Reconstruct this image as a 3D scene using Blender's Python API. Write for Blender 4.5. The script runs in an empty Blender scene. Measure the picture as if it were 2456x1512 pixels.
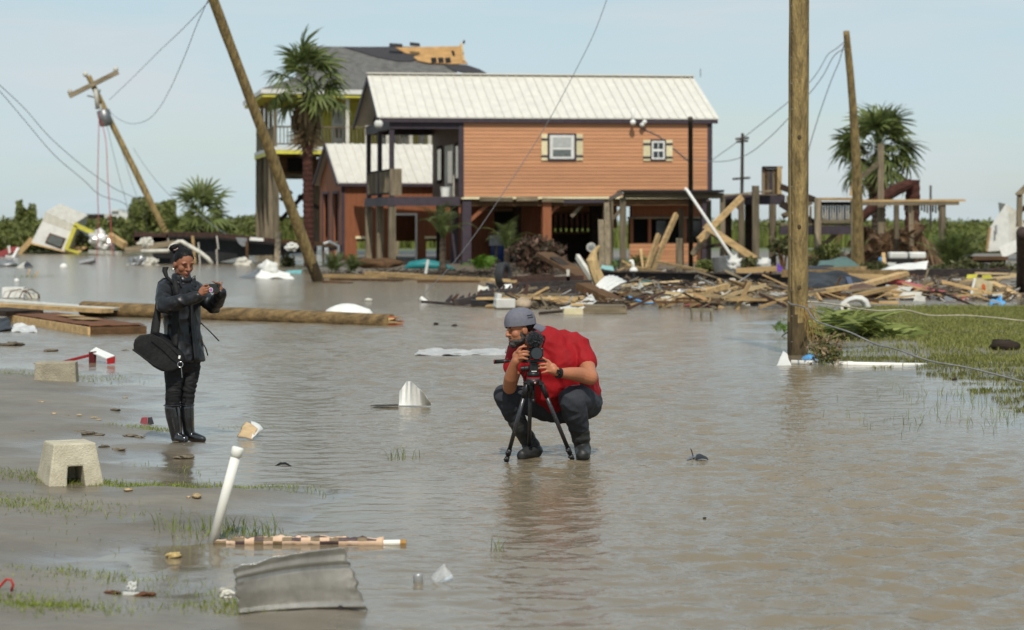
import bpy, bmesh, math, random
import numpy as np
from mathutils import Vector, Matrix, Euler, noise
random.seed(7); np.random.seed(7)
R = math.radians
sc = bpy.context.scene
col = sc.collection
# ---------------------------------------------------------------- camera, sky, sun, exposure
FP, CX, HY, CH = 5400.0, 1228.0, 528.0, 1.9      # focal length in photo pixels (2456 wide), image centre x, horizon y, eye height
cam = bpy.data.cameras.new('camera'); camo = bpy.data.objects.new('camera', cam); col.objects.link(camo)
camo.location = (0, 0, CH); camo.rotation_euler = (R(90), 0, 0)
cam.sensor_width = 36; cam.lens = FP / 2456 * 36; cam.shift_y = -(756 - HY) / 2456
cam.clip_end = 12000; cam.clip_start = 0.1
cam.dof.use_dof = True; cam.dof.focus_distance = 18.6; cam.dof.aperture_fstop = 3.0
sc.camera = camo
SUN_EL, SUN_AZ = 49.0, 177.0                       # azimuth clockwise from +Y (away from the camera)
w = bpy.data.worlds.new('World'); sc.world = w; w.use_nodes = True
nt = w.node_tree; nt.nodes.clear()
def N(t, typ, **kw):
    n = t.nodes.new(typ)
    for k, v in kw.items():
        if k in n.inputs: n.inputs[k].default_value = v
        else: setattr(n, k, v)
    return n
sky = N(nt, 'ShaderNodeTexSky', sky_type='NISHITA', sun_disc=False, sun_elevation=R(SUN_EL), sun_rotation=R(SUN_AZ),
        altitude=0.0, air_density=1.0, dust_density=0.7, ozone_density=1.5)
tc = N(nt, 'ShaderNodeTexCoord'); mp = N(nt, 'ShaderNodeMapping'); mp.inputs['Scale'].default_value = (3.0, 3.0, 14.0); mp.inputs['Location'].default_value = (0.35, 0, 0.4)
cl = N(nt, 'ShaderNodeTexNoise', Scale=1.6, Detail=5.0, Roughness=0.55)
ramp = N(nt, 'ShaderNodeValToRGB'); ramp.color_ramp.elements[0].position = 0.42; ramp.color_ramp.elements[1].position = 0.66
ramp.color_ramp.elements[0].color = (0.52, 0.52, 0.52, 1); ramp.color_ramp.elements[1].color = (0.92, 0.92, 0.92, 1)
mx = N(nt, 'ShaderNodeMix', data_type='RGBA'); mx.inputs[7].default_value = (5.55, 6.95, 7.65, 1)    # thin high cloud veil
bg = N(nt, 'ShaderNodeBackground', Strength=0.1); wo = N(nt, 'ShaderNodeOutputWorld')
L = nt.links.new
L(tc.outputs['Generated'], mp.inputs['Vector']); L(mp.outputs[0], cl.inputs['Vector']); L(cl.outputs[0], ramp.inputs[0])
L(ramp.outputs[0], mx.inputs[0]); L(sky.outputs[0], mx.inputs[6]); cl2 = N(nt, 'ShaderNodeTexNoise', Scale=3.4, Detail=6.0, Roughness=0.6); mp2 = N(nt, 'ShaderNodeMapping'); mp2.inputs['Scale'].default_value = (1.6, 1.6, 11.0); mp2.inputs['Rotation'].default_value = (0.0, 0.06, 0.0); L(tc.outputs['Generated'], mp2.inputs['Vector']); L(mp2.outputs[0], cl2.inputs['Vector'])
rm2 = N(nt, 'ShaderNodeMapRange'); rm2.inputs[1].default_value = 0.44; rm2.inputs[2].default_value = 0.70; rm2.inputs[3].default_value = 0.0; rm2.inputs[4].default_value = 0.75; L(cl2.outputs[0], rm2.inputs[0])
mx2 = N(nt, 'ShaderNodeMix', data_type='RGBA'); mx2.inputs[7].default_value = (6.5, 7.0, 7.3, 1); L(rm2.outputs[0], mx2.inputs[0]); L(mx.outputs[2], mx2.inputs[6]); L(mx2.outputs[2], bg.inputs[0]); L(bg.outputs[0], wo.inputs[0])
sl = bpy.data.lights.new('sun', 'SUN'); sl.energy = 3.6; sl.angle = R(0.5); sl.color = (1.0, 0.94, 0.85)
so = bpy.data.objects.new('sun', sl); col.objects.link(so)
sd = Vector((math.cos(R(SUN_EL)) * math.sin(R(SUN_AZ)), math.cos(R(SUN_EL)) * math.cos(R(SUN_AZ)), math.sin(R(SUN_EL))))
so.rotation_euler = sd.to_track_quat('Z', 'Y').to_euler(); so.location = sd * 60
vs = sc.view_settings; vs.view_transform = 'Standard'; vs.look = 'None'; vs.exposure = 0.0; vs.gamma = 1.0; vs.use_curve_mapping = False
try: sc.cycles.use_denoising = True
except Exception: pass
sc.cycles.max_bounces = 6; sc.cycles.transparent_max_bounces = 8

# ---------------------------------------------------------------- helpers
def at(x, y, Y):                                   # photo pixel + distance -> point in the place
    return Vector(((x - CX) * Y / FP, Y, CH - (y - HY) * Y / FP))
def gp(x, y, z=0.0):                               # where the sight line through a pixel meets height z
    Y = (CH - z) * FP / (y - HY); return Vector(((x - CX) * Y / FP, Y, z))
def gY(y): return CH * FP / (y - HY)
WL = {}                                            # world location of each object's origin
def tag(o, label=None, cat=None, group=None, kind=None):
    if label: o['label'] = label
    if cat: o['category'] = cat
    if group: o['group'] = group
    if kind: o['kind'] = kind
    elif cat and 'kind' not in o: o['kind'] = 'thing'
    return o
def empty(name, loc, label=None, cat=None, group=None):
    o = bpy.data.objects.new(name, None); col.objects.link(o); o.location = loc; o.empty_display_size = 0.1
    WL[o] = Vector(loc); return tag(o, label, cat, group)
def link(name, me, parent=None, loc=None):
    o = bpy.data.objects.new(name, me); col.objects.link(o)
    if parent is not None: o.parent = parent; WL[o] = WL[parent].copy()
    else: WL[o] = Vector(loc or (0, 0, 0)); o.location = WL[o]
    return o
def copy_tree(o, parent=None):
    c = o.copy(); col.objects.link(c); c.parent = parent
    for ch in list(o.children): copy_tree(ch, c)
    WL[c] = WL.get(o, Vector()).copy(); return c
class MB:
    def __init__(s): s.v = []; s.f = []; s.m = []
    def add(s, vs, fs, mi=0):
        b = len(s.v); s.v += [tuple(v) for v in vs]; s.f += [tuple(i + b for i in f) for f in fs]; s.m += [mi] * len(fs); return s
    def hexa(s, c, mi=0):                          # 8 corners: bottom 4 ccw, top 4 ccw
        return s.add(c, [(3, 2, 1, 0), (4, 5, 6, 7), (0, 1, 5, 4), (1, 2, 6, 5), (2, 3, 7, 6), (3, 0, 4, 7)], mi)
    def box(s, c, size, rot=None, mi=0):
        x, y, z = [k / 2 for k in size]; cs = [(-x, -y, -z), (x, -y, -z), (x, y, -z), (-x, y, -z), (-x, -y, z), (x, -y, z), (x, y, z), (-x, y, z)]
        m = (rot if isinstance(rot, Matrix) else Euler(rot or (0, 0, 0)).to_matrix()); c = Vector(c)
        return s.hexa([c + m @ Vector(k) for k in cs], mi)
    def beam(s, p0, p1, wd, ht, up=(0, 0, 1), taper=1.0, mi=0, jag=0.0):
        p0 = Vector(p0); p1 = Vector(p1); d = (p1 - p0).normalized(); up = Vector(up)
        if abs(d.dot(up)) > 0.97: up = Vector((0, 1, 0))
        sx = d.cross(up).normalized(); uz = sx.cross(d).normalized(); c = []
        for p, k in ((p0, 1), (p1, taper)):
            for a, b in ((-1, -1), (1, -1), (1, 1), (-1, 1)):
                c.append(p + sx * a * wd / 2 * k + uz * b * ht / 2 * k + d * (random.uniform(-jag, jag) if jag else 0))
        return s.add(c, [(0, 1, 2, 3), (7, 6, 5, 4), (0, 4, 5, 1), (1, 5, 6, 2), (2, 6, 7, 3), (3, 7, 4, 0)], mi)
    def tube(s, pts, rad, seg=8, cap=True, mi=0, flat=1.0):
        pts = [Vector(p) for p in pts]; n = len(pts); rad = rad if isinstance(rad, (list, tuple)) else [rad] * n
        t0 = (pts[1] - pts[0]).normalized(); nx = t0.cross(Vector((0, 0, 1)))
        if nx.length < 0.05: nx = t0.cross(Vector((0, 1, 0)))
        nx.normalize(); vs = []
        for i, p in enumerate(pts):
            t = (pts[min(i + 1, n - 1)] - pts[max(i - 1, 0)]).normalized(); nx = (nx - t * nx.dot(t)).normalized(); ny = t.cross(nx)
            for k in range(seg):
                a = 2 * math.pi * k / seg; vs.append(p + (nx * math.cos(a) + ny * math.sin(a) * flat) * rad[i])
        fs = [(i * seg + k, i * seg + (k + 1) % seg, (i + 1) * seg + (k + 1) % seg, (i + 1) * seg + k) for i in range(n - 1) for k in range(seg)]
        if cap: fs += [tuple(range(seg))[::-1], tuple((n - 1) * seg + k for k in range(seg))]
        return s.add(vs, fs, mi)
    def ell(s, c, r, rot=None, u=14, v=9, mi=0):
        m = rot if isinstance(rot, Matrix) else Euler(rot or (0, 0, 0)).to_matrix(); c = Vector(c); r = (r, r, r) if not hasattr(r, '__len__') else r
        vs = [c + m @ Vector((0, 0, -r[2]))]
        for j in range(1, v):
            t = -math.pi / 2 + math.pi * j / v
            for i in range(u):
                a = 2 * math.pi * i / u; vs.append(c + m @ Vector((r[0] * math.cos(t) * math.cos(a), r[1] * math.cos(t) * math.sin(a), r[2] * math.sin(t))))
        vs.append(c + m @ Vector((0, 0, r[2]))); last = len(vs) - 1; fs = []
        for i in range(u): fs.append((0, 1 + (i + 1) % u, 1 + i)); fs.append((last, 1 + (v - 2) * u + i, 1 + (v - 2) * u + (i + 1) % u))
        for j in range(v - 2):
            for i in range(u): a = 1 + j * u + i; b = 1 + j * u + (i + 1) % u; fs.append((a, b, b + u, a + u))
        return s.add(vs, fs, mi)
    def poly(s, pts, mi=0): return s.add(pts, [tuple(range(len(pts)))], mi)
    def prism(s, pts, d, mi=0):                    # outline extruded by vector d
        n = len(pts); d = Vector(d); pts = [Vector(p) for p in pts]
        return s.add(pts + [p + d for p in pts], [tuple(range(n))[::-1], tuple(range(n, 2 * n))] + [(i, (i + 1) % n, n + (i + 1) % n, n + i) for i in range(n)], mi)
    def sheet(s, fn, nu, nv, th=0.004, mi=0):      # fn(u, v) -> point; a thin solid sheet
        P = [[Vector(fn(i / nu, j / nv)) for j in range(nv + 1)] for i in range(nu + 1)]; vs = []; k = lambda i, j: i * (nv + 1) + j
        Nn = []
        for i in range(nu + 1):
            for j in range(nv + 1):
                a = P[min(i + 1, nu)][j] - P[max(i - 1, 0)][j]; b = P[i][min(j + 1, nv)] - P[i][max(j - 1, 0)]; c = a.cross(b)
                Nn.append(c.normalized() if c.length > 1e-9 else Vector((0, 0, 1)))
        F = [P[i][j] for i in range(nu + 1) for j in range(nv + 1)]; n = len(F)
        vs = [p + q * th / 2 for p, q in zip(F, Nn)] + [p - q * th / 2 for p, q in zip(F, Nn)]; fs = []
        for i in range(nu):
            for j in range(nv):
                q = (k(i, j), k(i + 1, j), k(i + 1, j + 1), k(i, j + 1)); fs.append(q); fs.append(tuple(x + n for x in q)[::-1])
        ed = [k(i, 0) for i in range(nu)] + [k(nu, j) for j in range(nv)] + [k(i, nv) for i in range(nu, 0, -1)] + [k(0, j) for j in range(nv, 0, -1)]
        for a, b in zip(ed, ed[1:] + ed[:1]): fs.append((a, a + n, b + n, b))
        return s.add(vs, fs, mi)
    def build(s, name, mat, parent=None, loc=None, smooth=False, bevel=0.0, **tg):
        o0 = WL[parent] if parent is not None else Vector(loc) if loc is not None else None
        if o0 is None:
            a = np.array(s.v); o0 = Vector((float(a[:, 0].mean()), float(a[:, 1].mean()), float(a[:, 2].min())))
        me = bpy.data.meshes.new(name); me.from_pydata([tuple(Vector(v) - o0) for v in s.v], [], s.f)
        mats = mat if isinstance(mat, (list, tuple)) else [mat]
        for m in mats: me.materials.append(m)
        if len(mats) > 1: me.polygons.foreach_set('material_index', s.m)
        if smooth: me.polygons.foreach_set('use_smooth', [True] * len(me.polygons))
        me.update(); o = link(name, me, parent, None if parent is not None else o0)
        if bevel: b = o.modifiers.new('bevel', 'BEVEL'); b.width = bevel; b.segments = 2; b.limit_method = 'ANGLE'
        return tag(o, **tg)
def npmesh(name, V, Fc, mat, parent=None, smooth=False, attr=None):
    me = bpy.data.meshes.new(name); V = np.asarray(V, dtype=np.float32); Fc = np.asarray(Fc, dtype=np.int32); k = Fc.shape[1]
    me.vertices.add(len(V)); me.vertices.foreach_set('co', V.ravel()); me.loops.add(Fc.size); me.loops.foreach_set('vertex_index', Fc.ravel())
    me.polygons.add(len(Fc)); me.polygons.foreach_set('loop_start', np.arange(0, Fc.size, k, dtype=np.int32)); me.polygons.foreach_set('loop_total', np.full(len(Fc), k, dtype=np.int32))
    if attr is not None:
        a = me.attributes.new('tint', 'FLOAT', 'POINT'); a.data.foreach_set('value', np.asarray(attr, dtype=np.float32))
    if smooth: me.polygons.foreach_set('use_smooth', np.ones(len(Fc), dtype=bool))
    me.materials.append(mat); me.update(); me.validate(); return link(name, me, parent)
class Fr:                                          # a building's own axes: u along its front, v into its depth, w up
    def __init__(s, px, Y, ang, z=0.0, roll=0.0):
        a = R(ang); s.o = Vector(((px - CX) * Y / FP, Y, z)); r = math.sin(R(roll))
        s.U = Vector((math.cos(a), math.sin(a), r)); s.V = Vector((-math.sin(a), math.cos(a), 0)); s.W = Vector((0, 0, 1))
    def p(s, u, v, w): return s.o + s.U * u + s.V * v + s.W * w
    def u(s, px, v=0.0):
        k = (px - CX) / FP; b = s.o + s.V * v; return (k * b.y - b.x) / (s.U.x - k * s.U.y)
    def w(s, py, u, v=0.0):
        q = s.p(u, v, 0); return CH - (py - HY) * q.y / FP - q.z
    def uw(s, px, py, v=0.0): u = s.u(px, v); return u, s.w(py, u, v)
    def v(s, px, u):                               # depth at which a side wall at u shows at pixel px
        k = (px - CX) / FP; b = s.o + s.U * u; return (k * b.y - b.x) / (s.V.x - k * s.V.y)
    def box(s, m, u0, u1, v0, v1, w0, w1, mi=0):
        return m.hexa([s.p(u0, v0, w0), s.p(u1, v0, w0), s.p(u1, v1, w0), s.p(u0, v1, w0), s.p(u0, v0, w1), s.p(u1, v0, w1), s.p(u1, v1, w1), s.p(u0, v1, w1)], mi)
    def rect(s, m, x0, y0, x1, y1, v0, v1, mi=0):  # a pixel rectangle on the plane v0, as a box back to v1
        u0 = s.u(x0, v0); u1 = s.u(x1, v0); um = (u0 + u1) / 2; return s.box(m, u0, u1, v0, v1, s.w(y1, um, v0), s.w(y0, um, v0), mi)

# ---------------------------------------------------------------- materials
MC = {}
def srgb(r, g, b):
    f = lambda c: (c / 255 / 12.92) if c / 255 <= 0.04045 else ((c / 255 + 0.055) / 1.055) ** 2.4
    return (f(r), f(g), f(b))
def mat(name, c, rough=0.7, var=0.18, scale=6.0, metal=0.0, bump=0.15, stretch=(1, 1, 1), c2=None, rnd=0.12, spec=0.35, dirt=0.0, fine=40.0, trans=0.0, coat=0.0):
    if name in MC: return MC[name]
    m = bpy.data.materials.new(name); m.use_nodes = True; t = m.node_tree; b = t.nodes['Principled BSDF']; l = t.links.new
    tcn = N(t, 'ShaderNodeTexCoord'); mpn = N(t, 'ShaderNodeMapping'); mpn.inputs['Scale'].default_value = stretch
    l(tcn.outputs['Object'], mpn.inputs['Vector'])
    oi = N(t, 'ShaderNodeObjectInfo'); ofs = N(t, 'ShaderNodeVectorMath', operation='ADD'); sc3 = N(t, 'ShaderNodeMath', operation='MULTIPLY'); sc3.inputs[1].default_value = 37.0
    l(oi.outputs['Random'], sc3.inputs[0]); l(mpn.outputs[0], ofs.inputs[0]); l(sc3.outputs[0], ofs.inputs[1])
    n1 = N(t, 'ShaderNodeTexNoise', Scale=scale, Detail=6.0, Roughness=0.6); n2 = N(t, 'ShaderNodeTexNoise', Scale=fine, Detail=3.0, Roughness=0.6)
    l(ofs.outputs[0], n1.inputs['Vector']); l(ofs.outputs[0], n2.inputs['Vector'])
    c2 = c2 or tuple(k * (1 - 2.2 * var) if k * (1 - 2.2 * var) > 0 else 0 for k in c)
    rp = N(t, 'ShaderNodeValToRGB'); e = rp.color_ramp.elements; e[0].position = 0.33; e[1].position = 0.66
    e[0].color = (*c2, 1); e[1].color = (*c, 1); l(n1.outputs[0], rp.inputs[0])
    hs = N(t, 'ShaderNodeHueSaturation'); mr = N(t, 'ShaderNodeMapRange'); mr.inputs[3].default_value = 1 - rnd * 2; mr.inputs[4].default_value = 1 + rnd
    l(oi.outputs['Random'], mr.inputs[0]); l(mr.outputs[0], hs.inputs['Value']); l(rp.outputs[0], hs.inputs['Color'])
    m2 = N(t, 'ShaderNodeMix', data_type='RGBA', blend_type='MULTIPLY'); m2.inputs[0].default_value = min(1.0, var * 2)
    r2 = N(t, 'ShaderNodeMapRange'); r2.inputs[1].default_value = 0.3; r2.inputs[2].default_value = 0.7; r2.inputs[3].default_value = 0.6; r2.inputs[4].default_value = 1.15
    l(n2.outputs[0], r2.inputs[0]); l(hs.outputs[0], m2.inputs[6]); l(r2.outputs[0], m2.inputs[7])
    out = m2.outputs[2]
    if dirt:                                       # mud stains with edges of their own
        n3 = N(t, 'ShaderNodeTexNoise', Scale=scale * 0.6 + 0.7, Detail=8.0, Roughness=0.7); l(ofs.outputs[0], n3.inputs['Vector'])
        r3 = N(t, 'ShaderNodeMapRange'); r3.inputs[1].default_value = 0.5; r3.inputs[2].default_value = 0.7; r3.inputs[3].default_value = 0; r3.inputs[4].default_value = dirt
        l(n3.outputs[0], r3.inputs[0]); m3 = N(t, 'ShaderNodeMix', data_type='RGBA'); m3.inputs[7].default_value = (0.16, 0.13, 0.095, 1)
        l(r3.outputs[0], m3.inputs[0]); l(out, m3.inputs[6]); out = m3.outputs[2]
    l(out, b.inputs['Base Color']); b.inputs['Roughness'].default_value = rough; b.inputs['Metallic'].default_value = metal
    b.inputs['Specular IOR Level'].default_value = spec
    if coat: b.inputs['Coat Weight'].default_value = coat; b.inputs['Coat Roughness'].default_value = 0.08
    if trans: b.inputs['Transmission Weight'].default_value = trans; b.inputs['IOR'].default_value = 1.3
    if bump:
        bp = N(t, 'ShaderNodeBump', Strength=bump, Distance=0.02); l(n2.outputs[0], bp.inputs['Height']); l(bp.outputs[0], b.inputs['Normal'])
    MC[name] = m; return m
def wood(name, c, axis='z', var=0.25, **kw):
    st = {'x': (0.12, 1, 1), 'y': (1, 0.12, 1), 'z': (1, 1, 0.12)}[axis]
    return mat(name, c, rough=kw.pop('rough', 0.85), var=var, scale=kw.pop('scale', 9.0), stretch=st, bump=kw.pop('bump', 0.5), rnd=kw.pop('rnd', 0.22), fine=60.0, spec=0.2, **kw)
def leafmat(name, c, c2, rough=0.55):
    m = bpy.data.materials.new(name); m.use_nodes = True; t = m.node_tree; b = t.nodes['Principled BSDF']; l = t.links.new
    at_ = N(t, 'ShaderNodeAttribute', attribute_name='tint'); rp = N(t, 'ShaderNodeValToRGB'); e = rp.color_ramp.elements
    e[0].color = (*c, 1); e[1].color = (*c2, 1); l(at_.outputs['Fac'], rp.inputs[0])
    oi = N(t, 'ShaderNodeObjectInfo'); hs = N(t, 'ShaderNodeHueSaturation'); mr = N(t, 'ShaderNodeMapRange'); mr.inputs[3].default_value = 0.75; mr.inputs[4].default_value = 1.25
    l(oi.outputs['Random'], mr.inputs[0]); l(mr.outputs[0], hs.inputs['Value']); l(rp.outputs[0], hs.inputs['Color'])
    l(hs.outputs[0], b.inputs['Base Color']); b.inputs['Roughness'].default_value = rough; b.inputs['Specular IOR Level'].default_value = 0.3
    tr = N(t, 'ShaderNodeBsdfTranslucent'); l(hs.outputs[0], tr.inputs[0]); ms = N(t, 'ShaderNodeMixShader'); ms.inputs[0].default_value = 0.3
    l(b.outputs[0], ms.inputs[1]); l(tr.outputs[0], ms.inputs[2]); l(ms.outputs[0], t.nodes['Material Output'].inputs[0]); MC[name] = m; return m
# ---------------------------------------------------------------- ground, water, grass
def wpoly(pts): return np.array([[gp(x, y).x, gp(x, y).y] for x, y in pts])
BANK = wpoly([(-900, 1700), (640, 1700), (800, 1560), (700, 1440), (560, 1385), (520, 1340), (560, 1312), (640, 1296), (760, 1262), (820, 1228), (865, 1196),
              (740, 1176), (560, 1158), (455, 1128), (425, 1085), (455, 1030), (470, 985), (430, 940), (330, 908), (200, 889), (0, 884), (-900, 880)])
LAWN = wpoly([(1835, 800), (1850, 752), (1960, 737), (2700, 737), (3000, 1060), (2700, 1040), (2440, 985), (2340, 935), (2215, 893), (2030, 876), (1945, 862), (1960, 836)])
PAD = np.array([list(gp(760, 662).xy), list(gp(1150, 656).xy), list(gp(1235, 690).xy), list(gp(1500, 726).xy), list(gp(1850, 736).xy), list(gp(2750, 736).xy),
                [300, 60], [4000, 3900], [-4000, 3900], [-300, 124], list(gp(-20, 608).xy), list(gp(690, 614).xy), list(gp(752, 628).xy)])
def sdist(P, poly):                                # signed distance, positive inside
    d = np.full(len(P), 1e9); ins = np.zeros(len(P), bool); n = len(poly)
    for i in range(n):
        a = poly[i]; b = poly[(i + 1) % n]; ab = b - a; t = np.clip(((P - a) @ ab) / (ab @ ab), 0, 1)
        d = np.minimum(d, np.hypot(*(P - a - t[:, None] * ab).T))
        c = (a[1] > P[:, 1]) != (b[1] > P[:, 1]); xx = (b[0] - a[0]) * (P[:, 1] - a[1]) / (b[1] - a[1] + 1e-12) + a[0]
        ins ^= c & (P[:, 0] < xx)
    return np.where(ins, d, -d)
def fbm(P, sc_, oct_=4, seed=0.0):
    v = np.zeros(len(P)); a = 1.0; rs = np.random.RandomState(int(seed) + 11)
    for o in range(oct_):                          # sums of rotated sine products: cheap smooth noise
        acc = np.zeros(len(P))
        for k in range(5):
            th = rs.uniform(0, 6.28); ph = rs.uniform(0, 6.28, 2); f = sc_ * rs.uniform(0.7, 1.4)
            acc += np.sin(f * (P[:, 0] * math.cos(th) + P[:, 1] * math.sin(th)) * 6.28 + ph[0]) * np.sin(f * 0.8 * (-P[:, 0] * math.sin(th) + P[:, 1] * math.cos(th)) * 6.28 + ph[1])
        v += a * acc / 2.2; a *= 0.5; sc_ *= 2.1
    return v
def height(P):
    P = np.asarray(P, float).reshape(-1, 2)
    db = sdist(P, BANK); dl = sdist(P, LAWN); dp = sdist(P, PAD)
    hb = np.clip(db * 0.045, -0.3, 0.10) + np.where(db > -0.8, 0.022 * fbm(P, 0.45, 3, 1) + 0.004 * fbm(P, 2.0, 2, 5), 0)
    hl = np.clip(dl * 0.028, -0.3, 0.05) + np.where(dl > -1.5, 0.020 * fbm(P * [0.45, 1.0], 0.22, 3, 2), 0)
    hp = np.clip(dp * 0.02, -0.3, 0.03) + np.clip((P[:, 1] - 80) * 0.004, 0, 0.1) * (dp > 0) + np.where(dp > -1, 0.025 * fbm(P, 0.09, 3, 3), 0)
    hp = np.where(P[:, 1] > 135, np.maximum(hp, 0.2 + 0.1 * fbm(P, 0.02, 2, 4)), hp)
    return np.maximum(np.maximum(hb, hl), np.maximum(hp, -0.3))
ss = np.concatenate([np.linspace(-3.0, -0.32, 30)[:-1], np.linspace(-0.32, 0.32, 380), np.linspace(0.32, 3.0, 30)[1:]])
yy = np.concatenate([np.linspace(2.0, 8.0, 8)[:-1], np.geomspace(8.0, 60, 420)[:-1], np.geomspace(60, 9000, 130)])
S, Yg = np.meshgrid(ss, yy); V = np.stack([(S * Yg).ravel(), Yg.ravel()], 1); Z = height(V)
nr, nc = S.shape; ii = (np.arange(nr - 1)[:, None] * nc + np.arange(nc - 1)[None]).ravel()
def mud_mat():
    m = bpy.data.materials.new('wet_mud'); m.use_nodes = True; t = m.node_tree; b = t.nodes['Principled BSDF']; l = t.links.new
    g = N(t, 'ShaderNodeNewGeometry'); sp = N(t, 'ShaderNodeSeparateXYZ'); l(g.outputs['Position'], sp.inputs[0])
    n1 = N(t, 'ShaderNodeTexNoise', Scale=1.1, Detail=7.0, Roughness=0.62); n2 = N(t, 'ShaderNodeTexNoise', Scale=14.0, Detail=5.0, Roughness=0.65); n0 = N(t, 'ShaderNodeTexNoise', Scale=0.35, Detail=3.0)
    mpg = N(t, 'ShaderNodeMapping'); mpg.inputs['Scale'].default_value = (0.45, 1.0, 1.0); mpg.inputs['Rotation'].default_value = (0, 0, 0.25); l(g.outputs['Position'], mpg.inputs['Vector'])
    for n in (n0, n1, n2): l(mpg.outputs[0], n.inputs['Vector'])
    rp = N(t, 'ShaderNodeValToRGB'); e = rp.color_ramp.elements; e[0].position = 0.3; e[1].position = 0.7
    e[0].color = (0.120, 0.099, 0.070, 1); e[1].color = (0.212, 0.182, 0.138, 1); l(n1.outputs[0], rp.inputs[0])
    m2 = N(t, 'ShaderNodeMix', data_type='RGBA', blend_type='MULTIPLY'); m2.inputs[0].default_value = 0.5; r2 = N(t, 'ShaderNodeMapRange'); r2.inputs[1].default_value = 0.3; r2.inputs[2].default_value = 0.7; r2.inputs[3].default_value = 0.65; r2.inputs[4].default_value = 1.15
    l(n2.outputs[0], r2.inputs[0]); l(rp.outputs[0], m2.inputs[6]); l(r2.outputs[0], m2.inputs[7])
    # far marsh and trampled lawn are green
    fy = N(t, 'ShaderNodeMapRange'); fy.inputs[1].default_value = 118; fy.inputs[2].default_value = 135; l(sp.outputs[1], fy.inputs[0])
    m3 = N(t, 'ShaderNodeMix', data_type='RGBA'); l(fy.outputs[0], m3.inputs[0]); l(m2.outputs[2], m3.inputs[6]); m3.inputs[7].default_value = (0.095, 0.115, 0.03, 1)
    l(m3.outputs[2], b.inputs['Base Color'])
    # wetness: low ground near the waterline holds a film of water
    ad = N(t, 'ShaderNodeMath', operation='MULTIPLY_ADD'); ad.inputs[1].default_value = 0.05; l(n1.outputs[0], ad.inputs[0]); l(sp.outputs[2], ad.inputs[2])
    wr = N(t, 'ShaderNodeMapRange'); wr.inputs[1].default_value = 0.026; wr.inputs[2].default_value = 0.085; wr.inputs[3].default_value = 0.10; wr.inputs[4].default_value = 0.48
    l(ad.outputs[0], wr.inputs[0]); l(wr.outputs[0], b.inputs['Roughness']); b.inputs['Specular IOR Level'].default_value = 0.42
    bp = N(t, 'ShaderNodeBump', Distance=0.03); bs = N(t, 'ShaderNodeMapRange'); bs.inputs[1].default_value = 0.1; bs.inputs[2].default_value = 0.48; bs.inputs[3].default_value = 0.08; bs.inputs[4].default_value = 0.55
    l(wr.outputs[0], bs.inputs[0]); l(bs.outputs[0], bp.inputs['Strength']); l(n2.outputs[0], bp.inputs['Height']); l(bp.outputs[0], b.inputs['Normal']); return m
gr = npmesh('ground', np.column_stack([V, Z]), np.stack([ii, ii + 1, ii + nc + 1, ii + nc], 1), mud_mat(), smooth=True)
tag(gr, 'grey wet mud flat and marsh ground under the flood', 'ground', kind='structure')
def water_mat():
    m = bpy.data.materials.new('flood_water'); m.use_nodes = True; t = m.node_tree; b = t.nodes['Principled BSDF']; l = t.links.new
    g = N(t, 'ShaderNodeNewGeometry')
    def nz(sx, sy, scale, det, rough, rz=0.0):
        mp_ = N(t, 'ShaderNodeMapping'); mp_.inputs['Scale'].default_value = (sx, sy, 1); mp_.inputs['Rotation'].default_value = (0, 0, rz); l(g.outputs['Position'], mp_.inputs['Vector'])
        n = N(t, 'ShaderNodeTexNoise', Scale=scale, Detail=det, Roughness=rough, Distortion=0.25); l(mp_.outputs[0], n.inputs['Vector']); return n
    a = nz(0.62, 1.0, 5.2, 3.0, 0.5, 0.12); c = nz(0.5, 1.0, 2.1, 2.0, 0.5, -0.1); d = nz(0.8, 1.0, 19.0, 2.0, 0.5, 0.3); big = nz(0.5, 0.35, 0.12, 3.0, 0.5, 0.2)
    s1 = N(t, 'ShaderNodeMath', operation='MULTIPLY'); s1.inputs[1].default_value = 0.9; l(c.outputs[0], s1.inputs[0])
    s2 = N(t, 'ShaderNodeMath', operation='MULTIPLY_ADD'); s2.inputs[1].default_value = 1.0; l(a.outputs[0], s2.inputs[0]); l(s1.outputs[0], s2.inputs[2])
    s3 = N(t, 'ShaderNodeMath', operation='MULTIPLY_ADD'); s3.inputs[1].default_value = 0.42; l(d.outputs[0], s3.inputs[0]); l(s2.outputs[0], s3.inputs[2])
    bs = N(t, 'ShaderNodeMapRange'); bs.inputs[1].default_value = 0.35; bs.inputs[2].default_value = 0.65; bs.inputs[3].default_value = 0.55; bs.inputs[4].default_value = 1.0; l(big.outputs[0], bs.inputs[0])
    bp = N(t, 'ShaderNodeBump', Distance=0.05); ca = N(t, 'ShaderNodeAttribute', attribute_name='tint'); cm_ = N(t, 'ShaderNodeMath', operation='MULTIPLY'); l(bs.outputs[0], cm_.inputs[0]); l(ca.outputs['Fac'], cm_.inputs[1]); l(cm_.outputs[0], bp.inputs['Strength']); l(s3.outputs[0], bp.inputs['Height']); l(bp.outputs[0], b.inputs['Normal'])
    rp = N(t, 'ShaderNodeValToRGB'); e = rp.color_ramp.elements; e[0].position = 0.35; e[1].position = 0.65; e[0].color = (0.168, 0.134, 0.086, 1); e[1].color = (0.208, 0.168, 0.112, 1); l(big.outputs[0], rp.inputs[0])
    l(rp.outputs[0], b.inputs['Base Color']); b.inputs['Roughness'].default_value = 0.13; b.inputs['IOR'].default_value = 1.333; b.inputs['Specular IOR Level'].default_value = 0.5; return m
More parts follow.
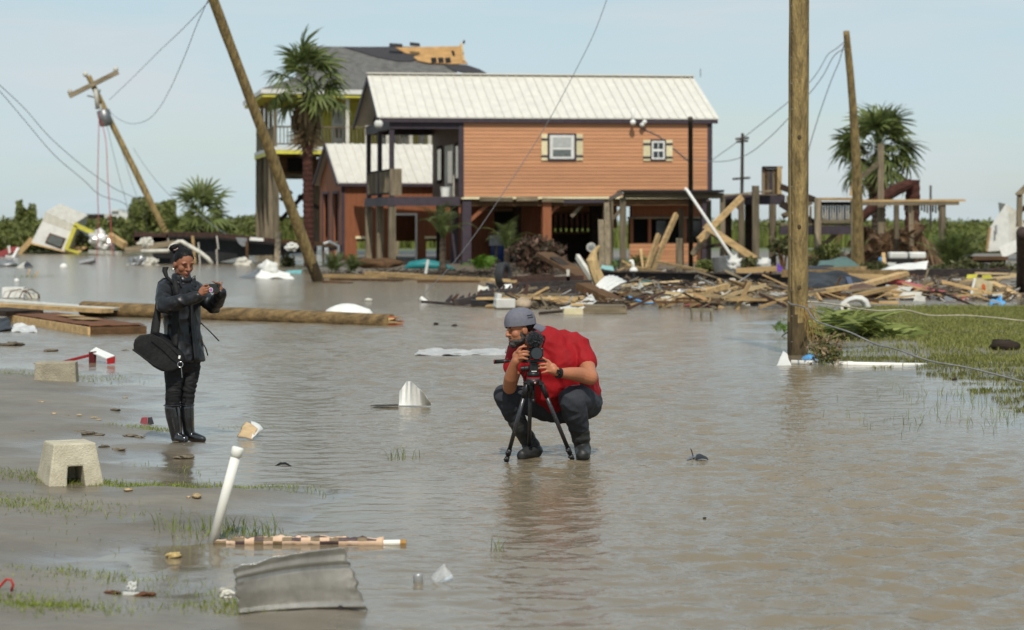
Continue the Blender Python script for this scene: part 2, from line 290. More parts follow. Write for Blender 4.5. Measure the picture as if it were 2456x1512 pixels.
# the water sheet carries its ripples as geometry where they are near enough to see
ws = np.concatenate([np.linspace(-6.0, -0.26, 16)[:-1], np.linspace(-0.26, 0.26, 420), np.linspace(0.26, 6.0, 16)[1:]])
wy = np.concatenate([[1.5, 5.0], np.geomspace(9.0, 62, 740), np.geomspace(62, 133, 30)[1:]])
S2, Y2 = np.meshgrid(ws, wy); WX = (S2 * Y2).ravel(); WY = Y2.ravel(); WZ = np.zeros(len(WX)); rs = np.random.RandomState(3)
for k in range(52):
    lam = 0.125 * (4.2 ** rs.rand()); th = rs.normal(0.18, 0.62); kx = math.sin(th) * 6.283 / lam; ky = math.cos(th) * 6.283 / lam
    fade = np.clip((lam / (0.0029 * WY) - 2.2) / 2.0, 0, 1)
    grp = 0.55 + 0.45 * np.sin(WX * rs.uniform(0.4, 1.1) + WY * rs.uniform(-0.5, 0.5) + rs.uniform(0, 6.28))
    ph = kx * WX + ky * WY + rs.uniform(0, 6.28) + 0.6 * np.sin(WX * rs.uniform(0.8, 2.0) + rs.uniform(0, 6.28)); sn = np.sin(ph)
    WZ += fade * grp * lam * 0.0092 * (sn + 0.25 * (1 - 2 * np.abs(np.sin(ph / 2))))
WZ *= np.clip((0.262 - np.abs(S2.ravel())) / 0.01, 0, 1) * np.clip((64 - WY) / 10, 0, 1) * np.clip((WY - 5) / 5, 0, 1)
sh = sdist(np.column_stack([WX, WY]), BANK); calm = np.clip(0.10 - sh * 0.26, 0.08, 1.0); sh = sdist(np.column_stack([WX, WY]), LAWN); calm = np.minimum(calm, np.clip(0.14 - sh * 0.22, 0.12, 1.0)); WZ *= calm
nr, nc = S2.shape; ii = (np.arange(nr - 1)[:, None] * nc + np.arange(nc - 1)[None]).ravel()
wo_s = npmesh('water', np.column_stack([WX, WY, WZ]), np.stack([ii, ii + 1, ii + nc + 1, ii + nc], 1), water_mat(), smooth=True, attr=calm)
tag(wo_s, 'brown muddy flood water with wind ripples', 'water', kind='structure')

GREEN = leafmat('grass_blades', (0.08, 0.11, 0.014), (0.27, 0.31, 0.05)); DRY = leafmat('dry_grass', (0.16, 0.12, 0.05), (0.30, 0.24, 0.11))
def blades(P, hmin, hmax, wd, lean=0.5, tint=(0, 1), zoff=-0.004):
    n = len(P); z = height(P) + zoff; z = np.maximum(z, -0.02); a = np.random.uniform(0, 6.28, n); h = np.random.uniform(hmin, hmax, n); b = np.random.uniform(0, 6.28, n); le = h * np.random.uniform(0.05, lean, n)
    dx = np.cos(a) * wd / 2; dy = np.sin(a) * wd / 2; B = np.column_stack([P, z]); off = np.column_stack([dx, dy, np.zeros(n)]); ld = np.column_stack([np.cos(b) * le, np.sin(b) * le, np.zeros(n)])
    up = lambda k: np.column_stack([np.zeros(n), np.zeros(n), h * k])
    V = np.stack([B - off, B + off, B + ld * 0.35 + up(0.6) + off * 0.7, B + ld * 0.35 + up(0.6) - off * 0.7, B + ld + up(1.0)], 1).reshape(-1, 3)
    i = np.arange(n)[:, None] * 5; F = np.concatenate([i + [0, 1, 2], i + [0, 2, 3], i + [3, 2, 4]], 1).reshape(-1, 3)
    tv = np.repeat(np.random.uniform(tint[0], tint[1], n), 5); return V, F, tv
def grass(name, P, label, hmin=0.03, hmax=0.09, wd=0.007, m=None, **k):
    V, F, tv = blades(np.asarray(P), hmin, hmax, wd, **k); o = npmesh(name, V, F, m or GREEN, attr=tv); return tag(o, label, 'grass', kind='stuff')
def clump_pts(x, y, rx, ry, n):                    # around a pixel on the ground, radii in metres
    c = gp(x, y); return np.column_stack([np.random.normal(c.x, rx / 2, n), np.random.normal(c.y, ry / 2, n)])
LAWNG = leafmat('lawn_blades', (0.11, 0.12, 0.025), (0.31, 0.31, 0.09))
# lawn at the right: dense where it stands out of the water, patchy towards the shore
n = 420000; P = np.column_stack([np.random.uniform(2.8, 15, n), np.random.uniform(22, 50, n)])
d = sdist(P, LAWN); dens = np.clip(d * 0.35, 0, 1) * (0.5 + 0.5 * fbm(P * [0.5, 1.2], 0.35, 3, 8)) ; dens = np.where(d > 1.6, dens + 0.45, dens * 1.0)
hz = height(P); dens *= np.clip((hz + 0.004) / 0.016, 0, 1)
P = P[np.random.rand(n) < dens * 0.6]; P = P[np.abs(P[:, 0] / P[:, 1]) < 0.26]
grass('lawn_grass', P, 'short green lawn grass standing out of the flood at the right', 0.03, 0.085, 0.014, tint=(0.0, 0.85), lean=1.1, m=LAWNG)
n = 90000; P = np.column_stack([np.random.uniform(3.4, 9, n), np.random.uniform(20, 31, n)]); d = sdist(P, LAWN); px_ = CX + P[:, 0] / P[:, 1] * FP; py_ = HY + CH * FP / P[:, 1]
lim = np.interp(px_, [1960, 2100, 2250, 2350, 2456, 2600], [862, 885, 905, 950, 1000, 1040]); f_ = fbm(P * [0.8, 1.6], 0.55, 3, 9); keep = (py_ < lim) & (px_ > 1950) & (f_ > 0.15) & (np.random.rand(n) < 0.75)
grass('shore_turf', P[keep], 'low olive turf tufts standing in the shallows at the right', 0.02, 0.06, 0.012, tint=(0.0, 0.7), lean=1.2, m=LAWNG)
# sparse blades on the mud bank
pts = []
for (x, y, rx, ry, k) in [(60, 1165, .5, .25, 260), (190, 1170, .5, .2, 420), (330, 1172, .55, .3, 330), (470, 1176, .5, .3, 260), (620, 1180, .5, .3, 150), (30, 1235, .45, .35, 420), (190, 1245, .6, .4, 160), (260, 1480, .3, .2, 30),
        (540, 1288, .2, .3, 60), (640, 1290, .2, .3, 50), (480, 1292, .2, .2, 40), (40, 1478, .5, .35, 520), (120, 1482, .3, .2, 160), (230, 1392, .4, .2, 110), (530, 1470, .3, .18, 160), (150, 1398, .5, .3, 70), (560, 1462, .12, .12, 60),
        (60, 905, .9, 1.0, 330), (250, 912, .7, .8, 150), (150, 912, .8, .9, 160), (340, 1034, .35, .3, 170), (385, 1032, .25, .2, 110), (640, 1024, .45, .3, 170), (690, 1026, .2, .2, 60), (600, 1022, .25, .2, 50), (545, 905, .2, .3, 26), (612, 905, .3, .3, 50),
        (330, 1430, .9, .6, 60), (300, 1300, 1.2, .8, 60), (450, 1430, .5, .3, 70), (700, 1176, .25, .2, 40), (420, 1130, .5, .4, 50)]:
    pts.append(clump_pts(x, y, rx, ry, int(k * 1.7)))
P = np.concatenate(pts); P = P[height(P) > -0.03]
grass('bank_grass', P, 'thin tufts of green grass poking through the grey mud bank', 0.01, 0.038, 0.005, lean=1.3, tint=(0.1, 1.0))
P = np.concatenate([clump_pts(545, 1288, .16, .2, 40), clump_pts(632, 1286, .12, .2, 30), clump_pts(1190, 1320, .05, .05, 10), clump_pts(960, 1098, .12, .1, 22), clump_pts(460, 1290, .15, .15, 26), clump_pts(70, 665, 1.0, 1.5, 200), clump_pts(2380, 1010, 1.5, 1.2, 160), clump_pts(2420, 960, 1.2, 2.0, 260)])
grass('long_grass', P, 'longer bent grass blades rising from shallow water', 0.05, 0.15, 0.006, lean=1.0, tint=(0.0, 0.7))
# ---------------------------------------------------------------- materials used by the buildings and wreckage
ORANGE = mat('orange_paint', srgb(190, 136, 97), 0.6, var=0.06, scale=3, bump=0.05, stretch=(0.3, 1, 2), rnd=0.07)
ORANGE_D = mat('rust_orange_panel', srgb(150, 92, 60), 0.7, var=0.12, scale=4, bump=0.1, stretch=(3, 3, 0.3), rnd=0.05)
PURPLE = mat('purple_trim', srgb(68, 58, 66), 0.6, var=0.15, scale=5, bump=0.1, rnd=0.1)
WHITE_ROOF = mat('white_metal_roof', srgb(210, 206, 194), 0.42, var=0.06, scale=2.5, bump=0.03, rnd=0.05, spec=0.4, dirt=0.12)
CREAM = mat('cream_paint', srgb(226, 214, 172), 0.6, var=0.08)
WHITE = mat('white_paint', srgb(224, 223, 216), 0.45, var=0.07, scale=4, dirt=0.15, bump=0.05)
WHITE_D = mat('dirty_white', srgb(210, 206, 192), 0.5, var=0.12, scale=5, dirt=0.35, bump=0.1)
GLASS = mat('dark_window_glass', (0.03, 0.04, 0.045), 0.08, var=0.1, bump=0, spec=0.6)
BLIND = mat('white_blind', srgb(190, 192, 188), 0.7, var=0.08, bump=0)
GLASS_G = mat('grey_window_glass', (0.16, 0.18, 0.17), 0.12, var=0.15, bump=0, spec=0.6)
DARK = mat('interior_shade', (0.012, 0.011, 0.011), 0.9, var=0.2, bump=0)  # near-black colour that paints the shade inside openings
GREYWOOD = wood('weathered_grey_wood', srgb(150, 136, 112)); GREYWOOD_X = wood('weathered_grey_board', srgb(146, 132, 108), 'x')
TANWOOD = wood('fresh_lumber', srgb(205, 172, 122), 'x', var=0.2); TANWOOD_Z = wood('fresh_lumber_upright', srgb(196, 168, 120), 'z', var=0.2)
BROWNWOOD = wood('brown_board', srgb(112, 84, 58), 'x'); DARKWOOD = wood('dark_wet_wood', srgb(62, 52, 44), 'x'); POLEWOOD = wood('pole_timber', srgb(176, 152, 102), 'z', var=0.42, scale=11, bump=1.0, rnd=0.08, c2=srgb(104, 90, 62))
YELLOW = mat('yellow_paint', srgb(206, 198, 78), 0.6, var=0.1); SHINGLE = mat('grey_shingles', srgb(112, 110, 106), 0.9, var=0.2, scale=3, fine=25, bump=0.6, rnd=0.03)
FELT = mat('black_roof_felt', srgb(62, 60, 62), 0.8, var=0.15, rnd=0.03); PLY = mat('plywood_sheathing', srgb(196, 152, 96), 0.8, var=0.15, scale=2, rnd=0.05)
BLACK = mat('black_sheet', (0.018, 0.018, 0.02), 0.55, var=0.25, scale=3, bump=0.4); TARP = mat('black_tarp', (0.022, 0.024, 0.03), 0.5, var=0.3, scale=3, bump=0.6, dirt=0.25)
GREYMETAL = mat('grey_metal', (0.32, 0.33, 0.33), 0.4, metal=0.6, var=0.15, dirt=0.2); FOIL = mat('crumpled_foil', (0.74, 0.72, 0.68), 0.3, metal=0.35, var=0.12, bump=0.9, fine=9, dirt=0.25)
BLUE = mat('blue_plastic', (0.02, 0.07, 0.30), 0.35, var=0.1); LBLUE = mat('light_blue_plastic', srgb(88, 160, 215), 0.4, var=0.1); TEAL = mat('teal_plastic', srgb(36, 130, 132), 0.45, var=0.15)
RED = mat('red_metal', srgb(170, 30, 32), 0.4, var=0.12, dirt=0.15); PINKRED = mat('faded_red_metal', srgb(186, 84, 84), 0.5, var=0.1, dirt=0.2); RUST = mat('rusty_steel', srgb(82, 58, 48), 0.8, var=0.3, scale=8, bump=0.5)
STEEL = mat('dark_steel', srgb(58, 50, 48), 0.6, var=0.25, scale=6, bump=0.4, dirt=0.3); RUBBER = mat('tyre_rubber', (0.035, 0.036, 0.038), 0.75, var=0.15, bump=0.2); DGREEN = mat('green_sheet', srgb(92, 120, 112), 0.5, var=0.15, dirt=0.2)
WIRE = mat('cable_grey', (0.2, 0.21, 0.22), 0.5, var=0.1, bump=0); REDWIRE = mat('red_cable', srgb(170, 60, 60), 0.5, var=0.1, bump=0)

# ---------------------------------------------------------------- orange stilt house
H = Fr(934, 90, 11.5, 0.0, 0.25)
house = empty('stilt_house', H.p(0, 0, 0), 'orange clapboard stilt house with white metal roof', 'house')
uA, uB = H.u(1106), H.u(1702); wF = H.w(472, uA); wE = H.w(287, uA); DEP = 7.0; UR = uB + 0.0
m = MB(); H.box(m, uA + .02, uB - .02, 0.02, DEP, wF, wE - .06); m.build('wall_core', ORANGE, house)
nb = 21; hb = (wE - wF) / nb; mb_ = MB()
mb_.hexa([H.p(uA + .1, -.035, wF), H.p(uB - .1, -.035, wF), H.p(uB - .1, .03, wF), H.p(uA + .1, .03, wF), H.p(uA + .1, -.012, wF + hb + .012), H.p(uB - .1, -.012, wF + hb + .012), H.p(uB - .1, .03, wF + hb + .012), H.p(uA + .1, .03, wF + hb + .012)])
b0 = mb_.build('siding_board', ORANGE, house)
for k in range(1, nb): c = copy_tree(b0, house); c.location.z = hb * k
for u in (uA, uB): m = MB(); H.box(m, u - .1, u + .1, -.05, .08, wF - .02, wE); m.build('corner_board', PURPLE, house)
m = MB(); H.box(m, uA, uB, -.02, .12, wF - .1, wF - .005); m.build('sill_beam', CREAM, house)
def window(F, par, x0, y0, x1, y1, v, trim, split=0.55, mull=False):
    m = MB(); F.rect(m, x0, y0, x1, y1, v - .06, v); o = m.build('window', trim, par); dx = (x1 - x0) * .07; dy = (y1 - y0) * .07; ym = y0 + (y1 - y0) * split
    m = MB(); F.rect(m, x0 + dx, y0 + dy, x1 - dx, y1 - dy, v - .09, v - .06); m.build('sash', WHITE, o)
    dx *= 2.6; dy *= 2.2
    cols = [(x0 + dx, x1 - dx)] if not mull else [(x0 + dx, (x0 + x1) / 2 - 1), ((x0 + x1) / 2 + 1, x1 - dx)]
    for a, b in cols:
        m = MB(); F.rect(m, a, y0 + dy, b, ym - 3, v - .1, v - .09); m.build('pane', BLIND if not mull else GLASS, o)
        m = MB(); F.rect(m, a, ym + 3, b, y1 - dy, v - .1, v - .09); m.build('pane', GLASS_G if not mull else GLASS, o)
    return o
window(H, house, 1314, 320, 1382, 386, -.03, PURPLE); window(H, house, 1561, 335, 1597, 386, -.03, PURPLE, .5, True)
for x0, x1, y0, y1 in ((1299, 1313, 322, 385), (1383, 1398, 322, 385), (1543, 1560, 336, 386), (1598, 1613, 336, 386)):
    m = MB(); H.rect(m, x0, y0, x1, y1, -.09, -.035); s_ = m.build('shutter', CREAM, house)
    for yy_ in (y0 + (y1 - y0) * .2, y0 + (y1 - y0) * .84): m = MB(); H.rect(m, x0 - .5, yy_ - 2.6, x1 + .5, yy_ + 2.6, -.11, -.09); m.build('hinge_strap', PURPLE, s_)
# roof
ev = -.2; uL0 = H.u(905, ev); uR0 = H.u(1725, ev); wEv = H.w(280, uL0, ev); rv = DEP / 2; uL1 = H.u(880, rv); wR = H.w(178, uL1, rv); uR1 = uR0 - .05; bv = DEP + .35
def slope(F, m, u0, u1, va, wa, vb, wb, th, ur0=None, ur1=None):
    ur0 = u0 if ur0 is None else ur0; ur1 = u1 if ur1 is None else ur1
    m.hexa([F.p(u0, va, wa - th), F.p(u1, va, wa - th), F.p(ur1, vb, wb - th), F.p(ur0, vb, wb - th), F.p(u0, va, wa), F.p(u1, va, wa), F.p(ur1, vb, wb), F.p(ur0, vb, wb)])
m = MB(); slope(H, m, uL0, uR0, ev, wEv, rv, wR, .05, uL1, uR1); slope(H, m, uL0 + .02, uR0, bv, wEv, rv, wR, .05, uL1, uR1); roof = m.build('roof', WHITE_ROOF, house)
nr_ = 37
for k in range(nr_):
    t = (k + .5) / nr_; ua = uL0 + (uR0 - uL0) * t; ub = uL1 + (uR1 - uL1) * t
    m = MB(); m.beam(H.p(ua, ev - .02, wEv + .012), H.p(ub, rv - .06, wR + .0), .05, .022); m.build('roof_rib', WHITE_ROOF, roof)
m = MB(); m.beam(H.p(uL1 - .03, rv, wR + .03), H.p(uR1 + .03, rv, wR + .03), .4, .05); m.build('ridge_cap', WHITE_ROOF, roof)
m = MB(); H.box(m, uL0 + .05, uR0 - .05, ev + .02, ev + .07, wEv - .22, wEv - .05); m.build('fascia_board', PURPLE, house)
m = MB(); H.box(m, uL0 + .1, uR0 - .1, ev + .07, .1, wEv - .2, wEv - .14); m.build('soffit', PURPLE, house)
m = MB(); m.beam(H.p(uL0 + .01, ev, wEv - .14), H.p(uL1 + .01, rv, wR - .14), .06, .22); m.beam(H.p(uL0 + .03, bv, wEv - .14), H.p(uL1 + .03, rv, wR - .14), .06, .22); m.build('rake_board', PURPLE, house)
m = MB(); m.prism([H.p(uL0 + .75, .1, wEv - .1), H.p(uL0 + .75, DEP - .1, wEv - .1), H.p(uL1 + .75, rv, wR - .15)], H.U * .05); m.build('gable_panel', PURPLE, house)
# porch
m = MB(); H.box(m, 0, uA - .1, 0, DEP, wF - .08, wF); m.build('deck_floor', GREYWOOD_X, house)
m = MB(); H.box(m, -.02, uA - .06, -.05, 0, wF - .36, wF - .01); H.box(m, -.06, -.01, -.05, DEP, wF - .36, wF - .02); m.build('rim_beam', PURPLE, house)
vP = [.12, DEP * .5, DEP - .15]
for v in vP: m = MB(); H.box(m, .02, .2, v - .1, v + .1, wF, wE - .1); m.build('porch_post', PURPLE, house)
m = MB(); H.box(m, 0, uA - .1, -.02, .16, wE - .38, wE - .02); H.box(m, 0, .16, .16, DEP, wE - .38, wE - .02); H.box(m, .16, uA - .02, DEP - .16, DEP, wE - .38, wE - .03); m.build('porch_beam', PURPLE, house)
rw = H.w(405, 0); m = MB(); H.box(m, .03, .13, .1, DEP - .1, rw - .06, rw); H.box(m, .05, .11, .1, DEP - .1, wF + .1, wF + .18); rl = m.build('railing', DARKWOOD, house)
for k in range(26): v = .22 + k * (DEP - .5) / 25; m = MB(); H.box(m, .06, .1, v, v + .12, wF + .1, rw - .05); m.build('baluster', GREYWOOD, rl)
m = MB(); H.box(m, .02, .5, -.02, .08, wF + .05, rw); m.build('railing_end_board', GREYWOOD, house)
# side wall of the porch: door and windows
def side(F, par, name, u, x0, x1, w0, w1, mt, th=.06):
    v0, v1 = sorted((F.v(x0, u), F.v(x1, u))); m = MB(); F.box(m, u - th, u, v0, v1, w0, w1); return m.build(name, mt, par)
m = MB(); H.box(m, uA - .0, uA + .021, .1, DEP, wF, wE - .06); m.build('porch_wall', mat('shaded_porch_wall', srgb(120, 88, 70), .7), house)  # the orange side wall's shade is put into this browner colour
d_ = side(H, house, 'door', uA, 1090, 1070, wF + .02, wF + 2.15, WHITE_D); side(H, d_, 'door_glass', uA - .07, 1086, 1075, wF + .5, wF + 1.9, GLASS, .02)
for x0, x1 in ((1060, 1050), (1101, 1094)): o = side(H, house, 'window', uA, x0, x1, wF + .6, wF + 2.2, DARKWOOD); side(H, o, 'pane', uA - .06, x0 - .8, x1 + .8, wF + .75, wF + 2.05, GLASS_G, .03)
# stilts and braces
def post(F, par, px, v, w0, w1, wd, mt, name='stilt'):
    u = F.u(px, v); m = MB(); F.box(m, u - wd / 2, u + wd / 2, v - wd / 2, v + wd / 2, w0, w1); return m.build(name, mt, par)
for v in vP: m = MB(); H.box(m, -.02, .26, v - .14, v + .14, -.2, wF - .36); m.build('stilt', GREYWOOD, house)
for px, v, wd, mt in ((1056, 4.4, .3, DARKWOOD), (1090, 3.0, .3, PURPLE), (1118, .25, .36, PURPLE), (1310, .3, .36, ORANGE_D), (1455, .25, .28, GREYWOOD), (1240, 4.5, .3, DARKWOOD), (1430, 4.5, .5, DARKWOOD), (1520, 4.5, .3, DARKWOOD), (1690, .3, .28, PURPLE), (1640, 4.5, .3, DARKWOOD)):
    post(H, house, px, v, -.2, wF - .1, wd, mt)
m = MB(); H.box(m, uA, uB, .2, .4, wF - .38, wF - .1); H.box(m, uA, uB, 4.4, 4.6, wF - .4, wF - .1); m.build('floor_beam', BROWNWOOD, house)
for k in range(16): u = uA + .3 + k * (uB - uA - .5) / 15; m = MB(); H.box(m, u, u + .06, .42, DEP - .2, wF - .3, wF - .1); m.build('floor_joist', DARKWOOD, house)
def pb(F, m, x0, y0, x1, y1, v, wd, ht, v1=None):
    u0, w0 = F.uw(x0, y0, v); u1, w1 = F.uw(x1, y1, v if v1 is None else v1); m.beam(F.p(u0, v, w0), F.p(u1, v if v1 is None else v1, w1), wd, ht); return m
for a in ((1127, 530, 1170, 490), (1300, 530, 1340, 492), (1470, 525, 1500, 492), (1370, 520, 1400, 488)): pb(H, MB(), *a, .35, .09, .14).build('knee_brace', GREYWOOD if a[0] > 1350 else ORANGE_D, house)
for a in ((1150, 478, 1230, 479), (1238, 478, 1290, 477), (1300, 480, 1352, 481), (1352, 484, 1450, 482)): pb(H, MB(), *a, -.03, .05, .16).build('hanging_board', GREYWOOD_X if a[0] < 1340 else PURPLE, house)
# rooms under the house
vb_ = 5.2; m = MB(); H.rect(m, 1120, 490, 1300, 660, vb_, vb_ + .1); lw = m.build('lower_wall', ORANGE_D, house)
m = MB(); H.rect(m, 1186, 508, 1236, 650, vb_ - .04, vb_); m.build('doorway', DARK, lw)  # black panel paints the doorway's shade, the wall behind is solid
m = MB(); H.rect(m, 1150, 502, 1240, 506, vb_ - .1, vb_); m.build('door_lintel', GREYWOOD_X, lw)
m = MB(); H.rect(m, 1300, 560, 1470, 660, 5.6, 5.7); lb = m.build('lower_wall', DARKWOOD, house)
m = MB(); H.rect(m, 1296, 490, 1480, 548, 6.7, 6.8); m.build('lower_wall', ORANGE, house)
for k in range(9): m = MB(); H.rect(m, 1322 + k * 13, 512, 1330 + k * 13, 562, 5.5, 5.56); m.build('fence_slat', DARKWOOD, lb)
m = MB(); H.rect(m, 1316, 508, 1440, 514, 5.42, 5.5); H.rect(m, 1316, 556, 1440, 562, 5.42, 5.5); m.build('fence_rail', BROWNWOOD, lb)
vc = 1.6; m = MB(); H.rect(m, 1515, 485, 1700, 520, vc, vc + .1); m.build('bar_header', ORANGE_D, house)
bw = MB(); H.rect(bw, 1512, 583, 1692, 660, vc, vc + .1); bw = bw.build('bar_front', ORANGE, house)
for k in range(6): m = MB(); H.rect(m, 1510, 585 + k * 9, 1694, 593 + k * 9, vc - .035, vc - .002); m.build('siding_board', ORANGE, bw)
m = MB(); H.rect(m, 1508, 520, 1700, 585, 3.4, 3.5); m.build('bar_shade', DARK, house)  # black sheet paints the shade in the bar's dark opening
m = MB(); H.rect(m, 1508, 520, 1702, 525, vc - .12, vc + .12); m.build('bar_lintel', GREYWOOD_X, house)
for x in (1512, 1555, 1640, 1692): m = MB(); H.rect(m, x, 525, x + 7, 583, vc, vc + .12); m.build('bar_post', ORANGE_D, house)
for a in ((1574, 530, 1606, 575), (1640, 530, 1680, 570)): m = MB(); H.rect(m, *a, 3.0, 3.05); m.build('bar_window_pane', GLASS, house)
# fittings on the house
u, w_ = H.uw(1518, 287, -.4); m = MB(); m.tube([H.p(u, -.4, w_ - .15), H.p(u, -.4, w_ + .45)], .06, 10); m.ell(H.p(u, -.4, w_ - .12), .12); m.build('service_mast', WHITE, house, smooth=True)
for px, py in ((1546, 293), (1540, 300)): u, w_ = H.uw(px, py, -.25); m = MB(); m.ell(H.p(u, -.25, w_), (.1, .1, .09)); m.build('flood_lamp', WHITE, house, smooth=True)
for px in (905, 911): u, w_ = H.uw(px, 298, -.2); m = MB(); m.ell(H.p(u, -.2, w_), (.13, .13, .16)); m.build('porch_lamp', WHITE, house, smooth=True)
m = MB(); m.tube([H.p(H.u(1680, rv), rv, wR), H.p(H.u(1680, rv), rv, wR + .35)], .02, 6); m.build('roof_vent_pipe', GREYMETAL, house)
m = MB(); m.tube([H.p(H.u(x, -.05), -.05, H.w(y, H.u(x, -.05), -.05)) for x, y in ((1524, 296), (1536, 306), (1548, 312), (1562, 318), (1580, 326), (1610, 352), (1650, 385))], .018, 5); m.build('service_cable', WIRE, house)
def simple(name, mb, mt, label, cat, group=None, **k): return mb.build(name, mt, label=label, cat=cat, group=group, **k)
u, w_ = H.uw(1068, 459, .3); c = H.p(u, .3, wF); e = empty('bucket', c, 'white bucket on the porch deck of the orange house', 'bucket')
m = MB(); m.tube([c, c + Vector((0, 0, .36))], [.17, .21], 14); m.build('pail', WHITE, e, smooth=False); m = MB(); m.tube([c + Vector((0, 0, .36)), c + Vector((0, 0, .39))], [.22, .22], 14); m.build('rim', WHITE, e)
m = MB(); c = H.p(H.u(1193, 4.6), 4.6, 0); m.tube([c + Vector((0, 0, .1)), c + Vector((0, 0, .3)), c + Vector((0, 0, .8)), c + Vector((0, 0, 1.0))], [.26, .29, .29, .26], 14); simple('barrel', m, BLUE, 'blue barrel standing in the shade under the orange house', 'barrel', smooth=True)
e = empty('electric_box', H.p(H.u(1190, 4.4), 4.4, 0), 'grey electric box on a post under the orange house', 'electric box'); m = MB(); H.rect(m, 1174, 564, 1206, 590, 4.1, 4.35); m.build('cabinet', GREYMETAL, e); m = MB(); H.rect(m, 1187, 590, 1193, 655, 4.2, 4.3); m.build('post', GREYWOOD, e); m = MB(); u, w_ = H.uw(1197, 560, 4.2); m.tube([H.p(u, 4.2, w_ - .1), H.p(u, 4.2, w_ + .2)], .07, 10); m.build('meter', GREYMETAL, e, smooth=True)

# ---------------------------------------------------------------- rust-orange outbuilding
S_ = Fr(820, 100, 15)
ob = empty('outbuilding', S_.p(0, 0, 0), 'small rust orange outbuilding with pale metal roof behind the porch', 'building')
sE = S_.w(437, 0); sD = S_.v(766, 0); sR = S_.w(345, 0, sD / 2); sU = S_.u(1120)
def wall_holes(F, par, v, x0, x1, ytop, ybot, holes, mt, name='wall', th=.1):      # pixel-space openings in a front wall
    xs = sorted({x0, x1, *[h[0] for h in holes], *[h[1] for h in holes]}); m = MB()
    for a, b in zip(xs, xs[1:]):
        hs = [h for h in holes if h[0] <= a and h[1] >= b]; u0, u1 = F.u(a, v), F.u(b, v); um = (u0 + u1) / 2
        if not hs: F.box(m, u0, u1, v, v + th, F.w(ybot, um, v), F.w(ytop, um, v))
        else:
            F.box(m, u0, u1, v, v + th, F.w(hs[0][2], um, v), F.w(ytop, um, v))
            if hs[0][3] < ybot: F.box(m, u0, u1, v, v + th, F.w(ybot, um, v), F.w(hs[0][3], um, v))
    return m.build(name, mt, par)
sw = wall_holes(S_, ob, 0, 820, 1120, 437, 650, [(856, 890, 572, 650), (946, 997, 516, 650), (1022, 1060, 572, 650)], ORANGE_D)
for x in range(828, 1050, 12):
    if not (946 - 2 < x < 997 + 2): m = MB(); S_.rect(m, x, 439, x + 1.6, 568, -.025, -.002); m.build('batten', ORANGE_D, sw)
m = MB()
for a in ((942, 512, 1001, 517), (942, 517, 946.5, 640), (996.5, 517, 1001, 640)): S_.rect(m, *a, -.06, -.002)
m.build('door_frame', WHITE, ob)
for x0, x1 in ((853, 893), (1019, 1063)): m = MB(); S_.rect(m, x0, 567, x1, 573, -.05, -.002); m.build('opening_header', CREAM, ob)
m = MB(); S_.box(m, 0.1, sU, sD - .1, sD, .9, sE); S_.box(m, sU - .1, sU, .1, sD - .1, 0, sE); m.build('back_wall', ORANGE_D, ob)
# gable end facing left with two tall openings
def sidewall(F, m, u, th, parts):
    for v0, v1, w0, w1 in parts: F.box(m, u, u + th, v0, v1, w0, w1)
v1a, v1b, v2a, v2b = S_.v(812, 0), S_.v(800, 0), S_.v(788, 0), S_.v(776, 0); wo_ = S_.w(464, 0, 1)
m = MB(); sidewall(S_, m, 0, .09, [(.1, v1a, -.2, sE), (v1b, v2a, -.2, sE), (v2b, sD - .1, -.2, sE), (v1a, v1b, wo_, sE), (v2a, v2b, wo_, sE)])
m.prism([S_.p(0, 0.05, sE), S_.p(0, sD - .05, sE), S_.p(0, sD / 2, sR - .08)], S_.U * .09); m.build('gable_wall', ORANGE_D, ob)
m = MB()
for a, b in ((v1a, v1b), (v2a, v2b)): sidewall(S_, m, -.04, .039, [(a - .12, a, 0, wo_ + .1), (b, b + .12, 0, wo_ + .1), (a, b, wo_, wo_ + .1)])
m.build('opening_trim', PURPLE, ob); m = MB(); S_.box(m, -.03, .12, -.03, -.002, -.2, sE); m.build('corner_board', PURPLE, ob)
m = MB(); slope(S_, m, -.25, sU, -.25, sE - .02, sD / 2, sR, .05); slope(S_, m, -.25, sU, sD + .25, sE - .02, sD / 2, sR, .05); r_ = m.build('roof', WHITE_ROOF, ob)
for k in range(26): u = -.2 + k * .4; m = MB(); m.beam(S_.p(u, -.25, sE), S_.p(u, sD / 2 - .05, sR + .015), .06, .04); m.build('roof_rib', WHITE_ROOF, r_)
m = MB(); m.beam(S_.p(-.27, -.25, sE - .12), S_.p(-.27, sD / 2, sR - .1), .05, .2); m.beam(S_.p(-.27, sD + .25, sE - .12), S_.p(-.27, sD / 2, sR - .1), .05, .2); S_.box(m, -.2, sU, -.27, -.22, sE - .2, sE - .06); m.build('rake_board', PURPLE, ob)

# ---------------------------------------------------------------- big yellow and grey house behind
G = Fr(655, 110, 11)
yh = empty('stilt_house', G.p(0, 0, 0), 'tall yellow and grey stilt house with shingles torn off its roof', 'house')
gD, gU = 11.0, G.u(1185); wd_ = G.w(352, 0); wd0 = G.w(367, 0); we_ = G.w(213, -.2, -.4)
m = MB(); G.box(m, 0, gU, 0, gD, wd0 + .1, wd_ - .05); m.build('deck_floor', GREYWOOD_X, yh)
m = MB(); G.box(m, -.04, gU, -.06, 0, wd_ - .17, wd_); G.box(m, -.06, -.001, 0, gD, wd_ - .17, wd_); m.build('deck_fascia', WHITE, yh)
m = MB(); G.box(m, -.03, gU, -.05, 0, wd0 - .05, wd_ - .18); G.box(m, -.05, -.001, 0, gD, wd0 - .05, wd_ - .18); m.build('deck_rim', YELLOW, yh)
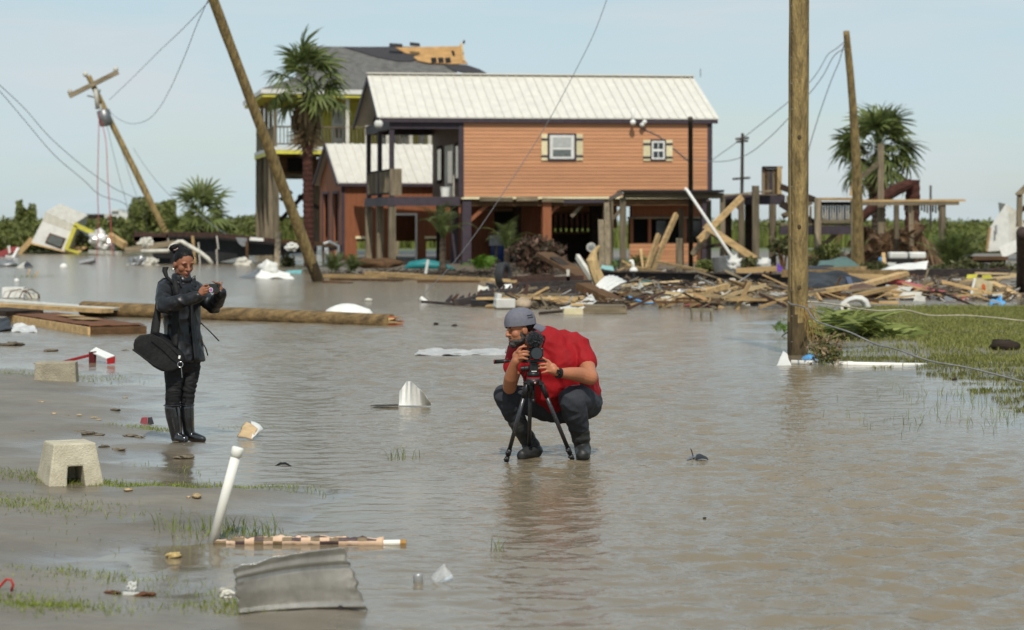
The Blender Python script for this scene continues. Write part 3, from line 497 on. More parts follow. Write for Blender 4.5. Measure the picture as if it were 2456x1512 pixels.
# stilts
for k, v in enumerate((.2, 2.6, 5.2, 7.9, 10.6)):
    for u in ((.15, 3.2, 6.4) if k else (.15, 3.2)): m = MB(); G.box(m, u - .15, u + .15, v - .15, v + .15, -.2, wd0); m.build('stilt', GREYWOOD, yh)
m = MB(); G.rect(m, 668, 368, 760, 430, 4.0, 4.1); G.rect(m, 690, 380, 740, 412, 3.9, 4.0, 1); m.build('under_deck_shade', [BROWNWOOD, DARK], yh)  # upright brown and black sheet paints the shade under the deck
m = MB(); G.rect(m, 664, 418, 770, 430, 3.8, 4.0); m.build('under_deck_beam', GREYWOOD_X, yh)
for a in ((672, 480, 700, 460), (672, 530, 735, 460), (715, 470, 765, 500), (676, 462, 712, 500)): pb(G, MB(), *a, 3.0, .15, .2).build('brace', DARKWOOD, yh)
# railings
wr_ = G.w(302, 0)
for nm, f in (('front', lambda a, b: (a, b, .05, .12)), ('left', None)):
    m = MB(); n_ = 60 if f else 40; ln = gU - .2 if f else gD - .2
    if f: G.box(m, .1, gU, .03, .13, wr_ - .08, wr_); G.box(m, .1, gU, .05, .11, wd_ + .1, wd_ + .17)
    else: G.box(m, .03, .13, .14, gD, wr_ - .08, wr_); G.box(m, .05, .11, .14, gD, wd_ + .1, wd_ + .17)
    for k in range(n_):
        t = .15 + ln * k / n_
        if f: G.box(m, t, t + .045, .06, .1, wd_ + .1, wr_ - .05)
        else: G.box(m, .06, .1, t, t + .14, wd_ + .1, wr_ - .05)
    m.build('railing', GREYWOOD, yh)
for v in (.12, 2.7, 5.3, 8.0, 10.7): m = MB(); G.box(m, .03, .2, v - .09, v + .09, wd_, we_ - .1); m.build('porch_post', GREYWOOD, yh)
for px in (745, 833, 880, 930, 985, 1030): u = G.u(px, .12); m = MB(); G.box(m, u - .09, u + .09, .03, .21, wd_, we_ - .1); m.build('porch_post', WHITE_D if px > 800 else GREYWOOD, yh)
# body with windows
bv_ = 2.6; bu = G.u(775, bv_); m = MB(); G.box(m, bu, gU, bv_, gD - .3, wd_, we_); m.build('wall', YELLOW, yh)
for x0, x1 in ((796, 826), (905, 935), (955, 985)): window(G, yh, x0, 255, x1, 345, bv_, WHITE, .5)
for x0, x1 in ((828, 834), (940, 950), (1005, 1018)): m = MB(); G.rect(m, x0, 262, x1, 350, bv_ - .12, bv_ - .01); m.build('corner_trim', GREYMETAL, yh)
# roof: eave skirt then steeper hip
e0 = -.5; eL = -.6; eR = gU + .6; br = 1.9; wb = G.w(178, 2, br); ridge_v = gD / 2; ru0 = G.u(744, ridge_v); ru1 = G.u(1108, ridge_v); wr2 = G.w(111, ru0, ridge_v); eB = gD + .5; bb = gD - 1.9
def quad(m, a, b, c_, d, th=.06): m.hexa([p - Vector((0, 0, th)) for p in (a, b, c_, d)] + [a, b, c_, d])
q = G.p; bl, brr = br - .1, gU - 1.6; m = MB()
quad(m, q(eL, e0, we_), q(eR, e0, we_), q(brr, br, wb), q(bl, br, wb)); quad(m, q(eL, eB, we_), q(eL, e0, we_), q(bl, br, wb), q(bl, bb, wb)); quad(m, q(eR, e0, we_), q(eR, eB, we_), q(brr, bb, wb), q(brr, br, wb)); quad(m, q(eR, eB, we_), q(eL, eB, we_), q(bl, bb, wb), q(brr, bb, wb)); m.build('eave_roof', SHINGLE, yh)
m = MB(); F1 = (q(bl, br, wb), q(brr, br, wb), q(ru1, ridge_v, wr2), q(ru0, ridge_v, wr2)); quad(m, *F1); quad(m, q(brr, bb, wb), q(bl, bb, wb), q(ru0, ridge_v, wr2), q(ru1, ridge_v, wr2))
quad(m, q(bl, bb, wb), q(bl, br, wb), q(ru0, ridge_v, wr2), q(ru0 - .01, ridge_v + .01, wr2)); quad(m, q(brr, br, wb), q(brr, bb, wb), q(ru1, ridge_v + .01, wr2), q(ru1, ridge_v, wr2)); gro = m.build('hip_roof', SHINGLE, yh)
nF = (F1[1] - F1[0]).cross(F1[3] - F1[0]).normalized()
def onslope(px, py, lift):                         # sight line against the front slope
    d = at(px, py, 1.0) - Vector((0, 0, CH)); o = Vector((0, 0, CH)); p0 = F1[0] + nF * lift; return o + d * ((p0 - o).dot(nF) / d.dot(nF))
def patch(name, pts, lift, mt, par, th=.03): m = MB(); m.prism([onslope(x, y, lift) for x, y in pts], nF * -th); return m.build(name, mt, par)
patch('felt_patch', [(825, 113), (1000, 112), (1000, 130), (1003, 142), (985, 147), (950, 146), (905, 137), (870, 126)], .05, FELT, gro)
patch('felt_patch', [(1060, 152), (1120, 156), (1150, 166), (1168, 176), (1120, 177), (1085, 168)], .05, FELT, gro)
ply = patch('plywood_patch', [(948, 114), (1110, 111), (1108, 135), (1122, 153), (1080, 153), (1030, 151), (1003, 146), (992, 137), (1008, 131), (975, 128), (962, 122)], .09, PLY, gro)
for x in (1033, 1050, 1067): patch('hole_shade', [(x, 139), (x + 13, 138), (x + 15, 150), (x + 2, 151)], .11, DARK, ply, .02)  # black patches on the plywood paint the shade of the holes
patch('hole_shade', [(1082, 122), (1089, 122), (1092, 134), (1086, 134)], .11, DARK, ply, .02)
m = MB(); m.beam(onslope(1106, 108, .1), onslope(1112, 150, .1), .12, .2); m.build('bare_rafter', TANWOOD, gro)
for x, y, dx in ((935, 108, 30), (985, 106, 22), (1110, 100, 4)): m = MB(); m.beam(q(ru0, ridge_v, 0) * 0 + at(x, y, 115.6), at(x + dx, y + 2, 115.6), .3, .16, jag=.05); m.build('torn_shingle', FELT, gro)
m = MB(); G.box(m, eL, eR, e0 - .03, e0 + .02, we_ - .24, we_ - .02); G.box(m, eL - .03, eL + .02, e0 + .02, eB, we_ - .24, we_ - .02); m.build('eave_fascia', WHITE, yh)
m = MB(); G.box(m, eL + .05, gU, e0 + .05, bv_, we_ - .4, we_ - .25); G.box(m, eL + .05, bu, bv_, eB - .1, we_ - .4, we_ - .25); m.build('porch_soffit', YELLOW, yh)
# ---------------------------------------------------------------- utility poles
def pole(name, p0, p1, r0, r1, mt, label, wet=0.0, seg=20, rough=.012, cat='utility pole', bend=None, **k):
    p0 = Vector(p0); p1 = Vector(p1); d = p1 - p0; n_ = max(12, int(d.length / .12)); m = MB(); pts = []; rr = []
    for i in range(n_ + 1):
        t = i / n_; q = p0 + d * t
        if bend: q = q + Vector(bend) * math.sin(t * math.pi)
        pts.append(q); rr.append(r0 + (r1 - r0) * t)
    m.tube(pts, rr, seg)
    ax = d.normalized(); px1 = ax.cross(Vector((.3, 1, .2))).normalized(); px2 = ax.cross(px1)
    for i, v in enumerate(m.v):                    # checks and flutes along the grain
        v = Vector(v); t = (v - p0).dot(ax); c = p0 + ax * t; rad = v - c
        if rad.length > .01:
            a = math.atan2(rad.dot(px2), rad.dot(px1)); nz_ = noise.noise(Vector((math.cos(a) * 5, math.sin(a) * 5, t * .55))) + .6 * noise.noise(Vector((math.cos(a) * 13, math.sin(a) * 13, t * 1.3 + 7)))
            m.v[i] = tuple(v + rad.normalized() * nz_ * rough)
    m.m = []
    for f in m.f:
        c = sum((Vector(m.v[i]) for i in f), Vector()) / len(f); m.m.append(1 if wet and c.z < wet + .5 * noise.noise(Vector((c.x * 9, c.y * 9, c.z * 1.5))) else 0)
    o = m.build('shaft', [mt, DARKWOOD_Z], empty(name, p0, label, cat), smooth=True); return o.parent
DARKWOOD_Z = wood('dark_wet_pole', srgb(98, 84, 60), 'z', c2=srgb(52, 46, 36)); DARKPOLE = wood('dark_pole', srgb(74, 66, 58), 'z')
p1 = pole('utility_pole', gp(1913, 868, -.1), at(1918, -420, 30.2), .142, .135, POLEWOOD, 'thick upright wooden utility pole standing in the flood right of the man', wet=.55)
m = MB(); m.tube([at(1899, y, 30.2 - .125) for y in (840, 500, 200, -100, -400)], .005, 6); m.build('ground_wire', DARKPOLE, p1)
for k in range(14): q = at(1899 + .4 * (k % 2), 820 - k * 62, 30.2 - .128); m = MB(); m.box(q, (.022, .008, .008)); m.build('wire_staple', GREYMETAL, p1)
for y in (330, 545, 690): q = at(1917, y, 30.2 - .143); m = MB(); m.ell(q, (.026, .012, .034)); m.build('knot', DARKWOOD_Z, p1, smooth=True)
pole('utility_pole', gp(767, 684, -.1), at(478, -90, 64), .175, .135, POLEWOOD, 'bare wooden utility pole leaning steeply left in front of the palm', wet=.5)
p3 = pole('utility_pole', at(420, 605, 128), at(212, 183, 128), .21, .15, POLEWOOD, 'leaning utility pole with a crossarm and grey transformer, far left', seg=12)
def add(o, name, mb, mt, **k): return mb.build(name, mt, o, **k)
ca = add(p3, 'crossarm', MB().beam(at(166, 231, 127.6), at(283, 173, 127.6), .22, .26), GREYWOOD_X)
for x, y in ((168, 222), (278, 168), (205, 180)): m = MB(); c = at(x, y, 127.6); m.tube([c - Vector((0, 0, .12)), c, c + Vector((0, 0, .12)), c + Vector((0, 0, .2))], [.07, .16, .12, .05], 8); add(ca, 'insulator', m, WHITE_D, smooth=True)
m = MB(); m.tube([at(229, 214, 127.2), at(234, 262, 127.2)], .12, 8); add(p3, 'fuse_cutout', m, WHITE_D, smooth=True)
m = MB(); m.beam(at(209, 230, 127.3), at(236, 236, 127.3), .1, .1); m.beam(at(240, 215, 127.3), at(232, 242, 127.3), .08, .08); add(p3, 'crossarm_brace', m, GREYMETAL)
t0, t1 = at(247, 264, 127.2), at(256, 302, 127.2); m = MB(); m.tube([t0, t0.lerp(t1, .05), t0.lerp(t1, .95), t1], [.3, .38, .36, .28], 14); tr_ = add(p3, 'transformer', m, GREYMETAL, smooth=True)
m = MB(); m.tube([at(243, 262, 127), at(240, 250, 127)], .07, 8); add(tr_, 'bushing', m, WHITE_D)
pole('utility_pole', gp(2058, 668, -.1), at(2030, 76, 74), .21, .105, POLEWOOD, 'pale tapering utility pole rising behind the debris near the right palm', bend=(.12, 0, 0), seg=14)
pole('utility_pole', gp(1657, 655, -.1), at(1656, 283, 80), .09, .085, DARKPOLE, 'thin dark pole in front of the orange wall, right of the small window', seg=10, rough=.004)
p6 = pole('utility_pole', at(1778, 596, 150), at(1781, 320, 150), .13, .1, DARKPOLE, 'far thin utility pole with two crossarms behind the wrecked deck', seg=8, rough=.004)
for y, a, b in ((334, 1764, 1796), (341, 1766, 1794), (430, 1757, 1799)): add(p6, 'crossarm', MB().beam(at(a, y, 149.8), at(b, y - 3, 149.8), .13, .14), DARKPOLE)
pole('marker_pole', at(2232, 596, 150), at(2232, 445, 150), .08, .07, DARKPOLE, 'thin bare pole far behind the fallen pergola at the right', cat='pole', seg=8, rough=.003)
PEEL = mat('peeling_painted_post', srgb(70, 52, 48), .8, var=.3, scale=7, stretch=(1, 1, .35), bump=.5, c2=srgb(180, 172, 150))
pole('timber_post', gp(2452, 712, -.1), at(2452, 556, 55.5), .15, .145, mat('dark_peeling_post', srgb(66, 52, 48), .8, var=.2, scale=9, stretch=(1, 1, .3), bump=.6, dirt=.3), 'dark timber post with flaking paint at the right edge', cat='post', seg=12)

# ---------------------------------------------------------------- cables
def cable(name, pts, r, mt, label, group=None, cat='cable'):
    P = [Vector(p) for p in pts]; out = []
    for i in range(len(P) - 1):                     # Catmull-Rom
        a, b, c, d = P[max(i - 1, 0)], P[i], P[i + 1], P[min(i + 2, len(P) - 1)]
        for k in range(6):
            t = k / 6; out.append(.5 * ((2 * b) + (c - a) * t + (2 * a - 5 * b + 4 * c - d) * t * t + (3 * b - a - 3 * c + d) * t ** 3))
    out.append(P[-1]); m = MB(); m.tube(out, r, 6); return m.build(name, mt, label=label, cat=cat, group=group, smooth=True)
def pc(pts, Ya, Yb=None):
    n_ = len(pts) - 1; Yb = Ya if Yb is None else Yb; return [at(x, y, Ya + (Yb - Ya) * i / n_) for i, (x, y) in enumerate(pts)]
cable('power_cable', pc([(503, -8), (472, 60), (445, 130), (410, 210), (380, 262), (350, 290), (312, 297), (280, 283), (258, 262)], 66, 127), .013, WIRE, 'slack power cable hanging in a loop left of the leaning pole')
cable('power_cable', pc([(503, 2), (440, 68), (380, 125), (320, 185), (262, 240)], 66, 127), .013, WIRE, 'straight power cable from the leaning pole top down to the far crossarm')
cable('power_cable', pc([(-30, 180), (0, 205), (60, 262), (120, 330), (200, 400), (270, 450), (345, 496), (352, 600)], 90, 128), .016, WIRE, 'upper of two drooping cables entering at the left edge')
cable('power_cable', pc([(-30, 195), (0, 220), (60, 290), (130, 372), (200, 432), (240, 468), (310, 500), (330, 600)], 90, 128), .016, WIRE, 'lower of two drooping cables entering at the left edge')
cable('hanging_cable', pc([(238, 268), (236, 350), (234, 450), (236, 530), (232, 622)], 126, 112), .022, REDWIRE, 'left of two red cables hanging from the transformer')
cable('hanging_cable', pc([(243, 290), (254, 340), (258, 420), (263, 500), (267, 560), (270, 612)], 126, 114), .022, REDWIRE, 'right of two red cables hanging from the transformer')
cable('hanging_cable', pc([(256, 298), (270, 360), (290, 440), (305, 500), (310, 590)], 127, 130), .014, WIRE, 'thin cable dropping from the transformer into the bushes')
cable('hanging_cable', pc([(280, 326), (298, 380), (320, 450), (340, 505), (345, 590)], 127, 130), .014, WIRE, 'thin cable dropping from halfway up the far pole')
cable('guy_wire', pc([(320, 356), (345, 395), (380, 440), (420, 480), (470, 510), (540, 560), (640, 600)], 127, 112), .016, WIRE, 'sagging wire from the far pole down to the black wreckage')
cable('guy_wire', pc([(1462, -20), (1425, 80), (1370, 190), (1310, 300), (1235, 420), (1150, 548), (1080, 640), (1010, 712)], 56, 58), .009, WIRE, 'long slanting wire crossing in front of the orange house')
cable('power_cable', pc([(2026, 100), (2005, 118), (1985, 132), (1960, 175), (1925, 215), (1860, 270), (1790, 325), (1700, 390)], 74, 100), .014, WIRE, 'upper cable running left from the pale pole behind the thick pole')
cable('power_cable', pc([(2026, 118), (2000, 135), (1965, 195), (1890, 285), (1840, 335), (1790, 372), (1730, 388), (1640, 382)], 74, 88), .014, WIRE, 'lower cable sagging from the pale pole to the orange house')
cable('power_cable', pc([(2024, 108), (2012, 150), (1995, 190), (1970, 260), (1945, 340), (1925, 420)], 74, 80), .014, WIRE, 'loose cable hanging just left of the pale pole')

# ---------------------------------------------------------------- palms and shrubs
PALM = leafmat('palm_leaf', (0.03, 0.052, 0.012), (0.20, 0.235, 0.07)); DEADP = leafmat('dead_palm_leaf', (0.10, 0.065, 0.03), (0.34, 0.25, 0.14)); BROWNP = leafmat('brown_frond', (0.10, 0.055, 0.028), (0.36, 0.235, 0.13))
TRUNK = mat('palm_trunk', srgb(92, 54, 42), .9, var=.3, scale=5, stretch=(1, 1, 2.5), bump=.9, rnd=.1); TRUNKG = mat('grey_palm_trunk', srgb(96, 82, 68), .9, var=.3, scale=5, stretch=(1, 1, 2.5), bump=.9)
def tmesh(name, V, F, T, mt):
    me = bpy.data.meshes.new(name); me.from_pydata([tuple(v) for v in V], [], F); a = me.attributes.new('tint', 'FLOAT', 'POINT'); a.data.foreach_set('value', T); me.materials.append(mt); me.update(); return me
def fan_leaf(seed, mt, pet=.55, r=.75, nseg=17, spread=115, droop=.35, fold=0.0):
    rn = random.Random(seed); V = []; F = []; T = []
    def strip(pts, wd, t0, t1, side):
        b = len(V)
        for i, p in enumerate(pts):
            k = i / (len(pts) - 1); ww = wd * (1 - k) ** .7 * (0.55 + .9 * min(1, k * 3)) if i < len(pts) - 1 else .002
            V.append(p - side * ww); V.append(p + side * ww); T.extend([t0 + (t1 - t0) * k] * 2)
        for i in range(len(pts) - 1): F.append((b + 2 * i, b + 2 * i + 1, b + 2 * i + 3, b + 2 * i + 2))
    strip([Vector((pet * t, 0, .12 * pet * math.sin(t * 1.6))) for t in (0, .33, .66, 1)], .022, .4, .5, Vector((0, 1, 0)))
    c = Vector((pet, 0, .1 * pet))
    for k in range(nseg):
        a = R(-spread + 2 * spread * k / (nseg - 1)); ln = r * (0.72 + .28 * math.cos(a * .7)) * rn.uniform(.88, 1.08); tt = rn.uniform(0.05, .95); dr = droop * rn.uniform(.5, 1.5)
        d = Vector((math.cos(a), math.sin(a) * (1 - fold), -abs(math.sin(a)) * fold)); sd_ = Vector((-math.sin(a), math.cos(a), .35)).normalized()
        strip([c + d * ln * t + Vector((0, 0, .14 * math.cos(a) * t * ln - dr * ln * t ** 2.6)) for t in (0.02, .3, .6, .85, 1)], ln * .062, tt * .7, min(1, tt * .7 + .3), sd_)
    return tmesh('frond', V, F, T, mt)
def pinnate(seed, mt, L_=1.1, n_=22, ll=.28, arch=.5):
    rn = random.Random(seed); V = []; F = []; T = []
    def pt(t): return Vector((L_ * t * math.cos(arch * t * .8), 0, L_ * (math.sin(t * 1.5) * .42 - arch * t * t * .75)))
    for i in range(n_):
        t = .12 + .88 * i / n_; p = pt(t); tg = (pt(t + .02) - p).normalized()
        for s in (-1, 1):
            l_ = ll * math.sin(math.pi * min(1, t * .9 + .12)) * rn.uniform(.85, 1.1); d = (tg * .55 + Vector((0, s, .12))).normalized(); b = len(V); w2 = tg * .014
            V.extend([p - w2, p + w2, p + d * l_ - Vector((0, 0, l_ * .25))]); F.append((b, b + 1, b + 2)); tv = rn.random(); T.extend([tv * .6, tv * .6, tv])
    for i in range(8):
        b = len(V); p, p2 = pt(i / 8), pt((i + 1) / 8); s_ = Vector((0, .012, 0)); V.extend([p - s_, p + s_, p2 + s_, p2 - s_]); F.append((b, b + 1, b + 2, b + 3)); T.extend([.5] * 4)
    return tmesh('frond', V, F, T, mt)
FAN = [fan_leaf(k, PALM, .8, .68, 14, 105, .55) for k in range(5)]; FAND = [fan_leaf(20 + k, DEADP, r=.85, spread=70, droop=.6, fold=.6) for k in range(4)]; FANB = [fan_leaf(40 + k, BROWNP, r=.9, spread=60, droop=.5, fold=.5) for k in range(3)]
SAGO = [pinnate(k, PALM) for k in range(3)]; FERN = [pinnate(9 + k, leafmat('fern_leaf%d' % k, (.06, .13, .01), (.2, .34, .03)), .8, 18, .2, .8) for k in range(2)]; LPALM = [pinnate(30 + k, PALM, 1.8, 30, .42, .75) for k in range(2)]
def frond(me, root, p, az, el, s, twist=0.0, name='frond'):
    o = bpy.data.objects.new(name, me); col.objects.link(o); o.parent = root; o.location = p - WL[root]; o.rotation_euler = (Matrix.Rotation(az, 3, 'Z') @ Matrix.Rotation(-el, 3, 'Y') @ Matrix.Rotation(twist, 3, 'X')).to_euler(); o.scale = (s, s, s); return o
def trunk(root, pts, rr, mt, ring=.1):
    m = MB(); P = []; Q = []
    for i in range(len(pts) - 1):
        n_ = max(2, int((Vector(pts[i + 1]) - Vector(pts[i])).length / ring))
        for k in range(n_): t = k / n_; P.append(Vector(pts[i]).lerp(Vector(pts[i + 1]), t)); Q.append((rr[i] + (rr[i + 1] - rr[i]) * t) * (1.0 + (.07 if k % 2 else -.04) + random.uniform(-.03, .03)))
    P.append(Vector(pts[-1])); Q.append(rr[-1]); m.tube(P, Q, 12); return m.build('trunk', mt, root, smooth=False)
def palm(label, base, crown, r0, r1, n_, s, nd, mid=None, wind=.3, name='palm_tree', els=(-35, 85), tm=TRUNK):
    root = empty(name, base, label, 'palm'); rn = random.Random(label); pts = [base] + ([mid] if mid else []) + [crown]; trunk(root, pts, [r0] + ([(r0 + r1) / 2] if mid else []) + [r1], tm)
    for k in range(n_):
        az = k * 2.399 + rn.uniform(-.3, .3); t = (k + .5) / n_; el = R(els[1] + (els[0] - els[1]) * t ** .75 + rn.uniform(-10, 10)); az -= wind * math.sin(az)      # wind from the left combs it right
        if rn.random() < .16: continue
        frond(rn.choice(FAN), root, crown + Vector((0, 0, .25 * (1 - t) * s)), az, el, s * rn.uniform(.62, 1.2), rn.uniform(-.8, .8))
    for k in range(nd):
        t = k / nd; frond(rn.choice(FAND), root, crown - Vector((0, 0, .05 + .8 * t * s)), k * 2.4, R(-52 - 34 * t + rn.uniform(-8, 8)), s * rn.uniform(.55, .85), rn.uniform(-.6, .6), 'dead_frond')
    return root
palm('tall fan palm with a skirt of dead fronds before the yellow house', at(742, 640, 86), at(735, 222, 86), .21, .17, 58, 1.3, 44)
palm('fan palm with a bushy crown behind the broken trunk at the right', at(2108, 618, 92), at(2106, 372, 92), .3, .26, 78, 1.3, 14, els=(-55, 88), tm=TRUNKG)
palm('low dark fan palm growing in the bushes right of the far pole', at(480, 606, 126), at(480, 545, 126), .25, .25, 30, 1.6, 0, els=(-10, 85))
# broken palm trunk folded over
bt = empty('broken_palm', at(2186, 612, 88), 'snapped palm trunk folded over like a bent elbow by the pergola', 'palm')
trunk(bt, [at(2187, 622, 88), at(2187, 560, 88), at(2190, 432, 88)], [.34, .29, .27], TRUNK, .16)
m = MB(); pts = [at(2186, 440, 87.6), at(2150, 455, 87.5), at(2110, 480, 87.3), at(2062, 528, 87.2)]; m.tube(pts, [.2, .24, .22, .16], 10); m.build('fallen_stem', TRUNK, bt)
rn = random.Random(5)
for k in range(16): frond(rn.choice(FANB), bt, at(rn.uniform(2075, 2215), rn.uniform(520, 560), 87 + rn.uniform(-.8, .8)), rn.uniform(0, 6.28), R(rn.uniform(-80, -30)), 1.0, rn.uniform(-1, 1), 'dead_frond')
hp_ = empty('frond_heap', gp(2130, 640), 'heap of brown dead palm fronds under the fallen pergola', 'frond heap')
for k in range(46): frond(rn.choice(FANB), hp_, at(rn.uniform(2065, 2240), rn.uniform(545, 606), 85 + rn.uniform(-1.5, 1.5)), rn.uniform(0, 6.28), R(rn.uniform(-70, 20)), rn.uniform(.7, 1.1), rn.uniform(-1, 1))
def tuft(label, c, meshes, n_, s, els=(20, 80), name='sago_palm', cat='plant', spread=.1):
    root = empty(name, c, label, cat); rn = random.Random(label)
    if c.z > .4: trunk(root, [Vector((c.x, c.y, -.1)), c + Vector((0, 0, .05))], [.14, .1], TRUNKG)
    for k in range(n_): frond(rn.choice(meshes), root, c + Vector((rn.uniform(-spread, spread), rn.uniform(-spread, spread), .05)), k * 2.399 + rn.uniform(-.3, .3), R(rn.uniform(*els)), s * rn.uniform(.75, 1.1), rn.uniform(-.3, .3))
    return root
tuft('small sago palm just right of the leaning pole base', gp(800, 655, .1), SAGO, 26, .75, (10, 60)); tuft('small sago palm below the outbuilding corner, second from the leaning pole', gp(845, 656, .1), SAGO, 26, .75, (10, 60))
tuft('large dark green sago palm among the debris at the right', gp(2288, 645, .15), SAGO, 60, 1.35, (15, 75), spread=.35)
tuft('bright green fern at the foot of the purple post', gp(1156, 650, .1), FERN, 44, .95, (15, 70), 'fern', spread=.3); tuft('dark fern at the foot of the lean-to', gp(1535, 650, .1), SAGO, 30, .8, (5, 60), 'fern', spread=.4)
tuft('green ferns beside the broken post under the orange house', gp(1490, 648, .1), FERN, 18, .7, (15, 70), 'fern', spread=.3)
tuft('drooping feather palm in the shade beside the porch stilts', gp(1062, 648, .1) + Vector((0, 0, 1.1)), LPALM, 14, 1.0, (20, 70), 'feather_palm'); tuft('feather palm in the dark doorway under the orange house', gp(1215, 640, .1) + Vector((0, 1, .6)), LPALM, 14, .9, (20, 80), 'feather_palm')
CROT = leafmat('croton_leaf', (.03, .035, .015), (.26, .15, .11)); OLIVE = leafmat('olive_leaf', (.035, .042, .012), (.17, .17, .07))
def leafball(name, par, c, r, n_, mt, size=.1, seed=0, flat=1.0):
    rs = np.random.RandomState(seed); d = rs.normal(size=(n_, 3)); d /= np.linalg.norm(d, axis=1)[:, None]; lum = 1 + .35 * np.sin(d[:, 0] * 4 + seed) * np.cos(d[:, 2] * 5 + seed * 2) + .25 * np.sin(d[:, 1] * 9)
    P = d * (np.array(r) * (rs.uniform(.25, 1, n_) ** .45 * lum)[:, None]); a = rs.normal(size=(n_, 3)); a /= np.linalg.norm(a, axis=1)[:, None]; b = np.cross(a, rs.normal(size=(n_, 3))); b /= np.linalg.norm(b, axis=1)[:, None]
    s = size * rs.uniform(.5, 1.3, n_)[:, None]; C = P + np.array(c); V = np.stack([C - a * s, C + b * s * .4, C + a * s, C - b * s * .4], 1).reshape(-1, 3); V -= np.array(WL[par]) if par is not None else 0
    i = np.arange(n_)[:, None] * 4; return npmesh(name, V, i + np.arange(4), mt, par, attr=np.repeat(rs.rand(n_), 4))
def bush(label, c, r, n_, mt, size, seed, name='shrub', lobes=5):
    root = empty(name, (c.x, c.y, 0), label, 'shrub'); rn = random.Random(seed)
    for k in range(5): m = MB(); q = c + Vector((rn.uniform(-1, 1) * r[0] * .6, rn.uniform(-1, 1) * r[1] * .5, rn.uniform(.0, .7) * r[2])); m.tube([Vector((c.x, c.y, -.05)), Vector((c.x, c.y, 0)).lerp(q, .5) + Vector((rn.uniform(-.1, .1), 0, .1)), q], [.04, .03, .012], 6); m.build('stem', BROWNWOOD, root)
    for k in range(lobes): q = c + Vector((rn.uniform(-1, 1) * r[0] * .5, rn.uniform(-1, 1) * r[1] * .4, rn.uniform(-.3, .45) * r[2])); leafball('foliage', root, q, [x * rn.uniform(.45, .65) for x in r], n_ // lobes, mt, size, seed * 10 + k)
    return root
bush('purple and olive leaved shrub behind the tyre in the debris', at(1288, 622, 73), (.95, .7, .72), 2600, CROT, .11, 3); bush('leafy shrub behind the thick pole below the wrecked deck', at(1880, 600, 80), (.7, .6, .5), 1000, OLIVE, .1, 4)
bush('tangled vine at the post left of the leaning pole', at(690, 628, 92), (.4, .4, .5), 500, OLIVE, .1, 8)
# far marsh: bushes that read as one mass, reeds in front of them
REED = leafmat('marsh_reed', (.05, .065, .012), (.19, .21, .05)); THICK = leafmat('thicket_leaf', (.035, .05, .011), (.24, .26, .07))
rs = np.random.RandomState(2); Vs, Fs, Ts = [], [], []; nb_ = 0
def scatter(n_, x0, x1, Y0, Y1, top, size, clump=.5):
    """leaf cards between the ground and the mass's uneven top"""
    global nb_
    Y = rs.uniform(Y0, Y1, n_); px = rs.uniform(x0, x1, n_); X = (px - CX) * Y / FP; tp = top(px, Y); z = 0.1 + (tp - .1) * rs.uniform(0, 1, n_) ** .7; s = size * rs.uniform(.5, 1.4, n_)[:, None]
    a = rs.normal(size=(n_, 3)); a /= np.linalg.norm(a, axis=1)[:, None]; b = np.cross(a, rs.normal(size=(n_, 3))); b /= np.linalg.norm(b, axis=1)[:, None]; C = np.column_stack([X, Y, z])
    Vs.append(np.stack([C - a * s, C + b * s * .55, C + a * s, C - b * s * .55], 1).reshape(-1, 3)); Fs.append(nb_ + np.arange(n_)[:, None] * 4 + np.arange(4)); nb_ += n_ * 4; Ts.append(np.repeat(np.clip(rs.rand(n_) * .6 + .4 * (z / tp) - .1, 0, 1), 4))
def topf(h, amp, f, ph): return lambda px, Y: np.maximum(.4, h + amp * (np.sin(px * f + ph + Y * .31) + .6 * np.sin(px * f * 2.7 + Y * .7 + ph) + .4 * np.sin(px * f * 6.1 + Y * 1.7)))
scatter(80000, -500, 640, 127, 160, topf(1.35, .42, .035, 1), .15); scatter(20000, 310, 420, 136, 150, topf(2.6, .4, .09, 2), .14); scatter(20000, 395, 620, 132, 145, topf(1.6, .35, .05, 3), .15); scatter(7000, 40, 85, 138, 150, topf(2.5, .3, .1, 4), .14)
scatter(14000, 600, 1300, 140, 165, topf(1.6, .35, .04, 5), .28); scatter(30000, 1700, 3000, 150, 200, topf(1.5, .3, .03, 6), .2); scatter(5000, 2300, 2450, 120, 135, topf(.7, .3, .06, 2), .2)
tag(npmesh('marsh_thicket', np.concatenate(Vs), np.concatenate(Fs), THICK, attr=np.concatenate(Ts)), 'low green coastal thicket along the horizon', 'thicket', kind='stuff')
n_ = 90000; Y = rs.uniform(136, 260, n_); px = rs.uniform(-600, 3100, n_); P = np.column_stack([(px - CX) * Y / FP, Y]); grass('marsh_reeds', P, 'pale green marsh reeds behind the flooded yards', .5, 1.5, .09, m=REED, lean=.35)
e = empty('far_house', at(285, 560, 250), 'far white house half hidden by the thicket', 'house')
for nm, a, mt in (('wall', (268, 506, 292, 540), WHITE), ('wall', (292, 511, 312, 540), WHITE), ('wall', (240, 514, 262, 540), WHITE_D)): m = MB(); Fr(275, 250, 0).rect(m, *a, 0, 4); m.build(nm, mt, e)
m = MB(); Fr(275, 250, 0).rect(m, 266, 502, 284, 507, -.3, 4.3); m.build('roof', WHITE, e)
m = MB(); F2 = Fr(200, 245, 0); F2.rect(m, 178, 514, 234, 526, 0, 4); e = empty('far_shed', F2.p(0, 0, 0), 'far low dark roofed shed left of the red cables', 'shed'); m.build('roof', DARKWOOD, e); m = MB(); F2.rect(m, 182, 526, 232, 548, .3, 3.7); m.build('wall', GREYWOOD, e)
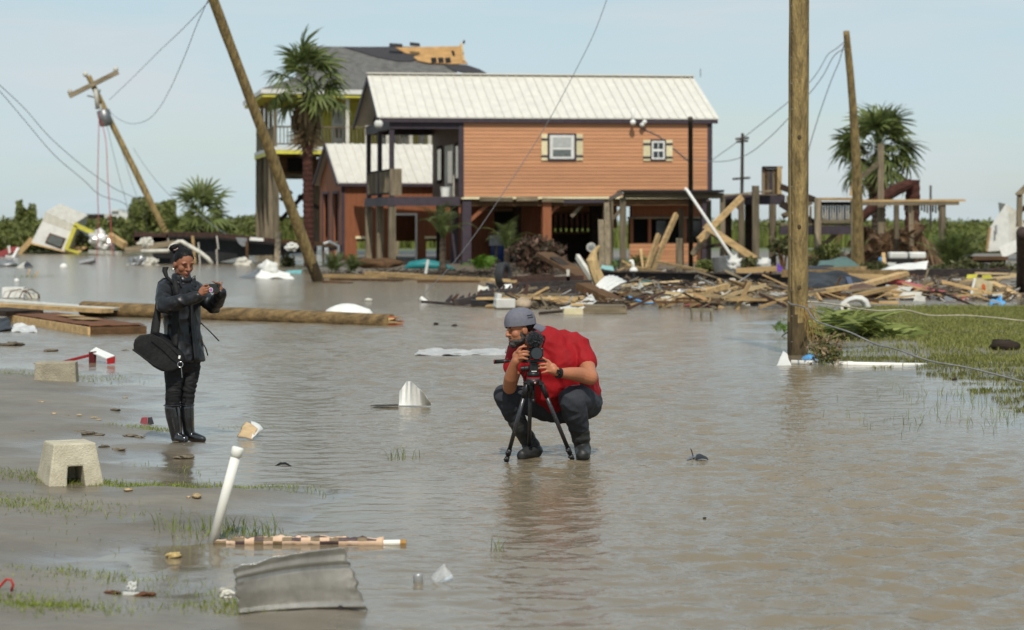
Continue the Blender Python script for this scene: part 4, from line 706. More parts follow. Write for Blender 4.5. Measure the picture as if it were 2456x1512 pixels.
# ---------------------------------------------------------------- wrecked deck, lean-to, pergola at the right
def bp_(m, x0, y0, x1, y1, Y0, Y1=None, wd=.12, ht=.12, **k): return m.beam(at(x0, y0, Y0), at(x1, y1, Y0 if Y1 is None else Y1), wd, ht, **k)
def part(par, name, a, mt, **k): return bp_(MB(), *a, **k).build(name, mt, par)
def vp(par, name, x, y0, y1, Y, wd, mt): m = MB(); p0, p1 = at(x, y0, Y), at(x, y1, Y); m.box((p0 + p1) / 2, (wd, wd, abs(p0.z - p1.z))); return m.build(name, mt, par)
def slab(par, name, x0, y0, x1, y1, Y, dep, mt): m = MB(); Fr(x0, Y, 0).rect(m, x0, y0, x1, y1, 0, dep); return m.build(name, mt, par)
T = empty('wrecked_deck', at(1880, 640, 84), 'broken raised deck with purple beams and railings behind the thick pole', 'deck')
part(T, 'beam', (1735, 480, 1882, 480, 82), PURPLE, wd=.2, ht=.34); slab(T, 'deck_boards', 1740, 466, 1880, 471, 82, 3.5, GREYWOOD_X); part(T, 'tilted_board', (1735, 470, 1850, 458, 81.6), GREYWOOD_X, wd=.3, ht=.06)
tb = slab(T, 'board_screen', 1834, 406, 1864, 466, 82.2, .05, BROWNWOOD)
for k in range(5): slab(tb, 'screen_board', 1834 + k * 6.2, 405, 1839.2 + k * 6.2, 465, 82.1, .06, [BROWNWOOD, GREYWOOD, PURPLE, GREYWOOD, BROWNWOOD][k])
part(T, 'cap_rail', (1828, 402, 1876, 402, 82.1), DARKWOOD, wd=.2, ht=.08); vp(T, 'post', 1869, 400, 466, 82, .16, TANWOOD_Z); vp(T, 'post', 1831, 402, 466, 82.2, .12, GREYWOOD)
for x, y0, y1, Y, wd, mt in ((1778, 474, 640, 81, .2, GREYWOOD), (1812, 446, 640, 80, .24, GREYWOOD), (1853, 490, 640, 82, .24, GREYWOOD), (1797, 486, 640, 84, .3, DARKWOOD), (1745, 486, 640, 83, .26, DARKWOOD), (1961, 476, 612, 80, .22, GREYWOOD), (2047, 480, 632, 79, .18, GREYWOOD), (2185, 486, 620, 85, .18, GREYWOOD), (2258, 488, 612, 84, .18, GREYWOOD), (1900, 560, 640, 81, .22, DARKWOOD)): vp(T, 'post', x, y0, y1, Y, wd, mt)
part(T, 'beam', (1870, 553, 2044, 552, 80.5), PURPLE, wd=.2, ht=.3); slab(T, 'deck_boards', 1872, 536, 2042, 541, 80.5, 4, GREYWOOD_X)
part(T, 'top_rail', (1955, 478, 2052, 478, 80.3), TANWOOD, wd=.16, ht=.1); part(T, 'rail_board', (1962, 489, 2044, 489, 80.4), DARKWOOD, wd=.05, ht=.12); part(T, 'bottom_rail', (1962, 531, 2044, 531, 80.4), GREYWOOD_X, wd=.06, ht=.1)
for k in range(12): slab(T, 'baluster', 1968 + k * 6.2, 484, 1972.6 + k * 6.2, 532, 80.5 + (k % 2) * .1, .04, GREYWOOD if k % 3 else DARKWOOD)
part(T, 'stair_rail', (1872, 448, 1954, 480, 81), DARKWOOD, wd=.1, ht=.22); part(T, 'stringer', (1872, 488, 1958, 540, 81), DARKWOOD, wd=.08, ht=.26); part(T, 'stringer', (1876, 520, 1946, 484, 82), GREYWOOD_X, wd=.08, ht=.2)
for k in range(6): slab(T, 'baluster', 1886 + k * 11, 470 + k * 5, 1892 + k * 11, 500 + k * 6, 81, .04, GREYWOOD)
for a in ((1780, 505, 1760, 486), (1880, 596, 1930, 560), (1975, 590, 2010, 556), (1850, 600, 1905, 560)): part(T, 'brace', (*a, 81.5), GREYWOOD_X, wd=.08, ht=.16)
P_ = empty('pergola', at(2190, 620, 83), 'long flat pergola beam on posts before the broken palm', 'pergola')
part(P_, 'beam', (2056, 482, 2314, 481, 82.5), TANWOOD, wd=.3, ht=.08); part(P_, 'fascia', (2060, 489, 2300, 488, 82.4), GREYWOOD_X, wd=.08, ht=.13)
for k in range(14): slab(P_, 'slat', 2168 + k * 6.8, 492, 2172 + k * 6.8, 506 + (k % 3) * 3, 82.6, .04, GREYWOOD)
vp(P_, 'post', 2112, 345, 560, 83, .22, GREYWOOD); part(P_, 'brace', (2058, 432, 2106, 392, 82.8), GREYWOOD_X, wd=.1, ht=.16); part(P_, 'brace', (2040, 470, 2052, 395, 83.5), TANWOOD, wd=.08, ht=.14); vp(P_, 'post', 2150, 490, 600, 84, .18, GREYWOOD); vp(P_, 'post', 2262, 489, 575, 82.5, .17, GREYWOOD)
L_ = empty('lean_to', at(1600, 650, 80), 'lean-to frame of timber posts with a dark tin roof before the orange house', 'lean-to')
part(L_, 'header_beam', (1494, 469, 1736, 470, 80), GREYWOOD_X, wd=.12, ht=.2); slab(L_, 'tin_roof', 1490, 456, 1737, 461, 79.6, 3.5, BLACK); part(L_, 'side_fascia', (1462, 478, 1494, 461, 82.5, 79.6), GREYMETAL, wd=.05, ht=.14)
for x, y0, Y, wd, mt in ((1465, 482, 82.5, .17, GREYWOOD), (1494, 474, 80, .22, GREYWOOD), (1634, 500, 83, .17, GREYWOOD), (1733, 475, 80, .18, GREYWOOD), (1700, 480, 83.5, .17, GREYWOOD)): vp(L_, 'post', x, y0, 652, Y, wd, mt)
def thing1(name, cat, label, mb, mt, group=None, **k): return mb.build(name, mt, label=label, cat=cat, group=group, **k)
def plank(x0, y0, Y0, x1, y1, Y1, wd, th, mt, label, name='plank', cat='plank', group=None, tap=1.0): return thing1(name, cat, label, MB().beam(at(x0, y0, Y0), at(x1, y1, Y1), wd, th, taper=tap, jag=.03), mt, group)
plank(1674, 578, 78, 1780, 472, 79, .1, .2, TANWOOD, 'tan plank leaning up right across the white pipe'); plank(1690, 540, 77.5, 1812, 622, 77, .1, .22, TANWOOD, 'tan plank sloping down right across the white pipe')
plank(1660, 612, 78.5, 1706, 552, 78, .1, .18, GREYWOOD_X, 'dark grey plank propped under the crossed planks'); plank(1665, 598, 79, 1770, 580, 79, .1, .12, DARKWOOD, 'level dark rail behind the crossed planks'); plank(1700, 556, 79.5, 1772, 600, 79, .08, .14, DARKWOOD, 'dark strip sloping right under the crossed planks')
m = MB(); m.tube([at(1642, 452, 77.2), at(1648, 457, 77.2), at(1766, 632, 75.5)], .055, 10); thing1('pipe', 'pipe', 'long white pipe slanting down from the lean-to roof', m, WHITE, smooth=True)
plank(1562, 650, 74, 1622, 514, 75, .12, .2, TANWOOD, 'tall fresh plank standing tilted before the orange bar front', tap=.85); plank(1552, 644, 73.5, 1580, 562, 74, .1, .16, TANWOOD, 'shorter fresh plank standing beside the tall tilted one'); plank(1536, 600, 73, 1545, 668, 72, .1, .14, TANWOOD, 'splintered stake pointing down by the dark beam', tap=.3)
plank(1629, 572, 72, 1629, 668, 72, .2, .2, GREYWOOD, 'short square post stub before the orange bar front', 'post', 'post'); plank(1441, 530, 72, 1444, 662, 71, .18, .18, GREYWOOD, 'left one of the two broken grey posts by the lean-to', 'post', 'post'); plank(1455, 490, 72.5, 1458, 668, 71, .17, .17, GREYWOOD, 'taller right one of the two broken grey posts by the lean-to', 'post', 'post')

# ---------------------------------------------------------------- crumpled sheets and small wreckage
def crumple(name, q, mt, label, cat, amp=.04, th=.01, n_=10, f=4.0, bow=0.0, group=None, smooth=True, ribs=0, rd=.015):
    A, B, C, D = [at(*p) for p in q]; nrm = (B - A).cross(D - A).normalized(); sd_ = random.uniform(0, 50); m = MB()
    def fn(u, v):
        p = A.lerp(B, u).lerp(D.lerp(C, u), v); k = noise.noise(p * f + Vector((sd_, 0, 0))) * amp + bow * (math.sin(math.pi * u) + .5 * math.sin(math.pi * v)); e_ = noise.noise(p * f * 2 + Vector((0, sd_, 0))) * amp * .6
        if ribs: k += rd * (1 if math.sin(v * ribs * 6.283) > .55 else 0)
        return p + nrm * k + (B - A).normalized() * e_
    m.sheet(fn, n_, n_ if not ribs else max(n_, ribs * 8), th); return thing1(name, cat, label, m, mt, group, smooth=smooth)
def lump(name, x, y, Y, r, mt, label, cat, amp=.3, f=2.5, rot=(0, 0, 0), group=None, sm=True, par=None):
    m = MB(); c = at(x, y, Y); sd_ = random.uniform(0, 90); m.ell((0, 0, 0), r, rot, 18, 12); rm = max(r) if hasattr(r, '__len__') else r
    m.v = [tuple(c + Vector(v) * (1 + amp * noise.noise(Vector(v) * f / rm + Vector((sd_, 0, 0))))) for v in m.v]
    return m.build(name, mt, par, smooth=sm) if par is not None else thing1(name, cat, label, m, mt, group, smooth=sm)
# tilted white and yellow shed, far left
sh_ = empty('wrecked_shed', at(150, 608, 126), 'overturned white shed piece with bright yellow door frame, far left', 'shed'); dd = Vector((.3, 2.6, .5)); Yw = 126
def pz(pts, name, mt, par=sh_, d=dd, Y=Yw): m = MB(); m.prism([at(x, y, Y) for x, y in pts], d); return m.build(name, mt, par)
pz([(75, 582), (158, 603), (172.6, 557), (101, 531)], 'wall', WHITE); pz([(101, 531), (172.6, 557), (177, 538), (109, 509)], 'roof_panel', WHITE_D); pz([(158, 603), (75, 582), (75, 586), (184, 613), (186, 609)], 'floor_beam', TANWOOD, d=dd * .9)
part(sh_, 'door_frame', (178, 538, 230, 563, Yw - .1), YELLOW, wd=.2, ht=.24); part(sh_, 'door_frame', (182, 542, 159, 599, Yw - .1), YELLOW, wd=.2, ht=.22); part(sh_, 'door_frame', (159, 598, 196, 609, Yw - .1), YELLOW, wd=.15, ht=.14); pz([(184, 545), (226, 565), (224, 600), (164, 598)], 'interior_shade', DARK, d=Vector((.2, .1, .02)), Y=Yw + 1.8)  # black sheet behind the yellow frame paints the shade inside the shed
wn = pz([(119.6, 559), (158, 572), (147, 597), (108, 582)], 'window', BROWNWOOD, d=Vector((0, -.06, 0))); pz([(122, 563), (153.5, 574), (145, 593), (112.5, 580.5)], 'pane', GLASS_G, wn, Vector((0, -.03, 0)), Yw - .09)
part(sh_, 'strut', (186, 546, 216, 569, Yw + .2), GREYMETAL, wd=.1, ht=.12); part(sh_, 'prop', (78, 574, 44, 610, Yw + 1), TANWOOD, wd=.3, ht=.3); lump('torn_foil_wrap', 244, 578, Yw - 1, (.72, .4, .5), FOIL, None, None, .5, 3, (0, .6, 0), par=sh_, sm=False)
plank(264, 566, 125, 300, 590, 124, .3, .35, TANWOOD, 'thick tan beam sloping down right of the overturned shed'); plank(214, 604, 122, 288, 608, 121, .2, .2, WHITE_D, 'white board floating at the foot of the overturned shed')
plank(-10, 616, 118, 38, 599, 117, .4, .3, PINKRED, 'red slab sloping up at the left edge of the water'); plank(21, 590, 117, 24, 608, 117, .12, .12, WHITE, 'upright white stake beside the red slab', 'stake', 'stake'); plank(44, 597, 116, 30, 622, 115, .14, .14, WHITE, 'tilted white stake in front of the red slab', 'stake', 'stake'); plank(14, 616, 115.5, 32, 617, 115.5, .1, .15, WHITE, 'short white board lying beside the tilted stake')
crumple('roof_scrap', [(40, 642, 90), (62, 642, 90), (66, 629, 91), (58, 628, 91)], WHITE_D, 'white flake of roofing tilted in the water at the far left', 'scrap'); crumple('roof_scrap', [(56, 639, 89), (80, 641, 89), (68, 628, 91.5), (62, 628, 91.5)], BLACK, 'black peaked flake of roofing in the water at the far left', 'scrap')
lump('float_ball', 153, 641, 90, (.16, .16, .15), WHITE, 'white ball floating in the far water', 'ball', .05); lump('debris_lump', 14, 636, 92, (.5, .3, .2), GREYMETAL, 'grey lump awash near the left edge', 'debris', .5); lump('float_ball', 40, 674, 69, (.08, .08, .08), WHITE, 'small white ball floating near the left edge', 'ball', .05)
m = MB(); m.tube([at(192, 632, 97), at(228, 624, 97)], .14, 8); thing1('tank', 'tank', 'grey cylinder floating below the overturned shed', m, GREYMETAL)
plank(66, 662, 76, 72, 646, 76, .04, .04, TANWOOD, 'left of two thin sticks standing in the far grass tuft', 'stick', 'stick'); plank(81, 668, 75, 93, 650, 75, .04, .04, TANWOOD, 'right of two thin sticks standing in the far grass tuft', 'stick', 'stick')
# black wreckage
bk = empty('wrecked_trailer', at(560, 630, 98), 'long black upturned trailer hulk with rusty deck edge behind the woman', 'wreck')
def pk(pts, name, mt, Y=98, d=(0, 3, 0)): m = MB(); m.prism([at(x, y, Y) for x, y in pts], d); return m.build(name, mt, bk)
pk([(345, 572), (410, 565), (520, 568), (640, 578), (720, 586), (808, 590), (806, 600), (730, 606), (660, 612), (585, 614), (520, 628), (470, 640), (378, 640), (366, 610)], 'hull', BLACK)
part(bk, 'deck_edge', (320, 570, 410, 562, 97.6), RUST, wd=.3, ht=.16); part(bk, 'deck_edge', (410, 562, 525, 564, 97.6), RUST, wd=.3, ht=.2); part(bk, 'deck_edge', (525, 565, 660, 578, 97.6), RUST, wd=.3, ht=.18); part(bk, 'deck_edge', (660, 579, 810, 588, 97.6), BROWNWOOD, wd=.3, ht=.18)
for a, mt, wd in (((300, 601, 420, 583, 96.5), GREYWOOD_X, .25), ((322, 567, 403, 572, 97), RUST, .4), ((322, 576, 400, 578, 97), RUST, .3), ((462, 566, 468, 632, 97), TANWOOD, .1), ((592, 580, 593, 625, 96.8), BROWNWOOD, .1)): part(bk, 'loose_board', a, mt, wd=.12, ht=wd)
for a in ((520, 566, 524, 598, 96.9), (520, 598, 522, 636, 96.6), (476, 582, 480, 636, 96.8), (400, 562, 404, 580, 97)): part(bk, 'hanging_strip', a, WHITE_D, wd=.05, ht=.3 if a[1] > 590 else .12)
m = MB(); m.tube(pc([(338, 604), (404, 602), (412, 590), (428, 580), (436, 580), (480, 606), (498, 620), (509, 634)], 96), .09, 8); m.build('bent_pipe', WHITE_D, bk, smooth=True)
pk([(565, 570), (592, 571), (592, 590), (582, 592), (572, 584)], 'torn_flap', GREYMETAL, 97.4, (0, .04, 0)); pk([(600, 569), (632, 572), (632, 579), (598, 577)], 'white_panel', WHITE, 97.2, (0, .3, 0))
for k, (x, y, r, mt, lb) in enumerate(((318, 640, .25, WHITE_D, 'white scrap lump left of the black wreckage'), (335, 630, .4, GREYMETAL, 'grey tangled scrap under the black wreckage'), (360, 636, .4, WHITE_D, 'pale foam lump beside the woman, behind her head'), (350, 582, .3, WHITE_D, 'white crumpled scrap on top of the black wreckage'), (583, 634, .35, WHITE_D, 'white scrap in the water right of the woman'), (700, 592, .25, WHITE, 'white scrap beside the leaning pole on the wreckage'))): lump('scrap_lump', x, y, 95, (r, r * .6, r * .7), mt, lb, 'scrap', .6, 3, sm=False)
for x0, x1, y0, y1 in ((760, 772, 590, 636), (778, 788, 594, 636)): slab(bk, 'white_panel', x0, y0, x1, y1, 92, .1, WHITE)
m = MB(); m.tube(pc([(776, 586), (790, 580), (812, 590), (812, 634)], 91), .06, 8); thing1('pipe', 'pipe', 'bent white pipe arch left of the outbuilding', m, WHITE, smooth=True)
plank(668, 560, 92, 664, 644, 91, .22, .22, GREYWOOD, 'grey post stub left of the leaning pole', 'post', 'post')
crumple('tarp_sheet', [(612, 668, 73), (706, 669, 72.5), (690, 655, 74), (640, 634, 74)], WHITE, 'crumpled white sheet floating left of the leaning pole base', 'sheet', .12, n_=14, f=2); crumple('tarp_sheet', [(570, 666, 73.2), (618, 667, 73), (622, 645, 74), (610, 652, 74)], GREYMETAL, 'grey fold of sheet left end of the floating white sheet', 'sheet', .05); lump('scrap_lump', 646, 645, 73.6, (.3, .25, .28), WHITE, 'upright white fold on the floating sheet', 'sheet', .5, 2)
crumple('plastic_strip', [(682, 655, 80), (722, 656, 80), (724, 648, 81), (690, 650, 81)], mat('cyan_plastic', srgb(130, 205, 205), .5), 'cyan plastic strip floating left of the leaning pole', 'strip', .03)
for i, a in enumerate(((778, 662, 73, 1000, 664, 72), (800, 672, 71, 960, 676, 69.5), (930, 660, 72, 1190, 673, 70), (1000, 676, 68.5, 1150, 678, 68.5), (880, 655, 75, 1010, 662, 74), (782, 678, 68, 840, 682, 67.5))): plank(*a, .35, .12, TANWOOD if i % 2 == 0 else BROWNWOOD, ['long tan plank floating right of the leaning pole', 'dark brown plank nearest right of the leaning pole', 'tan plank floating end on towards the tyre', 'short low plank before the teal boat', 'upper brown plank along the shore by the stilts', 'short dark plank end at the leaning pole base'][i])
m = MB(); m.tube([at(1021, 657, 73), at(1027, 623, 73)], .05, 10); thing1('pipe', 'pipe', 'short white pipe sticking up before the teal boat', m, WHITE)
m = MB(); pts = [at(968, 645, 85), at(985, 638, 85), at(1020, 635, 85), at(1060, 640, 85), at(1092, 646, 85)]; m.tube(pts, [.05, .28, .36, .28, .04], 12, flat=.6); thing1('kayak', 'boat', 'teal plastic kayak under the orange house porch', m, TEAL, smooth=True)
lump('washed_bundle', 905, 634, 86, (.9, .4, .25), BROWNWOOD, 'brown heap of boards at the porch stilts', 'heap', .4, sm=False)
# central debris: tyre, chassis, sheets
Yt = 61.5; ty = empty('spare_tyre', gp(1207, 696), 'upright black tyre at the left of the debris pile', 'wheel'); c = at(1207, 662, Yt); ax = Vector((.93, -.36, .05)).normalized(); m = MB(); prof = [(.2, -.1), (.3, -.125), (.355, -.115), (.37, -.08), (.37, .08), (.355, .115), (.3, .125), (.2, .1)]
e1 = ax.cross(Vector((0, 0, 1))).normalized(); e2 = ax.cross(e1); n_ = 32; V_ = []
for i in range(n_):
    a = 6.2832 * i / n_
    for r, h in prof: V_.append(c + (e1 * math.cos(a) + e2 * math.sin(a)) * r + ax * h)
k_ = len(prof); m.add(V_, [(i * k_ + j, i * k_ + (j + 1) % k_, ((i + 1) % n_) * k_ + (j + 1) % k_, ((i + 1) % n_) * k_ + j) for i in range(n_) for j in range(k_)]); tyo = m.build('tyre', RUBBER, ty, smooth=True)
for h in (-.05, 0, .05): m = MB(); m.tube([c + ax * h + (e1 * math.cos(6.2832 * i / 32) + e2 * math.sin(6.2832 * i / 32)) * .371 for i in range(33)], .007, 5, cap=False); m.build('tread_rib', RUBBER, tyo)
m = MB(); m.tube([c - ax * .06, c + ax * .06], .205, 20); m.build('rim', RUST, ty)
cs = empty('trailer_chassis', gp(1300, 735), 'rusty dark trailer chassis lying in the water beside the tyre', 'wreck')
for nm, a, wd, ht, mt in (('side_rail', (1215, 690, 1420, 682, 58), .15, .22, STEEL), ('side_rail', (1150, 712, 1245, 710, 52), .5, .28, STEEL), ('side_rail', (1240, 706, 1410, 694, 54), .2, .24, STEEL), ('cross_member', (1225, 668, 1330, 662, 60), .12, .1, RUST), ('cross_member', (1240, 676, 1400, 668, 59), .1, .16, RUST), ('axle', (1212, 684, 1330, 690, 60), .1, .1, STEEL), ('tongue', (1090, 728, 1240, 700, 50), .3, .16, STEEL), ('tongue', (1010, 724, 1090, 730, 50), .05, .06, STEEL), ('plate', (1290, 722, 1400, 706, 50), .6, .05, STEEL), ('side_rail', (1130, 726, 1250, 726, 49.5), .6, .12, BLACK)): part(cs, nm, (*a,), mt, wd=wd, ht=ht)
for k in range(14): part(cs, 'shard', (1075 + k * 14 + random.uniform(-6, 6), 726 - k * 1.5, 1085 + k * 14, 708 - k * 2.2 + random.uniform(-6, 6), 50.5), RUST if k % 2 else STEEL, wd=.08, ht=.12, taper=.3)
plank(1396, 686, 50, 1496, 734, 49, .4, .16, BROWNWOOD, 'bent grey brown beam sloping down right of the white sheets'); plank(1306, 610, 67, 1428, 682, 63, .5, .12, BROWNWOOD, 'wide weathered board sloping down behind the chassis'); plank(1330, 620, 66, 1400, 672, 64, .3, .1, DARKWOOD, 'dark narrow board beside the wide sloping board')
plank(1385, 616, 60, 1427, 680, 59, .1, .13, WHITE_D, 'peeling white stake leaning left in the debris', 'stake', 'stake'); plank(1362, 646, 59, 1363, 680, 59, .08, .1, WHITE_D, 'short white stake behind the chassis', 'stake', 'stake')
m = MB(); m.tube(pc([(1438, 590), (1426, 606), (1420, 625), (1426, 648), (1438, 676), (1440, 690)], 58), [.04, .08, .16, .15, .17, .12], 8); thing1('snapped_branch', 'branch', 'pale snapped branch standing in the debris before the broken posts', m, TANWOOD_Z)
crumple('siding_sheet', [(1427, 686, 50), (1462, 660, 51), (1504, 676, 51), (1446, 710, 49.5)], WHITE, 'upper bright white siding sheet bent over the debris', 'sheet', .03, bow=-.06, ribs=4); crumple('siding_sheet', [(1342, 738, 47.5), (1420, 706, 48.5), (1432, 722, 48), (1386, 742, 47.3)], WHITE, 'lower bright white siding sheet at the water edge', 'sheet', .03, bow=.05, ribs=3)
m = MB(); m.box(at(1210, 728, 48), (.42, .3, .2), (0, 0, .2)); m.box(at(1193, 721, 48), (.1, .28, .3), (0, .2, .2)); thing1('foam_box', 'box', 'white broken foam box floating left of the beige lump', m, WHITE, bevel=.02); lump('foam_lump', 1255, 730, 48, (.2, .16, .13), mat('beige_foam', srgb(190, 170, 145), .8), 'beige rounded lump beside the white foam box', 'lump', .25)
m = MB(); m.tube([at(1008, 714, 52), at(1018, 724, 52), at(1020, 734, 52)], [.05, .08, .07], 10); thing1('pipe', 'pipe', 'white pipe end poking up left of the chassis', m, WHITE)
plank(1320, 724, 49, 1400, 716, 49, .3, .1, TANWOOD, 'orange tinted plank behind the lower white sheet'); lump('orange_lump', 1180, 736, 48.5, (.16, .1, .05), TANWOOD, 'orange wood chunk left of the foam box', 'chunk', .4)
pf = empty('wooden_crate', gp(1440, 756), 'low broken timber box floating behind the man', 'crate'); slab(pf, 'side_board', 1400, 738, 1502, 752, 45.6, .08, GREYWOOD_X); slab(pf, 'side_board', 1495, 735, 1503, 752, 45.7, .9, GREYWOOD_X); slab(pf, 'top_board', 1404, 734, 1500, 738, 45.7, .9, GREYWOOD_X); slab(pf, 'panel', 1353, 740, 1398, 755, 45.4, .1, CREAM); part(pf, 'board', (1292, 752, 1350, 747, 45.3), DARKWOOD, wd=.2, ht=.05)
fn_ = empty('fan', at(1418, 606, 66), 'round pale fan grille standing behind the snapped branch', 'fan'); c = at(1418, 594, 66)
for r in (.13, .09, .05): m = MB(); m.tube([c + Vector((r * math.cos(a), 0, r * math.sin(a))) for a in [6.2832 * i / 20 for i in range(21)]], .018, 6, cap=False); m.build('ring', WHITE_D, fn_)
m = MB(); m.tube([c, c - Vector((0, -.05, .4))], .025, 6); m.build('stand', GREYMETAL, fn_); m = MB(); m.ell(c, (.13, .02, .13)); m.build('grille', GREYMETAL, fn_)
# long dark beam and the pile along it
bm_ = empty('steel_beam', at(1660, 690, 62), 'long dark brown steel beam lying across the debris pile', 'beam'); part(bm_, 'web', (1440, 664, 1892, 672, 64, 61), STEEL, wd=.05, ht=.26)
for dy in (-13, 11): part(bm_, 'flange', (1440, 664 + dy, 1892, 672 + dy, 63.9, 60.9), STEEL, wd=.2, ht=.035)
for x in (1520, 1665, 1790): part(bm_, 'stiffener', (x, 656, x + 2, 688, 63), BLACK, wd=.08, ht=.06)
crumple('curled_sheet', [(1512, 682, 56), (1535, 676, 57), (1588, 720, 53), (1545, 724, 53)], WHITE_D, 'bent pale panel below the dark beam', 'panel', .08, bow=.1); crumple('curled_sheet', [(1550, 690, 56), (1580, 680, 57), (1592, 706, 54), (1570, 712, 54)], GREYMETAL, 'olive grey curled panel below the dark beam', 'panel', .08, bow=.12)
lump('plastic_bag', 1626, 712, 53, (.22, .18, .15), WHITE, 'white bag lying in the pile left of the long tan planks', 'bag', .5); crumple('white_strip', [(1698, 728, 50), (1720, 732, 50), (1760, 690, 52), (1738, 686, 52)], WHITE_D, 'torn white strip behind the long tan planks', 'strip', .1, f=6)
crumple('plastic_sheet', [(1790, 730, 51), (1884, 732, 51), (1890, 706, 52.5), (1800, 704, 52.5)], FOIL, 'glinting clear plastic sheet heaped left of the thick pole', 'sheet', .16, n_=24, f=5, smooth=False)
for i, a in enumerate(((1584, 733, 48.6, 1744, 686, 51.5), (1645, 728, 49.5, 1762, 694, 52), (1754, 676, 55, 1892, 716, 52), (1765, 729, 50.5, 1806, 706, 51), (1766, 650, 66, 1862, 645, 66), (1500, 640, 69, 1620, 660, 66), (1575, 628, 70, 1690, 650, 67), (1650, 700, 56, 1668, 686, 57))):
    plank(*a, .09, [.12, .09, .1, .08, .16, .1, .07, .1][i], TANWOOD, ['longest tan plank rising right out of the water before the pile', 'second tan plank just behind the longest one', 'tan plank sloping down to the thick pole', 'short tan plank before the glinting plastic', 'straight tan beam lying level behind the pile', 'tan lath lying on the dark beam, left end', 'thin tan lath on the dark beam below the bar front', 'short orange stake below the dark beam'][i])
m = MB(); m.tube(pc([(1508, 712), (1525, 720), (1548, 727), (1570, 727), (1585, 722)], 49.5), .028, 8); thing1('hose', 'hose', 'bright blue hose curving at the water edge', m, LBLUE, smooth=True)
m = MB(); m.tube(pc([(1676, 666), (1692, 674), (1708, 680), (1718, 688), (1722, 694)], 56), .022, 6); thing1('hose', 'hose', 'thin grey hose arching below the dark beam', m, GREYMETAL); m = MB(); m.tube(pc([(1745, 688), (1780, 672), (1802, 656)], 55), .02, 6); thing1('pipe', 'pipe', 'thin grey pipe sloping up right over the pile', m, GREYMETAL)
m = MB(); c = at(1520, 650, 68); m.ell(c, (.13, .1, .12)); m.tube([c, c + Vector((-.02, 0, .2)), c + Vector((-.05, 0, .28))], [.06, .045, .05], 8); m.ell(c + Vector((-.07, 0, .29)), (.08, .05, .05)); thing1('garden_ornament', 'ornament', 'white goose shaped ornament on the dark beam', m, WHITE, smooth=True)
m = MB(); m.tube([at(1732, 650, 70), at(1728, 616, 70)], [.24, .3], 16); thing1('plastic_bin', 'bin', 'grey bin behind the dark beam below the white pipe', m, GREYMETAL) if True else lump('plastic_bin', 1732, 632, 70, (.28, .25, .32), GREYMETAL, 'grey bin behind the dark beam below the white pipe', 'bin', .2); lump('plastic_bag', 1760, 634, 69, (.2, .18, .24), WHITE, 'white bag right of the grey bin', 'bag', .9, 3.5); lump('plastic_bag', 1832, 636, 69, (.22, .2, .2), WHITE, 'white bag above the straight tan beam', 'bag', .5)
crumple('cloth', [(1862, 652, 66), (1884, 656, 66), (1876, 642, 66.5), (1864, 630, 66.5)], mat('purple_cloth', srgb(96, 60, 150), .7), 'purple cloth scrap left of the thick pole', 'cloth', .04); crumple('red_scrap', [(1640, 735, 48.3), (1700, 736, 48.3), (1730, 724, 49), (1660, 726, 49)], RED, 'flat red scrap at the water edge of the pile', 'scrap', .03)
crumple('roof_scrap', [(1440, 644, 70), (1474, 652, 69), (1470, 640, 71), (1444, 636, 71)], mat('pale_teal', srgb(150, 200, 195), .5), 'pale teal flake behind the dark beam, left end', 'scrap', .03)
# right-hand pile
crumple('tarp', [(1890, 706, 54), (2030, 706, 54), (2088, 672, 57), (1900, 658, 58)], TARP, 'rumpled black tarp right of the thick pole', 'tarp', .2, n_=20, f=1.6, bow=.1); crumple('roof_sheet', [(1955, 646, 66), (2070, 646, 66), (2030, 616, 67), (1966, 626, 67)], DGREEN, 'dark green tented sheet behind the tan planks', 'sheet', .05, f=2); crumple('tarp', [(1930, 664, 60), (1990, 662, 60), (2000, 640, 62), (1940, 636, 62)], TARP, 'small black tarp fold beside the green sheet', 'tarp', .12, f=2)
for i, a in enumerate(((1884, 656, 60, 2168, 658, 57, .3, .2), (1950, 650, 62, 2072, 646, 61, .3, .16), (2080, 682, 55, 2170, 656, 57, .25, .1), (1888, 712, 52, 2078, 682, 54, .2, .1), (2060, 700, 54, 2150, 708, 53, .2, .06), (2080, 690, 54, 2180, 704, 53, .2, .05), (2088, 726, 49.5, 2155, 726, 49.5, .12, .06), (2258, 684, 60, 2336, 680, 60, .4, .16), (2376, 680, 57, 2440, 712, 55, .2, .12), (2370, 690, 57, 2430, 718, 55, .1, .08), (2020, 662, 57, 2120, 664, 57, .6, .1))):
    plank(*a, TANWOOD, ['longest tan timber lying level right of the thick pole', 'upper brown tan timber on the longest one', 'tan board angling up right at the timber end', 'tan board sloping up right over the black tarp', 'small tan board before the red beam, upper', 'small tan board before the red beam, lower', 'wet orange board lying right of the white shell', 'thick tan timber left of the cream panel', 'upper tan board sloping down right of the cream panel', 'lower tan board sloping down right of the cream panel', 'flat tan board under the longest timber'][i])
plank(2132, 672, 57, 2310, 716, 53, .3, .08, PINKRED, 'long faded red metal beam sloping down right', 'metal_beam', 'beam'); plank(2110, 684, 57.5, 2220, 706, 55, .2, .18, STEEL, 'dark brown beam below the red metal beam', 'metal_beam', 'beam'); plank(2034, 672, 55, 2046, 706, 54, .12, .16, mat('slate_blue', srgb(80, 92, 116), .5), 'slate blue board standing on the tan board', 'board', 'board')
